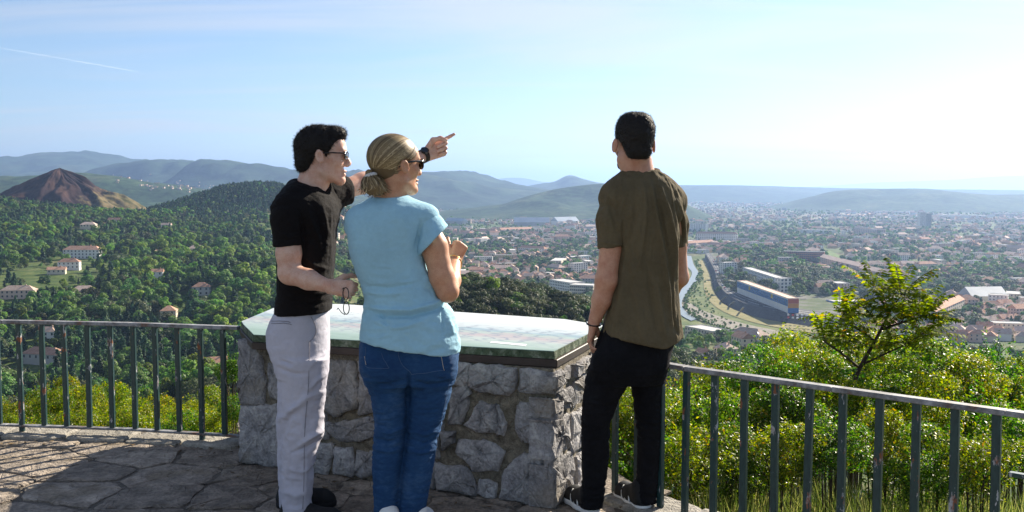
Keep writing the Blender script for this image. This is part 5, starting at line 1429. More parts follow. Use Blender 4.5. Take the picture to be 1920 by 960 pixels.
        for a in range(3):
            b, c = (a + 1) % 3, (a + 2) % 3
            sl0 = [slice(1, -1)] * 3; sl0[a] = slice(0, -1); sl1 = [slice(1, -1)] * 3; sl1[a] = slice(1, None)
            e = np.argwhere(ins[tuple(sl0)] != ins[tuple(sl1)])
            off = np.array([1, 1, 1]); off[a] = 0; e = e + off
            eb = np.zeros(3, int); eb[b] = 1; ec = np.zeros(3, int); ec[c] = 1
            q = np.stack([idx[tuple((e - eb - ec).T)], idx[tuple((e - ec).T)], idx[tuple(e.T)], idx[tuple((e - eb).T)]], 1)
            flip = ~ins[tuple(e.T)]
            q[flip] = q[flip][:, ::-1]
            quads.append(q)
        Q = np.concatenate(quads); Q = Q[(Q >= 0).all(1)]
        return V, Q

def vnormals(V, Q):
    n = np.cross(V[Q[:, 2]] - V[Q[:, 0]], V[Q[:, 3]] - V[Q[:, 1]])
    N = np.zeros_like(V)
    for i in range(4): np.add.at(N, Q[:, i], n)
    return N / (np.linalg.norm(N, axis=1, keepdims=True) + 1e-12)
def smooth_mesh(V, Q, it=2, lam=0.5):
    E = np.concatenate([Q[:, [0, 1]], Q[:, [1, 2]], Q[:, [2, 3]], Q[:, [3, 0]]])
    E = np.concatenate([E, E[:, ::-1]])
    deg = np.bincount(E[:, 0], minlength=len(V)).astype(np.float64)
    for k in range(it):
        for l in (lam, -lam * 0.95):
            S = np.stack([np.bincount(E[:, 0], weights=V[E[:, 1], c], minlength=len(V)) for c in range(3)], 1) / np.maximum(deg, 1)[:, None]
            V = V + l * (S - V)
    return V
def folds(V, N, lines, side=True):
    """soft ridges (amp > 0) and creases (amp < 0) along photo-space lines on the camera side"""
    px = to_px(V); w = np.clip(-N[:, 1] * 2 + 0.4, 0, 1) if side else np.ones(len(V))
    out = np.zeros(len(V))
    for pts, width, amp in lines:
        pts = np.array(pts, dtype=np.float64); best = np.full(len(V), 1e9); par = np.zeros(len(V)); m = len(pts) - 1
        for i in range(m):
            a, b = pts[i], pts[i + 1]; ba = b - a
            t = np.clip(((px - a) @ ba) / (ba @ ba + 1e-9), 0, 1)
            dd = np.linalg.norm(px - a - t[:, None] * ba, axis=1)
            k = dd < best; best[k] = dd[k]; par[k] = (i + t[k]) / m
        out += 1.5 * amp * np.exp(-(best / (width * 0.85)) ** 2) * np.sin(np.pi * np.clip(par * 0.92 + 0.04, 0, 1)) ** 0.6
    return V + N * (out * w)[:, None]
def wrinkle(V, N, amp, scale, stretch=(1, 1, 1), seed=0.0, oct=3, mask=None):
    n = fbm(V * np.array(stretch) / scale + seed, oct)
    n = (1 - np.abs(n) * 2.2) - 0.6
    if mask is not None: n = n * mask
    return V + N * (n * amp)[:, None]
def pmesh(name, V, Q, mat, root, smooth=True):
    o = link(name, np_mesh(name, V - np.array(root.location), Q, mat, smooth), root)
    return o
def pbuild(mb, name, mat, root, smooth=True):
    mb.v = [v - root.location for v in mb.v]; return mb.build(name, mat, root, smooth)
def prow(d, tab):
    """(v, uL, uR, depth half-width[, depth shift]) -> loft rows"""
    out = []
    for r in tab:
        v, l, rr, b = r[:4]; dd = d + (r[4] if len(r) > 4 else 0)
        c = P((l + rr) / 2, v, dd); out.append((c.z, c.x, c.y, max(M2(rr - l, dd) / 2, 0.01), b))
    return out

def hand(S, wrist, fwd, thumb, curls, spread=0.06, sc=1.0, tcurl=0.5, k=0.006, thumb_out=0.75):
    """palm, four fingers of three joints and a thumb; thumb = direction of the thumb side; palm side = fwd x thumb * chir given by sign of palm"""
    f = Vector(fwd).normalized(); palm = Vector(thumb[1]).normalized(); t = Vector(thumb[0])
    t = (t - f * t.dot(f)).normalized(); palm = (palm - f * palm.dot(f) - t * palm.dot(t)).normalized()
    w = Vector(wrist); ys = [0.027, 0.0095, -0.009, -0.026]; Ls = [0.072, 0.080, 0.074, 0.058]; rs = [0.0092, 0.0095, 0.009, 0.008]
    for i in range(4):
        kn = w + f * (0.088 - abs(i - 1) * 0.005) * sc + t * ys[i] * sc - palm * 0.004
        S.cone(w + t * ys[i] * 0.55 * sc + f * 0.008, kn, 0.0155 * sc, 0.0115 * sc, 0.012)
        dirn = (f + t * (1.2 - i * 0.85) * spread).normalized(); p = kn; axis = dirn.cross(palm)
        for j, (fr, c) in enumerate(zip((0.46, 0.30, 0.24), curls[i])):
            dirn = (Matrix.Rotation(c, 3, axis) @ dirn).normalized()
            q = p + dirn * Ls[i] * fr * sc
            S.cone(p, q, rs[i] * (1 - 0.10 * j) * sc, rs[i] * (0.92 - 0.10 * j) * sc, k if j == 0 else 0.003); p = q
    p = w + f * 0.022 * sc + t * 0.022 * sc + palm * 0.006
    dirn = (f * 0.7 + t * thumb_out + palm * 0.35).normalized()
    for L, r, c in ((0.044, 0.0145, 0), (0.034, 0.0105, tcurl), (0.027, 0.0092, tcurl * 0.8)):
        ax = dirn.cross((f * 0.8 + palm * 0.5 - t * 0.4).normalized())
        if ax.length > 1e-4: dirn = (Matrix.Rotation(c, 3, ax.normalized()) @ dirn).normalized()
        q = p + dirn * L * sc; S.cone(p, q, r * sc, r * 0.88 * sc, 0.008); p = q

class Head:
    def __init__(s, c, fwd, up=(0, 0, 1), sc=1.0):
        s.c = Vector(c); s.f = Vector(fwd).normalized(); u = Vector(up); s.u = (u - s.f * u.dot(s.f)).normalized()
        s.l = s.u.cross(s.f).normalized(); s.sc = sc
        s.M = [tuple(s.f), tuple(s.l), tuple(s.u)]
    def w(s, f, l, u): return s.c + (s.f * f + s.l * l + s.u * u) * s.sc
    def build(s, S, female=False, jaw=1.0):
        g = s.sc; E = lambda c, r, k=0.02: S.ell(s.w(*c), [x * g for x in r], s.M, k)
        E((-0.016, 0, 0.036), (0.097, 0.075, 0.084))
        E((0.034, 0, -0.022), (0.060, 0.060, 0.080), 0.03)
        E((0.058, 0, 0.045), (0.036, 0.052, 0.042), 0.03)
        for q in (-1, 1):
            S.cone(s.w(0.002, q * 0.050 * jaw, -0.068), s.w(0.072, q * 0.014, -0.104), 0.020 * g, 0.016 * g, 0.03)
            E((0.060, q * 0.043, -0.022), (0.024, 0.020, 0.022), 0.02)
            E((0.074, q * 0.031, 0.002), (0.016, 0.015, 0.013), 0.006)
            E((0.103, q * 0.011, -0.040), (0.011, 0.008, 0.008), 0.008)
            S.cut_ell(s.w(0.097, q * 0.031, 0.000), [x * g for x in (0.012, 0.017, 0.012)], s.M, 0.016)
            E((0.072, q * 0.031, 0.001), (0.017, 0.014, 0.0125), 0.004)
        E((0.084, 0, 0.021), (0.014, 0.046, 0.011), 0.02)
        E((0.078, 0, -0.106), (0.019, 0.021, 0.017), 0.02)
        S.cone(s.w(0.090, 0, 0.010), s.w(0.112, 0, -0.030), 0.0085 * g, 0.0115 * g, 0.014)
        E((0.0905, 0, -0.066), (0.013, 0.023, 0.0075), 0.008); E((0.0885, 0, -0.080), (0.013, 0.021, 0.0075), 0.008)
        S.cut_ell(s.w(0.100, 0, -0.0725), [x * g for x in (0.016, 0.020, 0.0022)], s.M, 0.003)
        for q in (-1, 1):
            e = s.w(-0.012, q * 0.0745, -0.008)
            fe = (s.f * -0.35 + s.l * q * 0.9).normalized(); up = (s.u - s.f * 0.25).normalized(); up = (up - fe * up.dot(fe)).normalized(); sd = up.cross(fe)
            M = [tuple(sd), tuple(fe), tuple(up)]
            S.ell(e + s.l * q * 0.012 * g, (0.019 * g, 0.0085 * g, 0.031 * g), M, 0.006)
            S.cut_ell(e + s.l * q * 0.0195 * g + s.f * 0.003 * g, (0.0095 * g, 0.006 * g, 0.018 * g), M, 0.004)
    def local(s, X, Y, Z):
        x, y, z = X - s.c.x, Y - s.c.y, Z - s.c.z
        return [(x * v.x + y * v.y + z * v.z) / s.sc for v in (s.f, s.l, s.u)]
    def hair(s, poly, r=(0.107, 0.084, 0.094), c=(-0.016, 0, 0.037), extra=(), h=0.003, squeeze=None):
        """hair cap: swollen skull kept inside a side-view outline"""
        m = 0.16 * s.sc
        S = SDF(np.array(s.c) - m, np.array(s.c) + m, h)
        S.ell(s.w(*c), [x * s.sc for x in r], s.M, 0.0)
        for cc, rr, k in extra: S.ell(s.w(*cc), [x * s.sc for x in rr], s.M, k)
        sl, (X, Y, Z) = S.sub(S.lo, S.lo + S.n * S.h)
        f, l, u = s.local(X, Y, Z)
        best = np.full(np.broadcast(f, u).shape, 1e9, dtype=np.float32); inside = np.zeros(best.shape, bool)
        pp = list(poly)
        for i in range(len(pp)):
            (ax, ay), (bx, by) = pp[i], pp[(i + 1) % len(pp)]
            dx, dy = bx - ax, by - ay
            t = np.clip(((f - ax) * dx + (u - ay) * dy) / (dx * dx + dy * dy), 0, 1)
            best = np.minimum(best, (f - ax - t * dx) ** 2 + (u - ay - t * dy) ** 2)
            cr = ((ay > u) != (by > u)) & (f < (bx - ax) * (u - ay) / (by - ay + 1e-12) + ax)
            inside ^= cr
        d = np.sqrt(best) * np.where(inside, -1, 1) * s.sc
        d = d.astype(np.float32); hh = np.maximum(0.012 - np.abs(S.F - d), 0) / 0.012; S.F = np.maximum(S.F, d) + hh * hh * 0.003
        return S.mesh()
def spikes(V, N, n, length, width, lay, rng, up=0.5, droop=0.0):
    """short hairs standing off a hair cap: thin triangles"""
    i = rng.integers(0, len(V), n); p = V[i]; nn = N[i]
    lay = np.array(lay, dtype=float)
    d = nn * up + lay[None] + rng.normal(0, 0.35, (n, 3)); d /= np.linalg.norm(d, axis=1, keepdims=True)
    sde = np.cross(d, rng.normal(0, 1, (n, 3))); sde /= np.linalg.norm(sde, axis=1, keepdims=True)
    L = length * rng.uniform(0.5, 1.2, (n, 1)); p = p - nn * 0.003
    v = np.stack([p - sde * width, p + sde * width, p + d * L + np.array([0, 0, -droop])], 1).reshape(-1, 3)
    return v, np.arange(3 * n).reshape(-1, 3)
def ribbons(paths, width, nrm):
    V, Q = [], []
    for k, (p, nn, w) in enumerate(zip(paths, nrm, width)):
        m = len(p); t = np.gradient(p, axis=0); s = np.cross(t, nn); s /= np.linalg.norm(s, axis=1, keepdims=True) + 1e-9
        ww = w * np.sin(np.linspace(0.25, np.pi - 0.15, m))[:, None] ** 0.5
        base = sum(len(x) for x in V)
        V.append(np.stack([p - s * ww, p + s * ww], 1).reshape(-1, 3))
        a = base + np.arange(m - 1) * 2
        Q.append(np.stack([a, a + 1, a + 3, a + 2], 1))
    return np.concatenate(V), np.concatenate(Q)

# ---------------------------------------------------------------- cloth, skin and hair materials
def m_skin(name, col, warm, rough=0.48):
    t = NT(name); w = t.world()
    n = t.noise(w, 28, 5, 0.6); n2 = t.noise(w, 260, 3)
    c = t.mix(t.rng(n, 0.35, 0.7), col, warm)
    c = t.hsv(c, val=t.rng(n2, 0.3, 0.7, 0.92, 1.06))
    return t.done(t.bsdf(c, rough, t.bump(n2, 0.12, 0.002), 0.35, Subsurface_Weight=0.12, Subsurface_Radius=(0.018, 0.007, 0.004), Subsurface_Scale=0.6))
def m_cloth(name, col, var=0.12, weave=900, rough=0.9, bump=0.25, streak=None, sheen=0.0, twill=False):
    t = NT(name); w = t.world()
    n = t.noise(w, 9, 5, 0.6); n2 = t.noise(w, 60, 4)
    c = t.hsv(col, val=t.math('MULTIPLY', t.rng(n, 0.3, 0.7, 1 - var, 1 + var), t.rng(n2, 0.3, 0.7, 1 - var * 0.5, 1 + var * 0.5)))
    wv = t.noise(t.world((1, 1, 2.2), (0.4, 0.3, 0)), weave, 2)
    hgt = t.math('ADD', t.math('MULTIPLY', wv, 0.2), t.math('ADD', t.noise(t.world((1, 1, 0.45)), 34, 5, 0.62, 0.6), t.math('MULTIPLY', t.noise(t.world((1, 1, 1.3), (0.5, 0.6, 0)), 11, 4, 0.55, 1.2), 1.6)))
    return t.done(t.bsdf(c, rough, t.bump(hgt, bump * 1.3, 0.018), 0.15, Sheen_Weight=sheen))
def m_hair(name, stops, rough=0.5, fuzz=1.0):
    t = NT(name)
    c = t.ramp(t.island(), stops)
    n = t.noise(t.world(), 160, 3)
    return t.done(t.bsdf(t.hsv(c, val=t.rng(n, 0.3, 0.7, 1 - 0.4 * fuzz, 1 + 0.3 * fuzz)), rough, t.bump(n, 0.6 * fuzz, 0.004), 0.3))
M_SKIN_L = m_skin('fair_skin', (0.66, 0.43, 0.33), (0.58, 0.31, 0.22))
M_SKIN_W = m_skin('tanned_skin', (0.60, 0.32, 0.19), (0.52, 0.24, 0.135))
M_SKIN_R = m_skin('olive_skin', (0.54, 0.29, 0.19), (0.46, 0.21, 0.13))
M_BLACK_TEE = m_cloth('black_jersey', (0.0085, 0.0070, 0.0075), 0.10)
M_CHINO = m_cloth('grey_chino', (0.47, 0.46, 0.53), 0.05, 1500, bump=0.20)
M_BLUE_TEE = m_cloth('pale_blue_jersey', (0.33, 0.55, 0.66), 0.05, bump=0.22)
M_OLIVE_TEE = m_cloth('olive_cotton', (0.115, 0.090, 0.052), 0.10, bump=0.3)
M_BLACK_JEANS = m_cloth('black_denim', (0.0075, 0.0075, 0.0095), 0.25, 1400, bump=0.35)
def m_denim():
    t = NT('blue_denim'); w = t.world()
    n = t.noise(w, 7, 4); n2 = t.noise(t.world((1, 1, 2.2)), 40, 7, 0.7, 0.3); wv = t.wave(t.world((1, 1, 0.6), (0, 0.6, 0)), 900, 1.0)
    c = t.ramp(t.math('ADD', t.math('MULTIPLY', n, 0.5), t.math('MULTIPLY', n2, 0.5)),
               [(0.30, (0.012, 0.040, 0.115)), (0.5, (0.020, 0.066, 0.165)), (0.70, (0.055, 0.120, 0.240))])
    hgt = t.math('ADD', t.math('MULTIPLY', wv, 0.15), n2)
    return t.done(t.bsdf(c, 0.85, t.bump(hgt, 0.4, 0.010), 0.15))
M_JEANS = m_denim()
M_DARK_HAIR = m_hair('dark_brown_hair', [(0.0, (0.008, 0.006, 0.005)), (0.6, (0.015, 0.011, 0.009)), (1.0, (0.040, 0.029, 0.023))], 0.65)
M_BLONDE = m_hair('streaked_blonde_hair', [(0.0, (0.13, 0.085, 0.043)), (0.35, (0.21, 0.145, 0.072)), (0.75, (0.36, 0.26, 0.13)), (1.0, (0.56, 0.43, 0.25))], 0.42, 0.12)
M_SHADES = plain('black_plastic', (0.010, 0.009, 0.010), 0.18, 0.6, var=0.05)
def m_lens():
    t = NT('dark_lens'); return t.done(t.bsdf((0.018, 0.012, 0.010), 0.06, None, 0.8, Coat_Weight=0.5))
M_LENS = m_lens()
M_SHOE_BLACK = plain('black_suede', (0.012, 0.012, 0.013), 0.7, var=0.2, scale=40)
M_SHOE_WHITE = plain('white_rubber', (0.72, 0.72, 0.70), 0.5, var=0.05, scale=20)
M_STRAP = plain('dark_leather', (0.030, 0.020, 0.016), 0.45, var=0.25, scale=60)
M_STEEL = plain('steel', (0.45, 0.45, 0.45), 0.25, 0.5, 1.0, var=0.05)
M_GOLD = plain('gold', (0.75, 0.48, 0.18), 0.3, 0.5, 1.0, var=0.05)
M_THREAD = plain('pale_thread', (0.50, 0.44, 0.36), 0.8)
M_THREAD_BLUE = plain('faded_thread', (0.07, 0.12, 0.22), 0.8)
M_SCRUNCH = plain('grey_elastic', (0.60, 0.58, 0.56), 0.7, var=0.2, scale=150)
HM = 0.0045

def floor_root(u, d, label):
    c = P(u, 700, d); return empty('person', (c.x, d, 0.0), label, 'person')
def shoe(root, heel, toe, w, mat, sole, h=0.004, name='shoe'):
    heel, toe = Vector(heel), Vector(toe); S = SDF(np.minimum(heel, toe) - np.array((0.09, 0.09, 0.03)), np.maximum(heel, toe) + np.array((0.09, 0.09, 0.16)), h)
    f = (toe - heel).normalized(); z = Vector((0, 0, 1))
    S.chain([heel + f * 0.04 + z * 0.04, heel + f * 0.12 + z * 0.04, toe - f * 0.05 + z * 0.034, toe - f * 0.025 + z * 0.03], [w * 0.82, w * 0.92, w, w * 0.75], 0.02)
    S.chain([heel + f * 0.045 + z * 0.05, heel + f * 0.055 + z * 0.105], [0.036, 0.038], 0.03)
    S.cone(heel + f * 0.06 + z * 0.09, toe - f * 0.09 + z * 0.05, 0.036, 0.025, 0.03)
    S.cut_plane(heel + z * 0.018, (0, 0, -1), k=0.004)
    V, Q = S.mesh(); o = pmesh(name, V, Q, mat, root)
    S = SDF(np.minimum(heel, toe) - np.array((0.09, 0.09, 0.03)), np.maximum(heel, toe) + np.array((0.09, 0.09, 0.06)), h)
    S.chain([heel + f * 0.04 + z * 0.02, heel + f * 0.12 + z * 0.02, toe - f * 0.05 + z * 0.02, toe - f * 0.025 + z * 0.02], [w * 0.9, w * 0.98, w * 1.05, w * 0.82], 0.02)
    S.cut_plane(heel + z * 0.030, (0, 0, 1), k=0.003); S.cut_plane(heel + z * 0.003, (0, 0, -1), k=0.003)
    V, Q = S.mesh(); so = link('sole', np_mesh('sole', V - np.array(root.location), Q, sole, True), o)
    return o
def seam(pts, rad=0.0014):
    return MB().tube(pts, rad, 5)
def on_surface(V, N, px, lift=0.002):
    """points of a camera-facing surface under photo pixels"""
    uv = to_px(V); ok = N[:, 1] < 0.15
    Vo, No, uo = V[ok], N[ok], uv[ok]; out = []
    for p in px:
        d2 = ((uo - np.array(p)) ** 2).sum(1); c = np.argsort(d2)[:12]
        k = c[np.argmin(Vo[c][:, 1])]; out.append(Vo[k] + No[k] * lift)
    out = np.array(out)
    for _ in range(4): out[1:-1] = out[1:-1] * 0.4 + (out[:-2] + out[2:]) * 0.3
    out[:, 1] -= 0.001
    return [Vector(o) for o in out]
def smooth_pts(px, n=24):
    px = np.array(px, dtype=float); t = np.linspace(0, len(px) - 1, n)
    return np.stack([np.interp(t, np.arange(len(px)), px[:, i]) for i in (0, 1)], 1)
RNG = np.random.default_rng(7)
def bounds(pts, pad):
    a = np.array([list(p) for p in pts]); return a.min(0) - pad, a.max(0) + pad
def sleeve(chain_pts, radii, open_p, axis, inner, h=0.0045, rec=0.035):
    lo, hi = bounds(chain_pts + [open_p], 0.12); S = SDF(lo, hi, h)
    S.chain(chain_pts, radii, 0.03)
    S.cut_plane(open_p, axis, k=0.006)
    ax = Vector(axis).normalized(); o = Vector(open_p)
    S.cut_cone(o + ax * 0.03, o - ax * rec, inner, inner * 0.95, 0.006)
    return S.mesh()
def joinm(parts):
    V, Q, b = [], [], 0
    for v, q in parts: V.append(v); Q.append(q + b); b += len(v)
    return np.concatenate(V), np.concatenate(Q)
def lens_shape(root, name, centre, right, up, fw, w, h, mat, parent=None, bulge=0.006, squarish=2.6):
    """a slightly domed lens with an edge"""
    mb = MB(); n = 20; c = Vector(centre); rings = []
    for k, s in enumerate((1.0, 0.66, 0.33)):
        ring = []
        for i in range(n):
            a = 2 * math.pi * i / n
            ca, sa = math.cos(a), math.sin(a)
            x = math.copysign(abs(ca) ** (2 / squarish), ca) * w * s; y = math.copysign(abs(sa) ** (2 / squarish), sa) * h * s
            ring.append(c + right * x + up * y + fw * bulge * (1 - s * s))
        rings.append(ring)
    vs = [v for r in rings for v in r] + [c + fw * bulge]
    fs = []
    for k in range(2):
        for i in range(n): fs.append((k*n + i, k*n + (i+1) % n, (k+1)*n + (i+1) % n, (k+1)*n + i))
    for i in range(n): fs.append((2*n + i, 2*n + (i+1) % n, 3*n))
    back = [v - fw * 0.0022 for v in rings[0]]
    m = len(vs); vs += back; fs.append(tuple(m + i for i in range(n - 1, -1, -1)))
    for i in range(n): fs.append((i, m + i, m + (i+1) % n, (i+1) % n))
    mb.add(vs, fs); return pbuild(mb, name, mat, root) if parent is None else mb.build(name, mat, parent, True)
def sunglasses(root, hd, z0=0.003, w=0.026, h=0.018, thick=0.0022, out=0.108, drop=0.0, sides=True):
    fr = MB(); lenses = []
    for q in (-1, 1):
        c = hd.w(out - 0.006, q * 0.033, z0); fw = (hd.f + hd.l * q * 0.28).normalized(); rt = hd.u.cross(fw).normalized()
        ring = []
        for i in range(22):
            a = 2 * math.pi * i / 22; ca, sa = math.cos(a), math.sin(a)
            ring.append(c + rt * math.copysign(abs(ca) ** 0.77, ca) * w * hd.sc + hd.u * math.copysign(abs(sa) ** 0.77, sa) * h * hd.sc)
        fr.tube(ring, thick, 6, closed=True)
        hinge = hd.w(out - 0.022, q * 0.064, z0 + h * 0.45)
        fr.tube([c + rt * -q * 0 + hd.u * h * 0.45 * hd.sc + hd.l * q * w * 0.92 * hd.sc, hinge, hd.w(0.045, q * 0.076, z0 + h * 0.5), hd.w(-0.012, q * 0.080, z0 + 0.004), hd.w(-0.035, q * 0.078, z0 - 0.014)],
                [thick, thick * 1.5, thick * 1.4, thick * 1.3, thick], 6)
        lenses.append((c, rt, fw))
    fr.tube([hd.w(out - 0.003, -0.009, z0 + 0.006), hd.w(out + 0.002, 0, z0 + 0.009), hd.w(out - 0.003, 0.009, z0 + 0.006)], thick, 6)
    o = pbuild(fr, 'sunglasses', M_SHADES, root)
    for c, rt, fw in lenses:
        ln = lens_shape(root, 'lens', c - root.location, rt, hd.u, fw, w * 0.96 * hd.sc, h * 0.96 * hd.sc, M_LENS, parent=o, bulge=0.004)
    return o
def band(root, name, c, axis, r, width, thick, mat, n=22, flat=1.0):
    ax = Vector(axis).normalized(); s = ax.orthogonal().normalized(); t = ax.cross(s); mb = MB()
    prof = [(-width / 2, 0), (width / 2, 0), (width / 2, thick), (-width / 2, thick)]
    vs, fs = [], []
    for i in range(n):
        a = 2 * math.pi * i / n
        for x, y in prof: vs.append(Vector(c) + ax * x + (s * math.cos(a) + t * math.sin(a)) * (r + y))
    for i in range(n):
        for k in range(4): fs.append((i*4 + k, ((i+1) % n)*4 + k, ((i+1) % n)*4 + (k+1) % 4, i*4 + (k+1) % 4))
    mb.add(vs, fs); return pbuild(mb, name, mat, root)

# ---------------------------------------------------------------- man in black T-shirt, pointing
def person_left():
    d = 4.42
    root = floor_root(560, d, 'man in black T-shirt and pale grey trousers, pointing to the right')
    hd = Head(P(605, 291, d), (0.985, 0.17, -0.03), (0.02, 0, 1))
    sh_f, wr_f = P(633, 360, 4.56), P(797, 291.5, 4.95); el_f = sh_f.lerp(wr_f, 0.53) + Vector((0, 0, -0.012))
    sh_n, el_n, wr_n = P(543, 388, 4.27), P(543, 512, 4.22), P(617, 537, 4.15)
    torso = [(350, 556, 605, .10), (358, 545, 616, .13), (370, 533, 627, .165), (385, 526, 634, .185), (410, 521, 634, .19), (433, 521, 629, .185), (470, 522, 627, .175),
             (512, 523, 624, .165), (545, 522, 622, .16), (581, 517, 620, .16), (592, 516, 619, .16)]
    hips = [(556, 528, 612, .135), (578, 521, 614, .145), (600, 508, 616, .155), (620, 501, 617, .16), (650, 503, 617, .165), (677, 514, 616, .16), (700, 521, 615, .15)]
    legn = [(672, 517, 616, .085), (700, 522, 615, .085), (743, 525, 610, .082), (780, 524, 608, .078), (812, 526, 608, .074), (836, 528, 598, .070), (868, 529, 589, .068), (910, 529, 587, .066), (960, 529, 586, .064), (986, 529, 586, .062)]
    legf = [(672, 522, 612, .085), (700, 520, 609, .082), (743, 521, 606, .08), (802, 518, 596, .074), (840, 519, 588, .07), (868, 521, 583, .068), (910, 523, 580, .064), (950, 525, 579, .062)]
    # --- skin
    lo, hi = bounds([P(495, 225, 4.0), P(862, 262, 5.1), P(540, 990, 4.4)], 0.03)
    S = SDF((lo[0], 4.0, 0.05), (hi[0] + 0.03, 5.12, 1.80), HM)
    S.loft(prow(d, torso[2:-2]), 0.03, off=0.022)
    S.loft(prow(d, hips[2:]), 0.03, off=0.02)
    S.loft(prow(4.34, legn), 0.02, off=0.026); S.loft(prow(4.54, legf), 0.02, off=0.026)
    S.chain([hd.w(-0.026, 0, -0.045), P(587, 345, d), P(577, 375, d)], [0.058, 0.061, 0.085], 0.03)
    S.chain([P(568, 520, d), P(565, 600, d), P(560, 660, d)], [0.075, 0.08, 0.08], 0.02); S.chain([P(565, 650, d), P(567, 740, 4.34)], [0.07, 0.055], 0.02); S.chain([P(565, 650, d), P(563, 740, 4.54)], [0.07, 0.055], 0.02)
    S.chain([sh_n, P(541, 440, 4.24), P(541, 475, 4.23), el_n, P(578, 524, 4.18), wr_n], [.040, .046, .0495, .045, .040, .0265], 0.02)
    S.chain([sh_f, sh_f.lerp(el_f, .5), el_f, el_f.lerp(wr_f, .35), wr_f], [.046, .046, .041, .040, .0265], 0.02)
    hd.build(S)
    hand(S, wr_n, (1, 0.10, -0.16), ((0.05, 0.35, 1), (0, 1, -0.2)), [(0.85, 0.9, 0.5), (1.0, 0.95, 0.5), (1.1, 1.0, 0.6), (1.15, 1.0, 0.6)], tcurl=0.35, sc=1.02)
    fdir = (P(857, 264.5, 4.99) - wr_f).normalized()
    hand(S, wr_f, fdir, ((0, 0.1, 1), (0.1, -1, 0)), [(0.02, 0.02, 0.02), (1.25, 1.45, 0.8), (1.35, 1.5, 0.8), (1.4, 1.5, 0.8)], tcurl=0.7, sc=1.12, thumb_out=0.45)
    V, Q = S.mesh(); pmesh('body', smooth_mesh(V, Q, 1), Q, M_SKIN_L, root)
    # --- hair
    poly = [(0.10, 0.140), (0.104, 0.082), (0.088, 0.064), (0.062, 0.060), (0.042, 0.038), (0.030, 0.016), (0.022, -0.014), (0.010, -0.010), (0.004, 0.014), (-0.022, 0.022), (-0.034, 0.004), (-0.036, -0.040), (-0.055, -0.072), (-0.092, -0.078), (-0.15, -0.05), (-0.15, 0.14)]
    V, Q = hd.hair(poly, r=(0.108, 0.083, 0.093), extra=[((0.052, 0, 0.092), (0.048, 0.052, 0.034), 0.02), ((-0.07, 0, -0.03), (0.048, 0.060, 0.06), 0.02)])
    N = vnormals(V, Q); V = V + N * (fbm(V / 0.012, 3) * 0.0035)[:, None]
    a, b = spikes(V, N, 9000, 0.017, 0.0010, Vector(hd.f * 0.25 - hd.u * 0.15), RNG, 0.55)
    b4 = np.concatenate([b, b[:, 2:]], 1)
    pmesh('hair', V, Q, M_DARK_HAIR, root); pmesh('hair_strands', a, b, M_DARK_HAIR, root, False)
    # brows
    mb = MB(); mb.tube([hd.w(0.094, -0.016, 0.017), hd.w(0.093, -0.032, 0.022), hd.w(0.080, -0.048, 0.017)], [0.003, 0.004, 0.002], 6); pbuild(mb, 'eyebrow', M_DARK_HAIR, root)
    sunglasses(root, hd, z0=0.002, w=0.027, h=0.0165, out=0.107)
    # --- T-shirt
    S = SDF((P(500, 400, 4.3).x, 4.1, P(560, 605, 4.4).z), (P(660, 400, 4.7).x, 4.72, P(600, 335, 4.4).z), HM)
    S.loft(prow(d, torso), 0.03, n=2.5)
    S.chain([P(560, 362, 4.42), P(540, 392, 4.28)], [0.062, 0.066], 0.06)
    S.chain([P(600, 362, 4.46), P(630, 362, 4.54)], [0.06, 0.062], 0.05)
    na = P(582, 355, d); S.cut_cone(P(580, 366, d), hd.w(-0.02, 0, -0.03), 0.062, 0.070, 0.008)
    S.cut_cone(P(602, 369, 4.36), P(600, 340, 4.40), 0.004, 0.050, 0.008)
    S.cut_plane(P(568, 585, d), (0.06, 0, -1), k=0.006)
    V1, Q1 = S.mesh()
    s1 = sleeve([P(552, 376, 4.31), P(540, 410, 4.255), P(540, 470, 4.235)], [.064, .066, .061], P(540, 461, 4.24), (0.08, 0, -1), 0.0525, rec=0.012)
    ad = (el_f - sh_f).normalized()
    op = P(651, 357.5, 4.60); s2 = sleeve([P(615, 366, 4.49), P(640, 359, 4.565), op + ad * 0.02], [.066, .062, .058], op, ad + Vector((0.25, 0, -0.1)), 0.051)
    V, Q = joinm([(V1, Q1), s1, s2]); V = smooth_mesh(V, Q, 2); N = vnormals(V, Q)
    V = wrinkle(V, N, 0.0030, 0.060, (1, 1, 1.5), 3.0)
    V = folds(V, N, [([(575, 385), (585, 420), (600, 455)], 5, 0.006), ([(588, 380), (600, 415), (608, 450)], 5, -0.005), ([(605, 388), (612, 430), (612, 480)], 5, 0.006), ([(560, 470), (590, 500), (620, 505)], 5, 0.005),
                     ([(550, 545), (590, 552), (620, 545)], 4, 0.005), ([(530, 560), (580, 570), (618, 566)], 4, -0.004), ([(520, 430), (540, 445), (560, 440)], 4, 0.004),
                     ([(565, 400), (572, 450), (568, 500)], 5, -0.006), ([(620, 395), (618, 440), (622, 500)], 4, 0.005)])
    pmesh('tshirt', V, Q, M_BLACK_TEE, root)
    # --- trousers
    S = SDF((P(485, 600, 4.3).x, 4.15, 0.02), (P(632, 600, 4.5).x, 4.75, P(560, 572, 4.4).z), HM)
    S.loft(prow(d, hips), 0.03); S.loft(prow(4.34, legn), 0.025, n=2.15); S.loft(prow(4.54, legf), 0.025, n=2.15)
    V, Q = S.mesh(); V = smooth_mesh(V, Q, 2); N = vnormals(V, Q)
    low = sstep(640, 800, to_px(V)[:, 1])
    V = wrinkle(V, N, 0.0065, 0.085, (1, 1, 1.7), 8.0, 3, 0.35 + 0.65 * low)
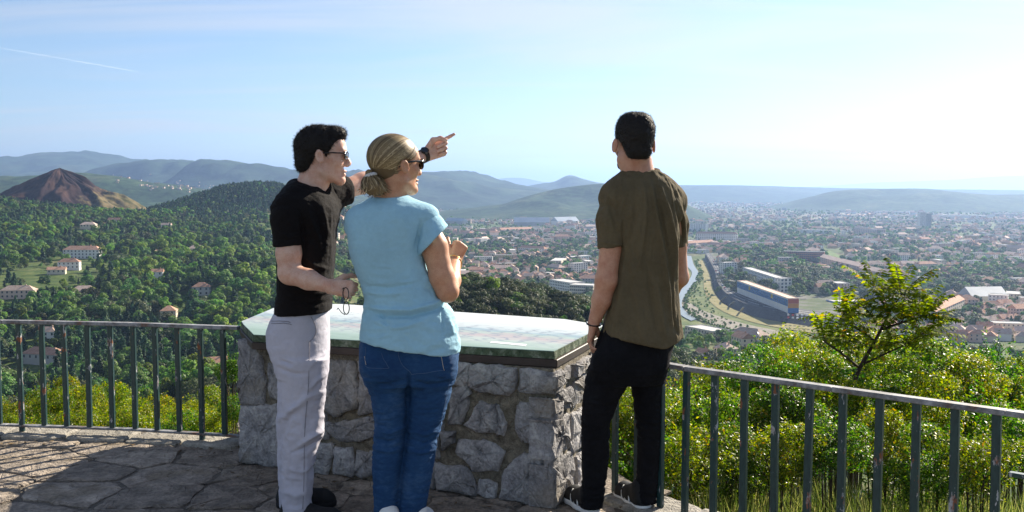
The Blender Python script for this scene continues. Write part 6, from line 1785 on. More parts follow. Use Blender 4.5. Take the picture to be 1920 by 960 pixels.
    V = folds(V, N, [([(520, 790), (545, 770), (575, 745), (608, 735)], 6, 0.007), ([(608, 806), (585, 818), (560, 835)], 5, 0.010), ([(606, 822), (580, 838), (545, 850)], 4, -0.008), ([(535, 812), (538, 790), (552, 772)], 5, -0.007),
                     ([(522, 690), (545, 700), (575, 702)], 5, -0.006), ([(525, 676), (548, 684)], 4, -0.008), ([(615, 700), (595, 712), (575, 735)], 5, 0.006), ([(588, 870), (565, 885), (540, 880)], 5, 0.006),
                     ([(530, 920), (555, 930), (580, 918)], 6, 0.006), ([(614, 660), (598, 668), (580, 690)], 5, 0.005), ([(545, 850), (540, 900), (545, 950)], 6, -0.005), ([(575, 850), (572, 900), (570, 950)], 5, 0.005)])
    tr = pmesh('trousers', V, Q, M_CHINO, root); N = vnormals(V, Q)
    M_SEAM = plain('grey_seam', (0.24, 0.23, 0.26), 0.9)
    for px in ([(583, 641), (581, 700), (579, 735), (572, 800), (570, 870), (569, 955)], [(586, 594), (594, 610), (596, 622), (590, 634), (583, 641)], [(508, 602), (530, 600), (546, 602)], [(508, 606), (530, 604.5), (546, 606)]):
        mb = seam(on_surface(V, N, smooth_pts(px, 18), 0.0008), 0.0016); mb.v = [v - root.location for v in mb.v]; mb.build('seam', M_SEAM, tr, True)
    shoe(root, P(533, 985, 4.34) * 1 + Vector((0, 0, 0)) - Vector((0.02, 0, P(533, 985, 4.34).z)), P(600, 985, 4.30) - Vector((0, 0, P(600, 985, 4.30).z)) + Vector((0.10, 0, 0)), 0.047, M_SHOE_BLACK, M_SHOE_BLACK)
    shoe(root, Vector((-1.075, 4.58, 0)), Vector((-0.815, 4.60, 0)), 0.046, M_SHOE_BLACK, M_SHOE_BLACK)
    # --- watch on the pointing arm
    ax = (wr_f - el_f).normalized(); wc = wr_f - ax * 0.012 + Vector((0, 0, 0.001))
    b_ = band(root, 'wristwatch', wc, ax, 0.0305, 0.024, 0.004, M_STRAP)
    face = MB(); side = Vector((0.1, -0.75, 0.65)); side = (side - ax * side.dot(ax)).normalized(); e2 = ax.cross(side)
    cf = wc + side * 0.034 - root.location
    pts = [cf + (ax * math.cos(a) + e2 * math.sin(a)) * 0.020 for a in [2 * math.pi * i / 20 for i in range(20)]]
    face.add([p - side * 0.004 for p in pts] + [p + side * 0.006 for p in pts], [tuple(range(19, -1, -1)), tuple(range(20, 40))] + [(i, (i+1) % 20, 20 + (i+1) % 20, 20 + i) for i in range(20)])
    face.build('watch_case', M_SHADES, b_)
    # --- eyeglasses held in the near hand
    g = P(650, 548, 4.12); root2 = empty('eyeglasses', g, "thin dark eyeglasses dangling from the pointing man's lower hand", 'eyeglasses')
    mb = MB(); rt = Vector((0.55, -0.5, 0.55)).normalized(); dn = Vector((0.05, -0.15, -1)).normalized(); rt = (rt - dn * rt.dot(dn)).normalized()
    for k in (0, 1):
        c = Vector((-0.004, 0.0, 0.004)) + dn * (0.010 + 0.058 * k)
        mb.tube([c + rt * 0.020 * math.cos(a) + dn * 0.025 * math.sin(a) for a in [2 * math.pi * i / 20 for i in range(20)]], 0.0022, 5, closed=True)
    c = Vector((-0.004, 0, 0.004)); mb.tube([c + dn * 0.035, c + dn * 0.039 + rt * 0.004, c + dn * 0.043], 0.0015, 5)
    mb.build('frame', M_SHADES, root2, True)
    for k, (e0, sgn) in enumerate(((-0.015, 1), (0.094, 1))):
        t = MB(); p0 = c + dn * e0 - rt * 0.012; back = (rt * -0.6 + Vector((0.1, 0.5, 0.1))).normalized()
        t.tube([p0, p0 - rt * 0.022 + dn * 0.01 * (1 - 2 * k), p0 - rt * 0.045 - dn * 0.03 * k, p0 - rt * 0.052 + dn * 0.012 * (1 - 3 * k)], 0.0017, 5); t.build('temple', M_SHADES, root2, True)
    return root

# ---------------------------------------------------------------- woman in pale blue T-shirt
def person_middle():
    d = 4.22
    root = floor_root(762, d, 'blonde woman in pale blue T-shirt and blue jeans, hair tied back')
    hd = Head(P(743, 309, d), (0.79, 0.61, 0.02), (0.03, 0, 1), 0.985)
    torso = [(372, 700, 758, .07), (380, 684, 783, .09), (388, 668, 797, .105), (398, 659, 806, .115), (412, 653, 808, .125), (433, 651, 800, .13), (471, 655, 794, .13),
             (512, 668, 803, .125), (540, 679, 815, .125), (556, 684, 828, .13), (580, 685, 848, .135), (600, 680, 855, .155), (625, 675, 861, .163), (645, 673, 864, .166), (660, 673, 864, .166)]
    hips = [(596, 692, 845, .115), (615, 682, 853, .130), (648, 673, 863, .138), (681, 673, 860, .142), (700, 679, 856, .135), (718, 686, 851, .12)]
    legl = [(690, 676, 768, .105), (715, 685, 768, .105), (743, 695, 768, .10), (793, 703, 764, .082), (825, 700, 761, .076), (860, 697, 757, .074), (893, 698, 752, .070), (930, 700, 749, .062), (960, 701, 747, .055), (1000, 704, 744, .048)]
    legr = [(690, 766, 858, .105), (715, 767, 851, .105), (743, 767, 845, .10), (802, 765, 827, .080), (826, 763, 821, .076), (850, 759, 817, .073), (877, 755, 813, .070), (902, 752, 809, .065), (930, 750, 803, .060), (960, 748, 797, .054), (1000, 750, 790, .048)]
    sh, el, wr = P(800, 418, 4.21), P(839, 546, 4.17), P(853, 489, 4.41)
    S = SDF((P(640, 400, 4.2).x - 0.02, 3.98, 0.04), (P(885, 400, 4.5).x, 4.72, 1.72), HM)
    S.loft(prow(d, torso[4:-5]), 0.03, off=0.022); S.loft(prow(d, hips[1:-1]), 0.03, off=0.028)
    S.loft(prow(d, legl[1:]), 0.012, off=0.024, n=2.1); S.loft(prow(d, legr[1:]), 0.012, off=0.024, n=2.1)
    S.chain([hd.w(-0.03, 0, -0.045), P(733, 362, d), P(728, 395, d)], [0.055, 0.056, 0.08], 0.03)
    S.chain([P(765, 530, d), P(767, 600, d), P(766, 668, d)], [0.085, 0.095, 0.10], 0.02); S.chain([P(740, 665, d), P(727, 730, d), P(733, 800, d)], [0.07, 0.058, 0.042], 0.02); S.chain([P(795, 665, d), P(806, 730, d), P(797, 800, d)], [0.07, 0.058, 0.042], 0.02)
    S.chain([P(728, 392, d), sh], [0.05, 0.04], 0.03); S.chain([P(728, 392, d), P(672, 414, 4.26)], [0.05, 0.04], 0.03)
    S.chain([sh, P(814, 462, 4.19), P(829, 520, 4.175), el], [.044, .053, .050, .043], 0.02)
    S.chain([el, el.lerp(wr, .35), wr], [.044, .042, .026], 0.02)
    hand(S, wr, (0.30, 0.35, 0.85), ((-0.75, -0.1, 0.55), (-0.3, 0.9, -0.3)), [(1.2, 1.2, 0.6), (1.2, 1.3, 0.6), (1.25, 1.3, 0.6), (1.3, 1.3, 0.6)], tcurl=0.1, sc=0.90, thumb_out=0.4)
    sl, ell_, wl2 = P(668, 412, 4.28), P(690, 520, 4.42), P(745, 500, 4.60)
    ell_ = P(712, 520, 4.45); S.chain([sl, ell_, ell_.lerp(wl2, .35), wl2], [.042, .043, .040, .026], 0.02)
    hand(S, wl2, (0.6, 0.45, 0.5), ((-0.2, 0, 1), (0.5, -0.8, 0)), [(1.0, 1.0, 0.5)] * 4, sc=0.88)
    hd.build(S, True, 0.9)
    V, Q = S.mesh(); pmesh('body', smooth_mesh(V, Q, 1), Q, M_SKIN_W, root)
    # --- hair: cap, combed strands, tied-up tail
    poly = [(0.10, 0.150), (0.106, 0.080), (0.092, 0.060), (0.074, 0.040), (0.050, 0.026), (0.022, 0.016), (-0.004, 0.018), (-0.026, 0.012), (-0.034, -0.020), (-0.045, -0.052), (-0.070, -0.078), (-0.105, -0.082), (-0.16, -0.06), (-0.16, 0.14)]
    cr = (0.110, 0.086, 0.093); cc = (-0.018, 0, 0.035)
    V, Q = hd.hair(poly, r=cr, c=cc, extra=[((-0.05, 0, -0.015), (0.058, 0.058, 0.060), 0.02)])
    N = vnormals(V, Q)
    hr = pmesh('hair', V, Q, M_BLONDE, root)
    bandp = np.array([-0.128, 0.0, -0.040])
    def to_s(q): return (np.array(q) - np.array(cc)) / np.array(cr)
    e = to_s(bandp); e /= np.linalg.norm(e)
    paths, nrms, wid = [], [], []
    for i in range(2800):
        s_ = RNG.uniform(-1, 1)
        if RNG.random() < 0.60:
            a = s_ * 1.9                                   # around the hairline from ear to ear over the brow
            st = np.array([math.cos(a) * 0.92, math.sin(a), 0.25 + 0.55 * max(0, math.cos(a)) - 0.35 * (abs(s_) ** 3)])
        else:
            st = np.array([-0.05 - 0.55 * RNG.random(), math.copysign(0.9 * RNG.uniform(0.3, 1), s_), -0.25 - 0.65 * RNG.random()])
        if RNG.random() < 0.35: st = st + np.array([-0.5, 0, 0.5]) * RNG.random()
        st = st / np.linalg.norm(st); st = st + RNG.normal(0, 0.03, 3); st /= np.linalg.norm(st)
        om = math.acos(np.clip(st @ e, -1, 1)); tt = np.linspace(0, 1, 14)
        pts = (np.sin((1 - tt) * om)[:, None] * st + np.sin(tt * om)[:, None] * e) / math.sin(om)
        rr = 1.008 + RNG.uniform(0, 0.022) + 0.012 * np.sin(tt * np.pi) * RNG.uniform(-0.3, 1)
        loc = pts * rr[:, None] if np.ndim(rr) else pts * rr
        L = loc * np.array(cr) + np.array(cc)
        inside = L[:, 2] < -0.045
        Wp = np.array([hd.w(*q) for q in L]); nn = np.array([hd.f * q[0] / cr[0] + hd.l * q[1] / cr[1] + hd.u * q[2] / cr[2] for q in pts])
        paths.append(Wp); nrms.append(nn); wid.append(RNG.uniform(0.0007, 0.0019))
    V, Q = ribbons(paths, wid, nrms); pmesh('hair_strands', V, Q, M_BLONDE, root)
    tc = P(702, 351, 4.13); S = SDF(np.array(tc) - 0.09, np.array(tc) + 0.09, 0.003)
    S.ell(tc, (0.043, 0.032, 0.029), None, 0.01); S.ell(tc + Vector((0.019, 0.0, -0.006)), (0.026, 0.026, 0.024), None, 0.01); S.ell(tc + Vector((-0.021, 0, 0.003)), (0.024, 0.024, 0.024), None, 0.01)
    S.cone(hd.w(*bandp), tc, 0.020, 0.03, 0.02)
    V, Q = S.mesh(); N = vnormals(V, Q); V = V + N * (fbm(V / 0.014, 3) * 0.006)[:, None]
    pt = pmesh('ponytail', V, Q, M_BLONDE, root)
    b0 = np.array(hd.w(*bandp)); paths, nrms, wid = [], [], []
    for i in range(650):
        dirn = RNG.normal(0, 1, 3) * np.array([1, 0.8, 0.8]); dirn /= np.linalg.norm(dirn)
        c_ = np.array(tc); tip = c_ + dirn * np.array([0.048, 0.036, 0.032]) * RNG.uniform(0.95, 1.18)
        mid = (b0 + tip) / 2 + dirn * np.array([0.03, 0.026, 0.02]) + np.array([0, -0.006, 0.004])
        curl = tip + np.array([RNG.normal(0, 0.010), RNG.normal(0, 0.008), -0.012 * RNG.random()])
        tt = np.linspace(0, 1, 10)[:, None]
        p = (1 - tt) ** 3 * b0 + 3 * (1 - tt) ** 2 * tt * mid + 3 * (1 - tt) * tt ** 2 * tip + tt ** 3 * curl
        paths.append(p); nrms.append(np.repeat(dirn[None], 10, 0)); wid.append(RNG.uniform(0.0008, 0.002))
    V, Q = ribbons(paths, wid, nrms); pmesh('ponytail_strands', V, Q, M_BLONDE, root)
    bx = (Vector(tc) - hd.w(*bandp)).normalized(); bc = hd.w(*bandp) + bx * 0.008; s1 = bx.orthogonal().normalized(); s2 = bx.cross(s1)
    ring = [bc + (s1 * math.cos(a) + s2 * math.sin(a)) * 0.0215 for a in [2 * math.pi * i / 26 for i in range(26)]]
    mb = MB().tube(ring, [0.0078 + 0.0016 * (i % 2) for i in range(26)], 8, closed=True); pbuild(mb, 'hair_tie', M_SCRUNCH, root)
    sunglasses(root, hd, z0=0.004, w=0.029, h=0.022, thick=0.003, out=0.108)
    # --- T-shirt
    S = SDF((P(630, 400, 4.2).x, 3.99, P(760, 672, 4.2).z), (P(878, 600, 4.3).x, 4.45, P(740, 360, 4.2).z), HM)
    S.loft(prow(d, torso), 0.03, n=2.4)
    S.chain([P(742, 384, d), P(798, 408, 4.21)], [0.045, 0.056], 0.05); S.chain([P(720, 386, d), P(676, 412, 4.24)], [0.045, 0.052], 0.05)
    S.cut_cone(P(728, 388, 4.26), hd.w(-0.03, 0, -0.05), 0.066, 0.085, 0.006)
    S.cut_plane(P(775, 650.5, d), (-0.155, 0, -1), k=0.006)
    S.cut_plane(P(700, 653, d), (-0.55, 0, -1), k=0.01)
    V1, Q1 = S.mesh()
    op = P(814, 451, 4.195)
    s1 = sleeve([P(783, 408, 4.22), P(800, 427, 4.21), P(822, 464, 4.19), P(834, 486, 4.19)], [.058, .069, .086, .09], op, (0.70, 0.0, -0.66), 0.068, rec=0.0)
    s2 = sleeve([P(682, 408, 4.23), P(674, 425, 4.27), P(688, 480, 4.36)], [.055, .056, .054], P(680, 448, 4.31), (0.2, 0.3, -0.93), 0.049)
    V, Q = joinm([(V1, Q1), s1, s2]); V = smooth_mesh(V, Q, 2); N = vnormals(V, Q)
    low = sstep(480, 560, to_px(V)[:, 1])
    V = wrinkle(V, N, 0.0045, 0.075, (1, 1, 2.4), 4.0, 3, 0.35 + 0.75 * low)
    V = folds(V, N, [([(688, 582), (720, 592), (770, 592), (820, 580), (842, 566)], 5, -0.011), ([(686, 574), (715, 580), (770, 582), (815, 570), (838, 556)], 5, 0.010), ([(700, 600), (735, 616), (765, 612), (800, 600)], 5, 0.006),
                     ([(680, 548), (720, 552), (770, 550)], 5, 0.005), ([(690, 535), (730, 540), (790, 530)], 4, -0.004), ([(790, 500), (805, 530), (815, 560)], 6, 0.007), ([(800, 492), (818, 530), (828, 556)], 4, -0.007),
                     ([(712, 582), (726, 612), (734, 618)], 5, -0.006), ([(776, 470), (786, 440), (790, 415)], 4, -0.006), ([(690, 560), (684, 590), (680, 620)], 6, 0.006),
                     ([(742, 380), (760, 430), (765, 480)], 14, 0.004), ([(660, 420), (672, 480), (690, 530)], 10, 0.004), ([(829, 580), (831, 605), (832, 630)], 3, -0.005), ([(840, 590), (845, 610), (850, 622)], 5, 0.005)])
    pmesh('tshirt', V, Q, M_BLUE_TEE, root)
    # --- jeans
    S = SDF((P(655, 600, 4.2).x, 4.0, 0.02), (P(880, 600, 4.2).x, 4.42, P(760, 608, 4.2).z), HM)
    S.loft(prow(d, hips), 0.03, n=2.3); S.loft(prow(d, legl), 0.016, n=2.1); S.loft(prow(d, legr), 0.016, n=2.1)
    for c in ((722, 686, 4.145), (810, 686, 4.145)): S.ell(P(*c), (0.082, 0.055, 0.078), None, 0.05)
    V, Q = S.mesh(); V = smooth_mesh(V, Q, 2); N = vnormals(V, Q)
    px = to_px(V); kn = np.exp(-((px[:, 1] - 820) / 60) ** 2) + 0.6 * np.exp(-((px[:, 1] - 720) / 25) ** 2) + 0.7 * np.exp(-((px[:, 1] - 960) / 50) ** 2)
    V = wrinkle(V, N, 0.0065, 0.055, (0.6, 0.6, 2.4), 2.0, 3, 0.18 + kn)
    V = folds(V, N, [([(766, 700), (766, 730), (764, 760)], 4, -0.012), ([(706, 722), (730, 722), (760, 712)], 5, -0.006), ([(772, 712), (805, 724), (845, 716)], 5, -0.006), ([(703, 806), (730, 812), (760, 800)], 4, 0.006), ([(700, 822), (730, 828), (760, 820)], 4, -0.006),
                     ([(765, 806), (795, 815), (828, 806)], 4, 0.006), ([(762, 822), (795, 832), (824, 820)], 4, -0.006), ([(700, 842), (728, 848), (756, 838)], 4, 0.005), ([(760, 842), (790, 850), (821, 840)], 4, 0.005)])
    je = pmesh('jeans', V, Q, M_JEANS, root); N = vnormals(V, Q)
    for px, m in (([(745, 656), (755, 680), (770, 704)], M_THREAD_BLUE), ([(770, 704), (800, 702), (835, 693)], M_THREAD_BLUE), ([(835, 693), (829, 665), (821, 643)], M_THREAD), ([(714, 660), (720, 676), (731, 690)], M_THREAD_BLUE), ([(682, 668), (683, 676), (684, 684)], M_THREAD),
                  ([(684, 650), (683, 676), (684, 690), (731, 690)], M_THREAD_BLUE), ([(848, 640), (850, 690), (838, 745), (824, 806), (814, 870), (803, 950)], M_THREAD_BLUE)):
        mb = seam(on_surface(V, N, smooth_pts(px, 22), 0.0006), 0.0011); mb.v = [v - root.location for v in mb.v]; mb.build('stitching', m, je, True)
    for (u0, u1, yy) in ((722, 724, 4.16), (776, 772, 4.19)):
        a = P(u0, 990, yy); b = P(u1, 990, yy); shoe(root, (a.x, yy - 0.03, 0), (b.x + 0.05, yy + 0.20, 0), 0.042, M_SHOE_WHITE, M_SHOE_WHITE)
    # --- bracelet and earring
    ax = (wr - el).normalized(); c = wr - ax * 0.018; s1 = ax.orthogonal().normalized(); s2 = ax.cross(s1); mb = MB()
    n = 26
    ring = [c + (s1 * math.cos(2*math.pi*i/n) + s2 * math.sin(2*math.pi*i/n)) * 0.0315 + Vector((0, 0, -0.006 * math.sin(2*math.pi*i/n))) for i in range(n)]
    mb.tube(ring, [0.0022 + 0.0011 * (i % 2) for i in range(n)], 6, closed=True); pbuild(mb, 'bracelet', M_GOLD, root)
    return root

# ---------------------------------------------------------------- man in olive T-shirt, seen from behind
def person_right():
    d = 4.52
    root = floor_root(1172, d, 'man in olive T-shirt and black jeans, seen from behind')
    hd = Head(P(1188, 270, d), (-0.20, 0.98, -0.02), (0.0, 0, 1), 1.035)
    torso = [(322, 1172, 1231, .07), (330, 1160, 1246, .09), (340, 1147, 1258, .105), (352, 1139, 1268, .12), (372, 1137, 1275, .13), (400, 1143, 1277, .135), (430, 1150, 1274, .135), (470, 1156, 1270, .13), (520, 1150, 1270, .13),
             (570, 1140, 1273, .135), (600, 1133, 1276, .148), (625, 1127, 1280, .156), (660, 1124, 1281, .158)]
    hips = [(592, 1140, 1266, .11), (610, 1130, 1270, .12), (639, 1119, 1266, .13), (672, 1108, 1256, .135), (700, 1102, 1251, .125), (716, 1099, 1247, .11)]
    legl = [(690, 1104, 1184, .09), (714, 1098, 1182, .09), (752, 1091, 1160, .082), (793, 1090, 1144, .072), (852, 1090, 1143, .068), (893, 1091, 1138, .064), (930, 1089, 1133, .062), (957, 1086, 1130, .062)]
    legr = [(690, 1176, 1252, .09), (714, 1182, 1246, .088), (740, 1185, 1243, .085), (764, 1188, 1243, .078), (810, 1194, 1243, .070), (850, 1195, 1241, .067), (893, 1193, 1238, .064), (935, 1186, 1233, .062), (956, 1182, 1229, .062)]
    sh, el, wr = P(1150, 395, 4.50), P(1137, 525, 4.47), P(1113.5, 606, 4.50)
    sr, er, wr2 = P(1265, 395, 4.57), P(1274, 520, 4.62), P(1235, 575, 4.82)
    S = SDF((P(1075, 650, 4.5).x, 4.25, 0.04), (P(1305, 400, 4.6).x, 5.02, 1.84), HM)
    S.loft(prow(d, torso[3:-3]), 0.03, off=0.024); S.loft(prow(d, hips[1:]), 0.03, off=0.02); S.loft(prow(4.50, legl), 0.012, off=0.024, n=2.1); S.loft(prow(4.57, legr), 0.012, off=0.024, n=2.1)
    S.chain([hd.w(-0.03, 0, -0.045), P(1193, 308, d), P(1200, 345, d)], [0.060, 0.0615, 0.09], 0.03)
    S.chain([P(1208, 540, d), P(1195, 620, d), P(1182, 680, d)], [0.08, 0.075, 0.065], 0.02); S.chain([P(1158, 672, d), P(1126, 760, 4.5)], [0.05, 0.04], 0.01); S.chain([P(1212, 672, 4.55), P(1216, 760, 4.57)], [0.045, 0.035], 0.01)
    S.chain([sh, P(1146, 460, 4.48), el, P(1128, 562, 4.48), wr], [.046, .0475, .0475, .041, .0265], 0.02)
    S.chain([sr, P(1268, 460, 4.60), er, er.lerp(wr2, 0.4), wr2], [.05, .044, .040, .038, .026], 0.02)
    hand(S, wr, (-0.13, 0.05, -1), ((0.25, 1, -0.1), (1, -0.2, 0.1)), [(0.25, 0.45, 0.3), (0.35, 0.55, 0.3), (0.45, 0.6, 0.35), (0.5, 0.65, 0.35)], tcurl=0.2, sc=1.0, thumb_out=0.45)
    hand(S, wr2, (-0.8, 0.5, -0.2), ((0.2, 0.3, 1), (-0.3, -0.9, 0)), [(0.7, 0.8, 0.5)] * 4)
    hd.build(S)
    V, Q = S.mesh(); pmesh('body', smooth_mesh(V, Q, 1), Q, M_SKIN_R, root)
    poly = [(0.11, 0.150), (0.104, 0.075), (0.085, 0.058), (0.055, 0.045), (0.035, 0.020), (0.022, -0.020), (0.006, -0.014), (0.002, 0.014), (-0.022, 0.020), (-0.034, 0.000), (-0.040, -0.034), (-0.060, -0.064), (-0.090, -0.070), (-0.15, -0.06), (-0.15, 0.15)]
    V, Q = hd.hair(poly, r=(0.104, 0.0795, 0.094), c=(-0.016, 0, 0.037), extra=[((-0.025, 0.026, 0.066), (0.07, 0.050, 0.062), 0.02), ((-0.025, -0.026, 0.066), (0.07, 0.050, 0.062), 0.02), ((-0.065, 0, -0.030), (0.044, 0.056, 0.054), 0.02)])
    N = vnormals(V, Q); V = V + N * (fbm(V / 0.012, 3) * 0.003)[:, None]
    a, b = spikes(V, N, 9000, 0.012, 0.0010, Vector(hd.u * -0.1), RNG, 0.6)
    pmesh('hair', V, Q, M_DARK_HAIR, root); pmesh('hair_strands', a, b, M_DARK_HAIR, root, False)
    # short beard along the jaw
    jp = [(0.020, -0.010), (0.006, -0.050), (0.004, -0.088), (0.055, -0.128), (0.110, -0.130), (0.112, -0.088), (0.085, -0.060), (0.050, -0.060)]
    V, Q = hd.hair(jp, r=(0.064, 0.0645, 0.084), c=(0.033, 0, -0.024), extra=[((0.076, 0, -0.106), (0.024, 0.026, 0.021), 0.02), ((0.025, 0.040, -0.088), (0.03, 0.023, 0.024), 0.02), ((0.025, -0.040, -0.088), (0.03, 0.023, 0.024), 0.02)])
    pmesh('beard', V, Q, M_DARK_HAIR, root)
    # --- T-shirt
    S = SDF((P(1100, 400, 4.5).x, 4.28, P(1180, 672, 4.5).z), (P(1305, 400, 4.6).x, 4.80, P(1200, 308, 4.5).z), HM)
    S.loft(prow(d, torso), 0.03, n=2.4)
    S.chain([P(1185, 345, d), P(1152, 372, 4.50)], [0.055, 0.062], 0.06); S.chain([P(1222, 345, d), P(1262, 378, 4.56)], [0.055, 0.056], 0.06)
    S.cut_cone(P(1198, 332, 4.545), hd.w(-0.03, 0, -0.04), 0.061, 0.072, 0.005)
    S.cut_plane(P(1180, 634, d), (-0.21, 0, -1), k=0.006); S.cut_plane(P(1255, 640, d), (0.35, 0, -1), k=0.008)
    V1, Q1 = S.mesh()
    s1 = sleeve([P(1155, 372, 4.50), P(1146, 415, 4.48), P(1146, 475, 4.475)], [.064, .063, .0605], P(1146, 463, 4.48), (0.12, 0, -1), 0.051, rec=0.015)
    s2 = sleeve([P(1258, 380, 4.55), P(1267, 420, 4.585), P(1269, 476, 4.60)], [.056, .052, .048], P(1269, 463, 4.60), (0, 0, -1), 0.044, rec=0.012)
    V, Q = joinm([(V1, Q1), s1, s2]); V = smooth_mesh(V, Q, 2); N = vnormals(V, Q)
    V = wrinkle(V, N, 0.0060, 0.07, (1.7, 1.7, 0.42), 5.0)
    V = folds(V, N, [([(1207, 345), (1212, 390), (1208, 440), (1200, 500)], 4, 0.010), ([(1222, 350), (1232, 410), (1243, 470), (1252, 540), (1262, 610)], 4, 0.014), ([(1230, 350), (1242, 410), (1254, 470), (1262, 540)], 5, -0.009),
                     ([(1240, 352), (1255, 400), (1264, 450), (1268, 520)], 4, 0.013), ([(1190, 350), (1192, 400), (1180, 460), (1170, 520)], 7, -0.006), ([(1175, 350), (1165, 400), (1162, 440)], 6, 0.006), ([(1170, 520), (1160, 570), (1148, 612)], 7, 0.006),
                     ([(1215, 500), (1222, 560), (1235, 630)], 6, -0.007), ([(1228, 520), (1240, 580), (1248, 632)], 5, 0.008), ([(1190, 540), (1200, 590), (1205, 636)], 8, 0.005), ([(1258, 560), (1264, 600), (1272, 628)], 4, -0.008),
                     ([(1124, 452), (1145, 457), (1170, 460)], 3, 0.004), ([(1140, 375), (1150, 410), (1160, 440)], 4, -0.005), ([(1266, 380), (1276, 420), (1280, 455)], 3, -0.006), ([(1272, 375), (1282, 410), (1286, 450)], 3, 0.005)])
    ts = pmesh('tshirt', V, Q, M_OLIVE_TEE, root); N = vnormals(V, Q)
    mb = MB(); n = 24; c = P(1199.5, 322.5, 4.545); rx, ry = M2(31, 4.53), 0.062
    ring = [c + Vector((rx * math.cos(2*math.pi*i/n), ry * math.sin(2*math.pi*i/n), 0.022 * math.sin(2*math.pi*i/n) * 0.4 - 0.004 * math.cos(2*math.pi*i/n))) for i in range(n)]
    mb.tube(ring, 0.0075, 8, closed=True); mb.v = [v - root.location for v in mb.v]; mb.build('collar', M_OLIVE_TEE, ts, True)
    # --- black jeans
    S = SDF((P(1075, 650, 4.5).x, 4.28, 0.03), (P(1290, 600, 4.5).x, 4.80, P(1180, 604, 4.5).z), HM)
    S.loft(prow(d, hips), 0.03, n=2.3); S.loft(prow(4.50, legl), 0.016, n=2.1); S.loft(prow(4.57, legr), 0.016, n=2.1)
    for c_ in ((1146, 682, 4.43), (1212, 680, 4.46)): S.ell(P(*c_), (0.075, 0.05, 0.075), None, 0.05)
    V, Q = S.mesh(); V = smooth_mesh(V, Q, 2); N = vnormals(V, Q)
    px = to_px(V); kn = np.exp(-((px[:, 1] - 800) / 45) ** 2) + np.exp(-((px[:, 1] - 930) / 45) ** 2) + 0.5 * np.exp(-((px[:, 1] - 720) / 25) ** 2)
    V = wrinkle(V, N, 0.0055, 0.055, (0.6, 0.6, 2.2), 6.0, 3, 0.2 + kn)
    pmesh('jeans', V, Q, M_BLACK_JEANS, root)
    for hx, hy, tx, ty in ((P(1109, 950, 4.50).x + 0.012, 4.455, P(1109, 950, 4.5).x - 0.085, 4.70), (P(1206, 950, 4.55).x + 0.012, 4.515, P(1206, 950, 4.55).x - 0.085, 4.76)):
        so = shoe(root, (hx, hy, 0), (tx, ty, 0), 0.046, M_SHOE_BLACK, M_SHOE_WHITE)
        h, t = Vector((hx, hy, 0)), Vector((tx, ty, 0)); f = (t - h).normalized(); s = Vector((-f.y, f.x, 0)); mb = MB()
        for k in range(3):
            p = h + f * (0.085 + 0.035 * k) + s * 0.0455
            mb.tube([p + Vector((0, 0, 0.028)), p + f * 0.012 + Vector((0, 0, 0.055)) - s * 0.006, p + f * 0.02 + Vector((0, 0, 0.080)) - s * 0.022], 0.0042, 5)
        mb.v = [v - root.location for v in mb.v]; mb.build('stripe', M_SHOE_WHITE, so, True)
    ax = (wr - el).normalized(); c = wr + ax * 0.004
    b_ = band(root, 'bracelet', c, (ax.x + 0.15, ax.y, ax.z), 0.0285, 0.006, 0.005, M_SHADES)
    mb = MB(); rc = wr + Vector((-0.13, 0.05, -1)).normalized() * 0.105 + Vector((0.004, -0.010, 0)); ring = [rc + Vector((math.cos(a) * 0.0108, math.sin(a) * 0.0108, math.cos(a) * 0.002)) for a in [2 * math.pi * i / 16 for i in range(16)]]
    mb.tube(ring, 0.0016, 6, closed=True); pbuild(mb, 'ring', M_GOLD, root)
    return root
person_left(); person_middle(); person_right()
# ================================================================== shrubs, sapling and grass just outside the rails
def shrub_meshes(seed, n, mat, leaf=0.030, slim=0.5):
    """unit shrub (height 1, radius about 0.55): leafy lobes on several stems"""
    rng = np.random.default_rng(seed); r = random.Random(seed)
    C, D = crown_points(rng, n, 16, 0.34, (0.60, 0.60, 0.50)); C[:, 2] += 0.52
    # twigs that stick out of the outline
    ex = []
    for k in range(26):
        a = rng.uniform(0, 6.28); el = rng.uniform(0.2, 1.4); d = np.array([math.cos(a) * math.cos(el), math.sin(a) * math.cos(el), math.sin(el)])
        s = np.array([0, 0, 0.5]) + d * np.array([0.5, 0.5, 0.42]) * rng.uniform(0.8, 1.0); L = rng.uniform(0.10, 0.24)
        for j in range(14): ex.append(s + d * L * j / 14 + np.array([0, 0, 0.1 * L * j / 14]) + rng.normal(0, 0.018, 3))
    ex = np.array(ex); C = np.concatenate([C, ex]); D = np.concatenate([D, rng.normal(0, 1, ex.shape) * 0.5 + np.array([0, 0, 0.6])])
    V, Q = leaf_quads(C, D * 0.6 + np.array([0, 0, 0.45]), leaf * rng.uniform(0.6, 1.25, len(C)), rng, slim, 0.18, 0.6)
    fol = np_mesh('foliage', V, Q, mat)
    mb = MB()
    for k in range(7):
        a = r.uniform(0, 6.28); R0 = r.uniform(0.15, 0.42); top = r.uniform(0.5, 0.95)
        p = [Vector((0.04 * math.cos(a), 0.04 * math.sin(a), -1.3)), Vector((R0 * 0.4 * math.cos(a), R0 * 0.4 * math.sin(a), top * 0.45)), Vector((R0 * math.cos(a + .3), R0 * math.sin(a + .3), top))]
        mb.tube(p, [0.016, 0.009, 0.003], 5)
        for j in range(3):
            q = p[1].lerp(p[2], r.uniform(0, 0.9)); b = r.uniform(0, 6.28); mb.tube([q, q + Vector((math.cos(b) * .1, math.sin(b) * .1, 0.08)), q + Vector((math.cos(b) * .2, math.sin(b) * .2, 0.12))], [0.005, 0.004, 0.0015], 4)
    return fol, mb.mesh('stem', M_TWIG)
SHRUBS = [shrub_meshes(40 + i, 7600, M_SHRUB, 0.020) for i in range(4)]
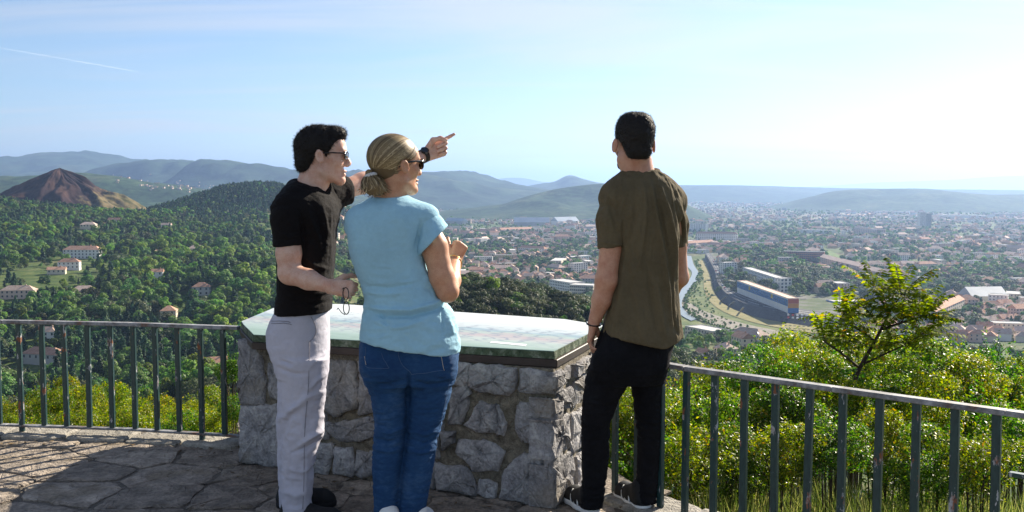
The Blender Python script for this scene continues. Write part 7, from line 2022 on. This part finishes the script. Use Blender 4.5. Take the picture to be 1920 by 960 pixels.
SUMACS = [shrub_meshes(60 + i, 5200, M_SUMAC, 0.024, 0.36) for i in range(3)]
SHRUB_NAMES = {}
def put_shrub(u, vtop, d, wide, lib, k, label, group, name='leafy_shrub', rng=random.Random(2)):
    top = P(u, vtop, d); w = M2(wide, d); s = w / 1.1
    r = empty(name, (top.x, top.y, top.z - s * 1.0), label, 'shrub', group); r.rotation_euler = (0, 0, rng.uniform(0, 6.28))
    r.scale = (s, s, s * rng.uniform(0.92, 1.1))
    fol, st = lib[k % len(lib)]; link('foliage', fol, r); link('stem', st, r); SHRUB_NAMES.setdefault(label, []).append((u, r))
def shrubs():
    rng = random.Random(14)
    # right-hand thicket: back row first
    rows = [(11.5, [(1330, 694), (1405, 658), (1475, 634), (1545, 614), (1620, 604), (1700, 614), (1775, 640), (1845, 648), (1915, 672), (1990, 690)], 165, 'back row'),
            (8.6, [(1285, 712), (1352, 695), (1430, 668), (1505, 650), (1580, 640), (1660, 640), (1740, 655), (1815, 668), (1890, 690), (1965, 706)], 170, 'middle row'),
            (6.7, [(1262, 760), (1330, 742), (1410, 724), (1490, 712), (1570, 702), (1655, 706), (1740, 716), (1825, 735), (1905, 752), (1990, 765)], 180, 'front row'),
            (5.6, [(1225, 800), (1300, 800), (1385, 790), (1470, 782), (1560, 780), (1650, 786), (1745, 795), (1840, 806)], 180, 'lowest row')]
    side = ['beside the man in olive', 'second from left', 'third from left', 'fourth from left', 'fifth from left', 'sixth from left', 'seventh from left', 'eighth from left', 'ninth from left', 'at the right edge']
    k = 0
    for d, pts, wide, nm in rows:
        for i, (u, v) in enumerate(pts):
            put_shrub(u + rng.uniform(-10, 10), v + rng.uniform(-10, 8), d + rng.uniform(-0.4, 0.4), wide * rng.uniform(0.85, 1.2), SUMACS if (i + k) % 4 == 0 else SHRUBS, k, 'green shrub behind the right railing, %s, %s' % (nm, side[i]), 'thicket behind the right railing'); k += 1
    # thicket seen between the legs of the man in olive
    for u, v, d in ((1165, 712, 6.6), (1195, 740, 6.0), (1230, 735, 6.4), (1150, 790, 5.9)):
        put_shrub(u, v, d, 150, SUMACS, k, 'yellow-green shrub %s the legs of the man in olive' % {1165: 'left between', 1195: 'right between', 1230: 'right of', 1150: 'lowest between'}[u], 'thicket behind the right railing'); k += 1
    # left: low yellow-green sumacs behind the left railing
    for i in range(17):
        u = -30 + i * 29 + rng.uniform(-8, 8); v = 728 + rng.uniform(-22, 34) + (12 if u > 300 else 0); d = rng.uniform(9.5, 12.5)
        put_shrub(u, v, d, rng.uniform(75, 120), SUMACS, k, 'yellow-green sumac bush %s' % rail_gap(u), 'sumac bushes behind the left railing', 'sumac_bush'); k += 1
    for i in range(12):
        u = -20 + i * 40 + rng.uniform(-8, 8); d = rng.uniform(7.6, 8.6)
        put_shrub(u, 772 + rng.uniform(-15, 20), d, rng.uniform(80, 130), SUMACS if i % 3 else SHRUBS, k, 'low leafy bush %s' % rail_gap(u), 'low bushes at the left railing', 'sumac_bush'); k += 1
    # between plinth end and rail, and behind the table's left end
    for u, v, d in ((432, 660, 9.5), (440, 740, 8.0)): put_shrub(u, v, d, 70, SHRUBS, k, 'dark %s shrub in the gap left of the stone table' % ('upper' if v < 700 else 'lower'), 'low bushes at the left railing'); k += 1
shrubs(); order_labels(SHRUB_NAMES)

M_SAPLING = m_shrub('feather_leaves', [(0, (0.050, 0.085, 0.008)), (0.5, (0.110, 0.150, 0.014)), (0.85, (0.20, 0.24, 0.02)), (0.97, (0.28, 0.27, 0.03)), (1, (0.34, 0.17, 0.03))], 0.65, 0.1)
def sapling():
    """young tree of heaven standing out of the thicket: bowed stem, branches, long feathered leaves with reddish tips"""
    rng = np.random.default_rng(21); d0 = 7.3
    base = P(1596, 760, d0); base.z = tz(base.x, base.y)
    root = empty('sapling', base, 'young feather-leaved sapling standing out above the right railing', 'tree')
    def Lc(u, v, d): return P(u, v, d) - root.location
    stem = [Vector((0, 0, -0.1)), Lc(1600, 720, d0), Lc(1612, 690, d0), Lc(1632, 655, d0), Lc(1652, 618, d0), Lc(1668, 585, d0), Lc(1690, 553, d0 + .05)]
    br = [[Lc(1616, 684, d0), Lc(1650, 668, d0 - .05), Lc(1690, 650, d0 - .1), Lc(1728, 628, d0 - .15)], [Lc(1640, 640, d0), Lc(1600, 610, d0 + .1), Lc(1575, 596, d0 + .15)], [Lc(1652, 618, d0), Lc(1690, 605, d0 - .1), Lc(1722, 596, d0 - .15)], [Lc(1668, 585, d0), Lc(1650, 560, d0 + .1), Lc(1640, 545, d0 + .1)], [Lc(1612, 690, d0), Lc(1575, 660, d0 - .1), Lc(1545, 640, d0 - .1)]]
    MB().tube(stem, [0.022, 0.018, 0.016, 0.013, 0.010, 0.007, 0.004], 7).build('trunk', M_TWIG, root, True)
    for b in br: MB().tube(b, [0.010, 0.008, 0.006, 0.003][:len(b)], 6).build('branch', M_TWIG, root, True)
    tips = [(stem[-1], 19), (br[0][-1], 18), (br[1][-1], 13), (br[2][-1], 16), (br[3][-1], 14), (br[4][-1], 12), (stem[-2], 12), (br[0][2], 13), (br[2][1], 10), (stem[-3], 10), (br[1][1], 8), (br[4][1], 8), (br[0][1], 7), (stem[-4], 7)]
    V, Q, MBt, b = [], [], MB(), 0
    for tip, n in tips:
        for k in range(n):
            a = rng.uniform(0, 6.28); el = rng.uniform(0.15, 1.2); L = rng.uniform(0.20, 0.36)
            dr = np.array([math.cos(a) * math.cos(el) + 0.25, math.sin(a) * math.cos(el), math.sin(el)]); dr /= np.linalg.norm(dr)
            m = 11; pts = [np.array(tip) + dr * L * t + np.array([0, 0, -0.10 * L * t * t * 2.2]) for t in np.linspace(0, 1, m)]
            MBt.tube([Vector(p) for p in pts[::2]], 0.0016, 3)
            for j in range(2, m):
                ax = pts[j] - pts[j-1]; ax /= np.linalg.norm(ax); s = np.cross(ax, [0, 0, 1.0]); s /= np.linalg.norm(s) + 1e-9
                for q in ((-1, 1) if j < m - 1 else (-1, 1, 0)):
                    ld = (s * q + ax * (0.45 if q else 1.2) + np.array([0, 0, -0.35 + rng.normal(0, 0.15)])); ld /= np.linalg.norm(ld); ll = rng.uniform(0.045, 0.068) * (1 - 0.35 * abs(j / m - 0.5)); w = np.cross(ld, np.cross(s, ax)); w /= np.linalg.norm(w) + 1e-9
                    p0 = pts[j]; V += [p0, p0 + ld * ll * 0.42 + w * ll * 0.20, p0 + ld * ll + np.array([0, 0, -0.008]), p0 + ld * ll * 0.42 - w * ll * 0.20]; Q.append((b, b+1, b+2, b+3)); b += 4
    link('foliage', np_mesh('foliage', np.array(V), np.array(Q), M_SAPLING), root); MBt.build('leaf_stalk', M_TWIG, root)
sapling()

def grass():
    rng = np.random.default_rng(5); n = 15000
    u = rng.uniform(1290, 2000, n); d = rng.uniform(3.7, 6.4, n); x = (u - 960) / F * d; y = d
    # only outside the rail line
    rx = [p.x for p in RIGHT_RAIL] + [2.6]; ry = [p.y for p in RIGHT_RAIL] + [2.7]
    out = y > np.interp(x, rx, ry) + 0.26; x, y = x[out], y[out]; n = len(x); z = terrain(x, y)
    h = rng.uniform(0.14, 0.46, n) * (1 - 0.3 * rng.random(n)); a = rng.uniform(0, 6.28, n); lean = rng.uniform(0.05, 0.5, n); w = rng.uniform(0.002, 0.0045, n)
    dx, dy = np.cos(a), np.sin(a)
    b = np.stack([x, y, z - 0.03], 1); s = np.stack([-dy * w, dx * w, 0 * w], 1)
    m = b + np.stack([dx * h * lean * 0.3, dy * h * lean * 0.3, h * 0.6], 1); t = b + np.stack([dx * h * lean, dy * h * lean, h], 1)
    V = np.stack([b - s, b + s, m + s * 0.8, m - s * 0.8, t], 1).reshape(-1, 3); i = np.arange(n) * 5
    Q = np.concatenate([np.stack([i, i+1, i+2, i+3], 1), np.stack([i+3, i+2, i+4, i+4], 1)])
    me = bpy.data.meshes.new('grass'); me.from_pydata(V.tolist(), [], [tuple(q) if q[2] != q[3] else tuple(q[:3]) for q in Q.tolist()])
    M_GRASS = m_leaf('grass_blades', [(0, (0.055, 0.075, 0.015)), (0.6, (0.14, 0.16, 0.035)), (1, (0.33, 0.28, 0.12))], 0.4); me.materials.append(M_GRASS)
    o = link('grass', me); tag(o, 'tall grass at the foot of the thicket behind the right railing', kind='stuff')
grass()
# ================================================================== air
def build_haze():
    mb = MB().box((-40000, -300, -180), (40000, 66000, 620))
    t = bpy.data.materials.new('haze_air'); t.use_nodes = True
    n, l = t.node_tree.nodes, t.node_tree.links; n.clear()
    out = n.new('ShaderNodeOutputMaterial'); v = n.new('ShaderNodeVolumePrincipled')
    v.inputs['Color'].default_value = (0.37, 0.56, 0.95, 1)
    v.inputs['Density'].default_value = HAZE_DENSITY
    v.inputs['Anisotropy'].default_value = 0.45
    l.new(v.outputs[0], out.inputs['Volume'])
    o = mb.build('haze', t); tag(o, 'pale blue haze in the air over the plain', kind='stuff')
HAZE_DENSITY = 7.6e-5
build_haze()

def contrail():
    """old aircraft trail high above the left hills"""
    a, b = P(-160, 62, 30000), P(262, 135, 24000); rng = random.Random(6); n = 60; pts = []
    for i in range(n): pts.append(a.lerp(b, i / (n - 1)) + Vector((0, 0, rng.uniform(-5, 5))))
    t = NT('contrail_ice'); d = t.node('ShaderNodeBsdfTranslucent'); d.inputs[0].default_value = (0.9, 0.9, 0.92, 1)
    tr = t.node('ShaderNodeBsdfTransparent'); mx = t.node('ShaderNodeMixShader'); k = t.rng(t.noise(t.world((1, 1, 1)), 0.0011, 4), 0.3, 0.7, 0.01, 0.06)
    t.put(mx.inputs[0], k); t.l.new(tr.outputs[0], mx.inputs[1]); t.l.new(d.outputs[0], mx.inputs[2]); m = t.done(mx.outputs[0])
    o = MB().tube(pts, [22 * (0.5 + 0.5 * math.sin(0.3 + 2.5 * i / n)) for i in range(n)], 8).build('contrail', m, None, True)
    tag(o, 'thin white aircraft trail in the upper left sky', kind='structure')
contrail()
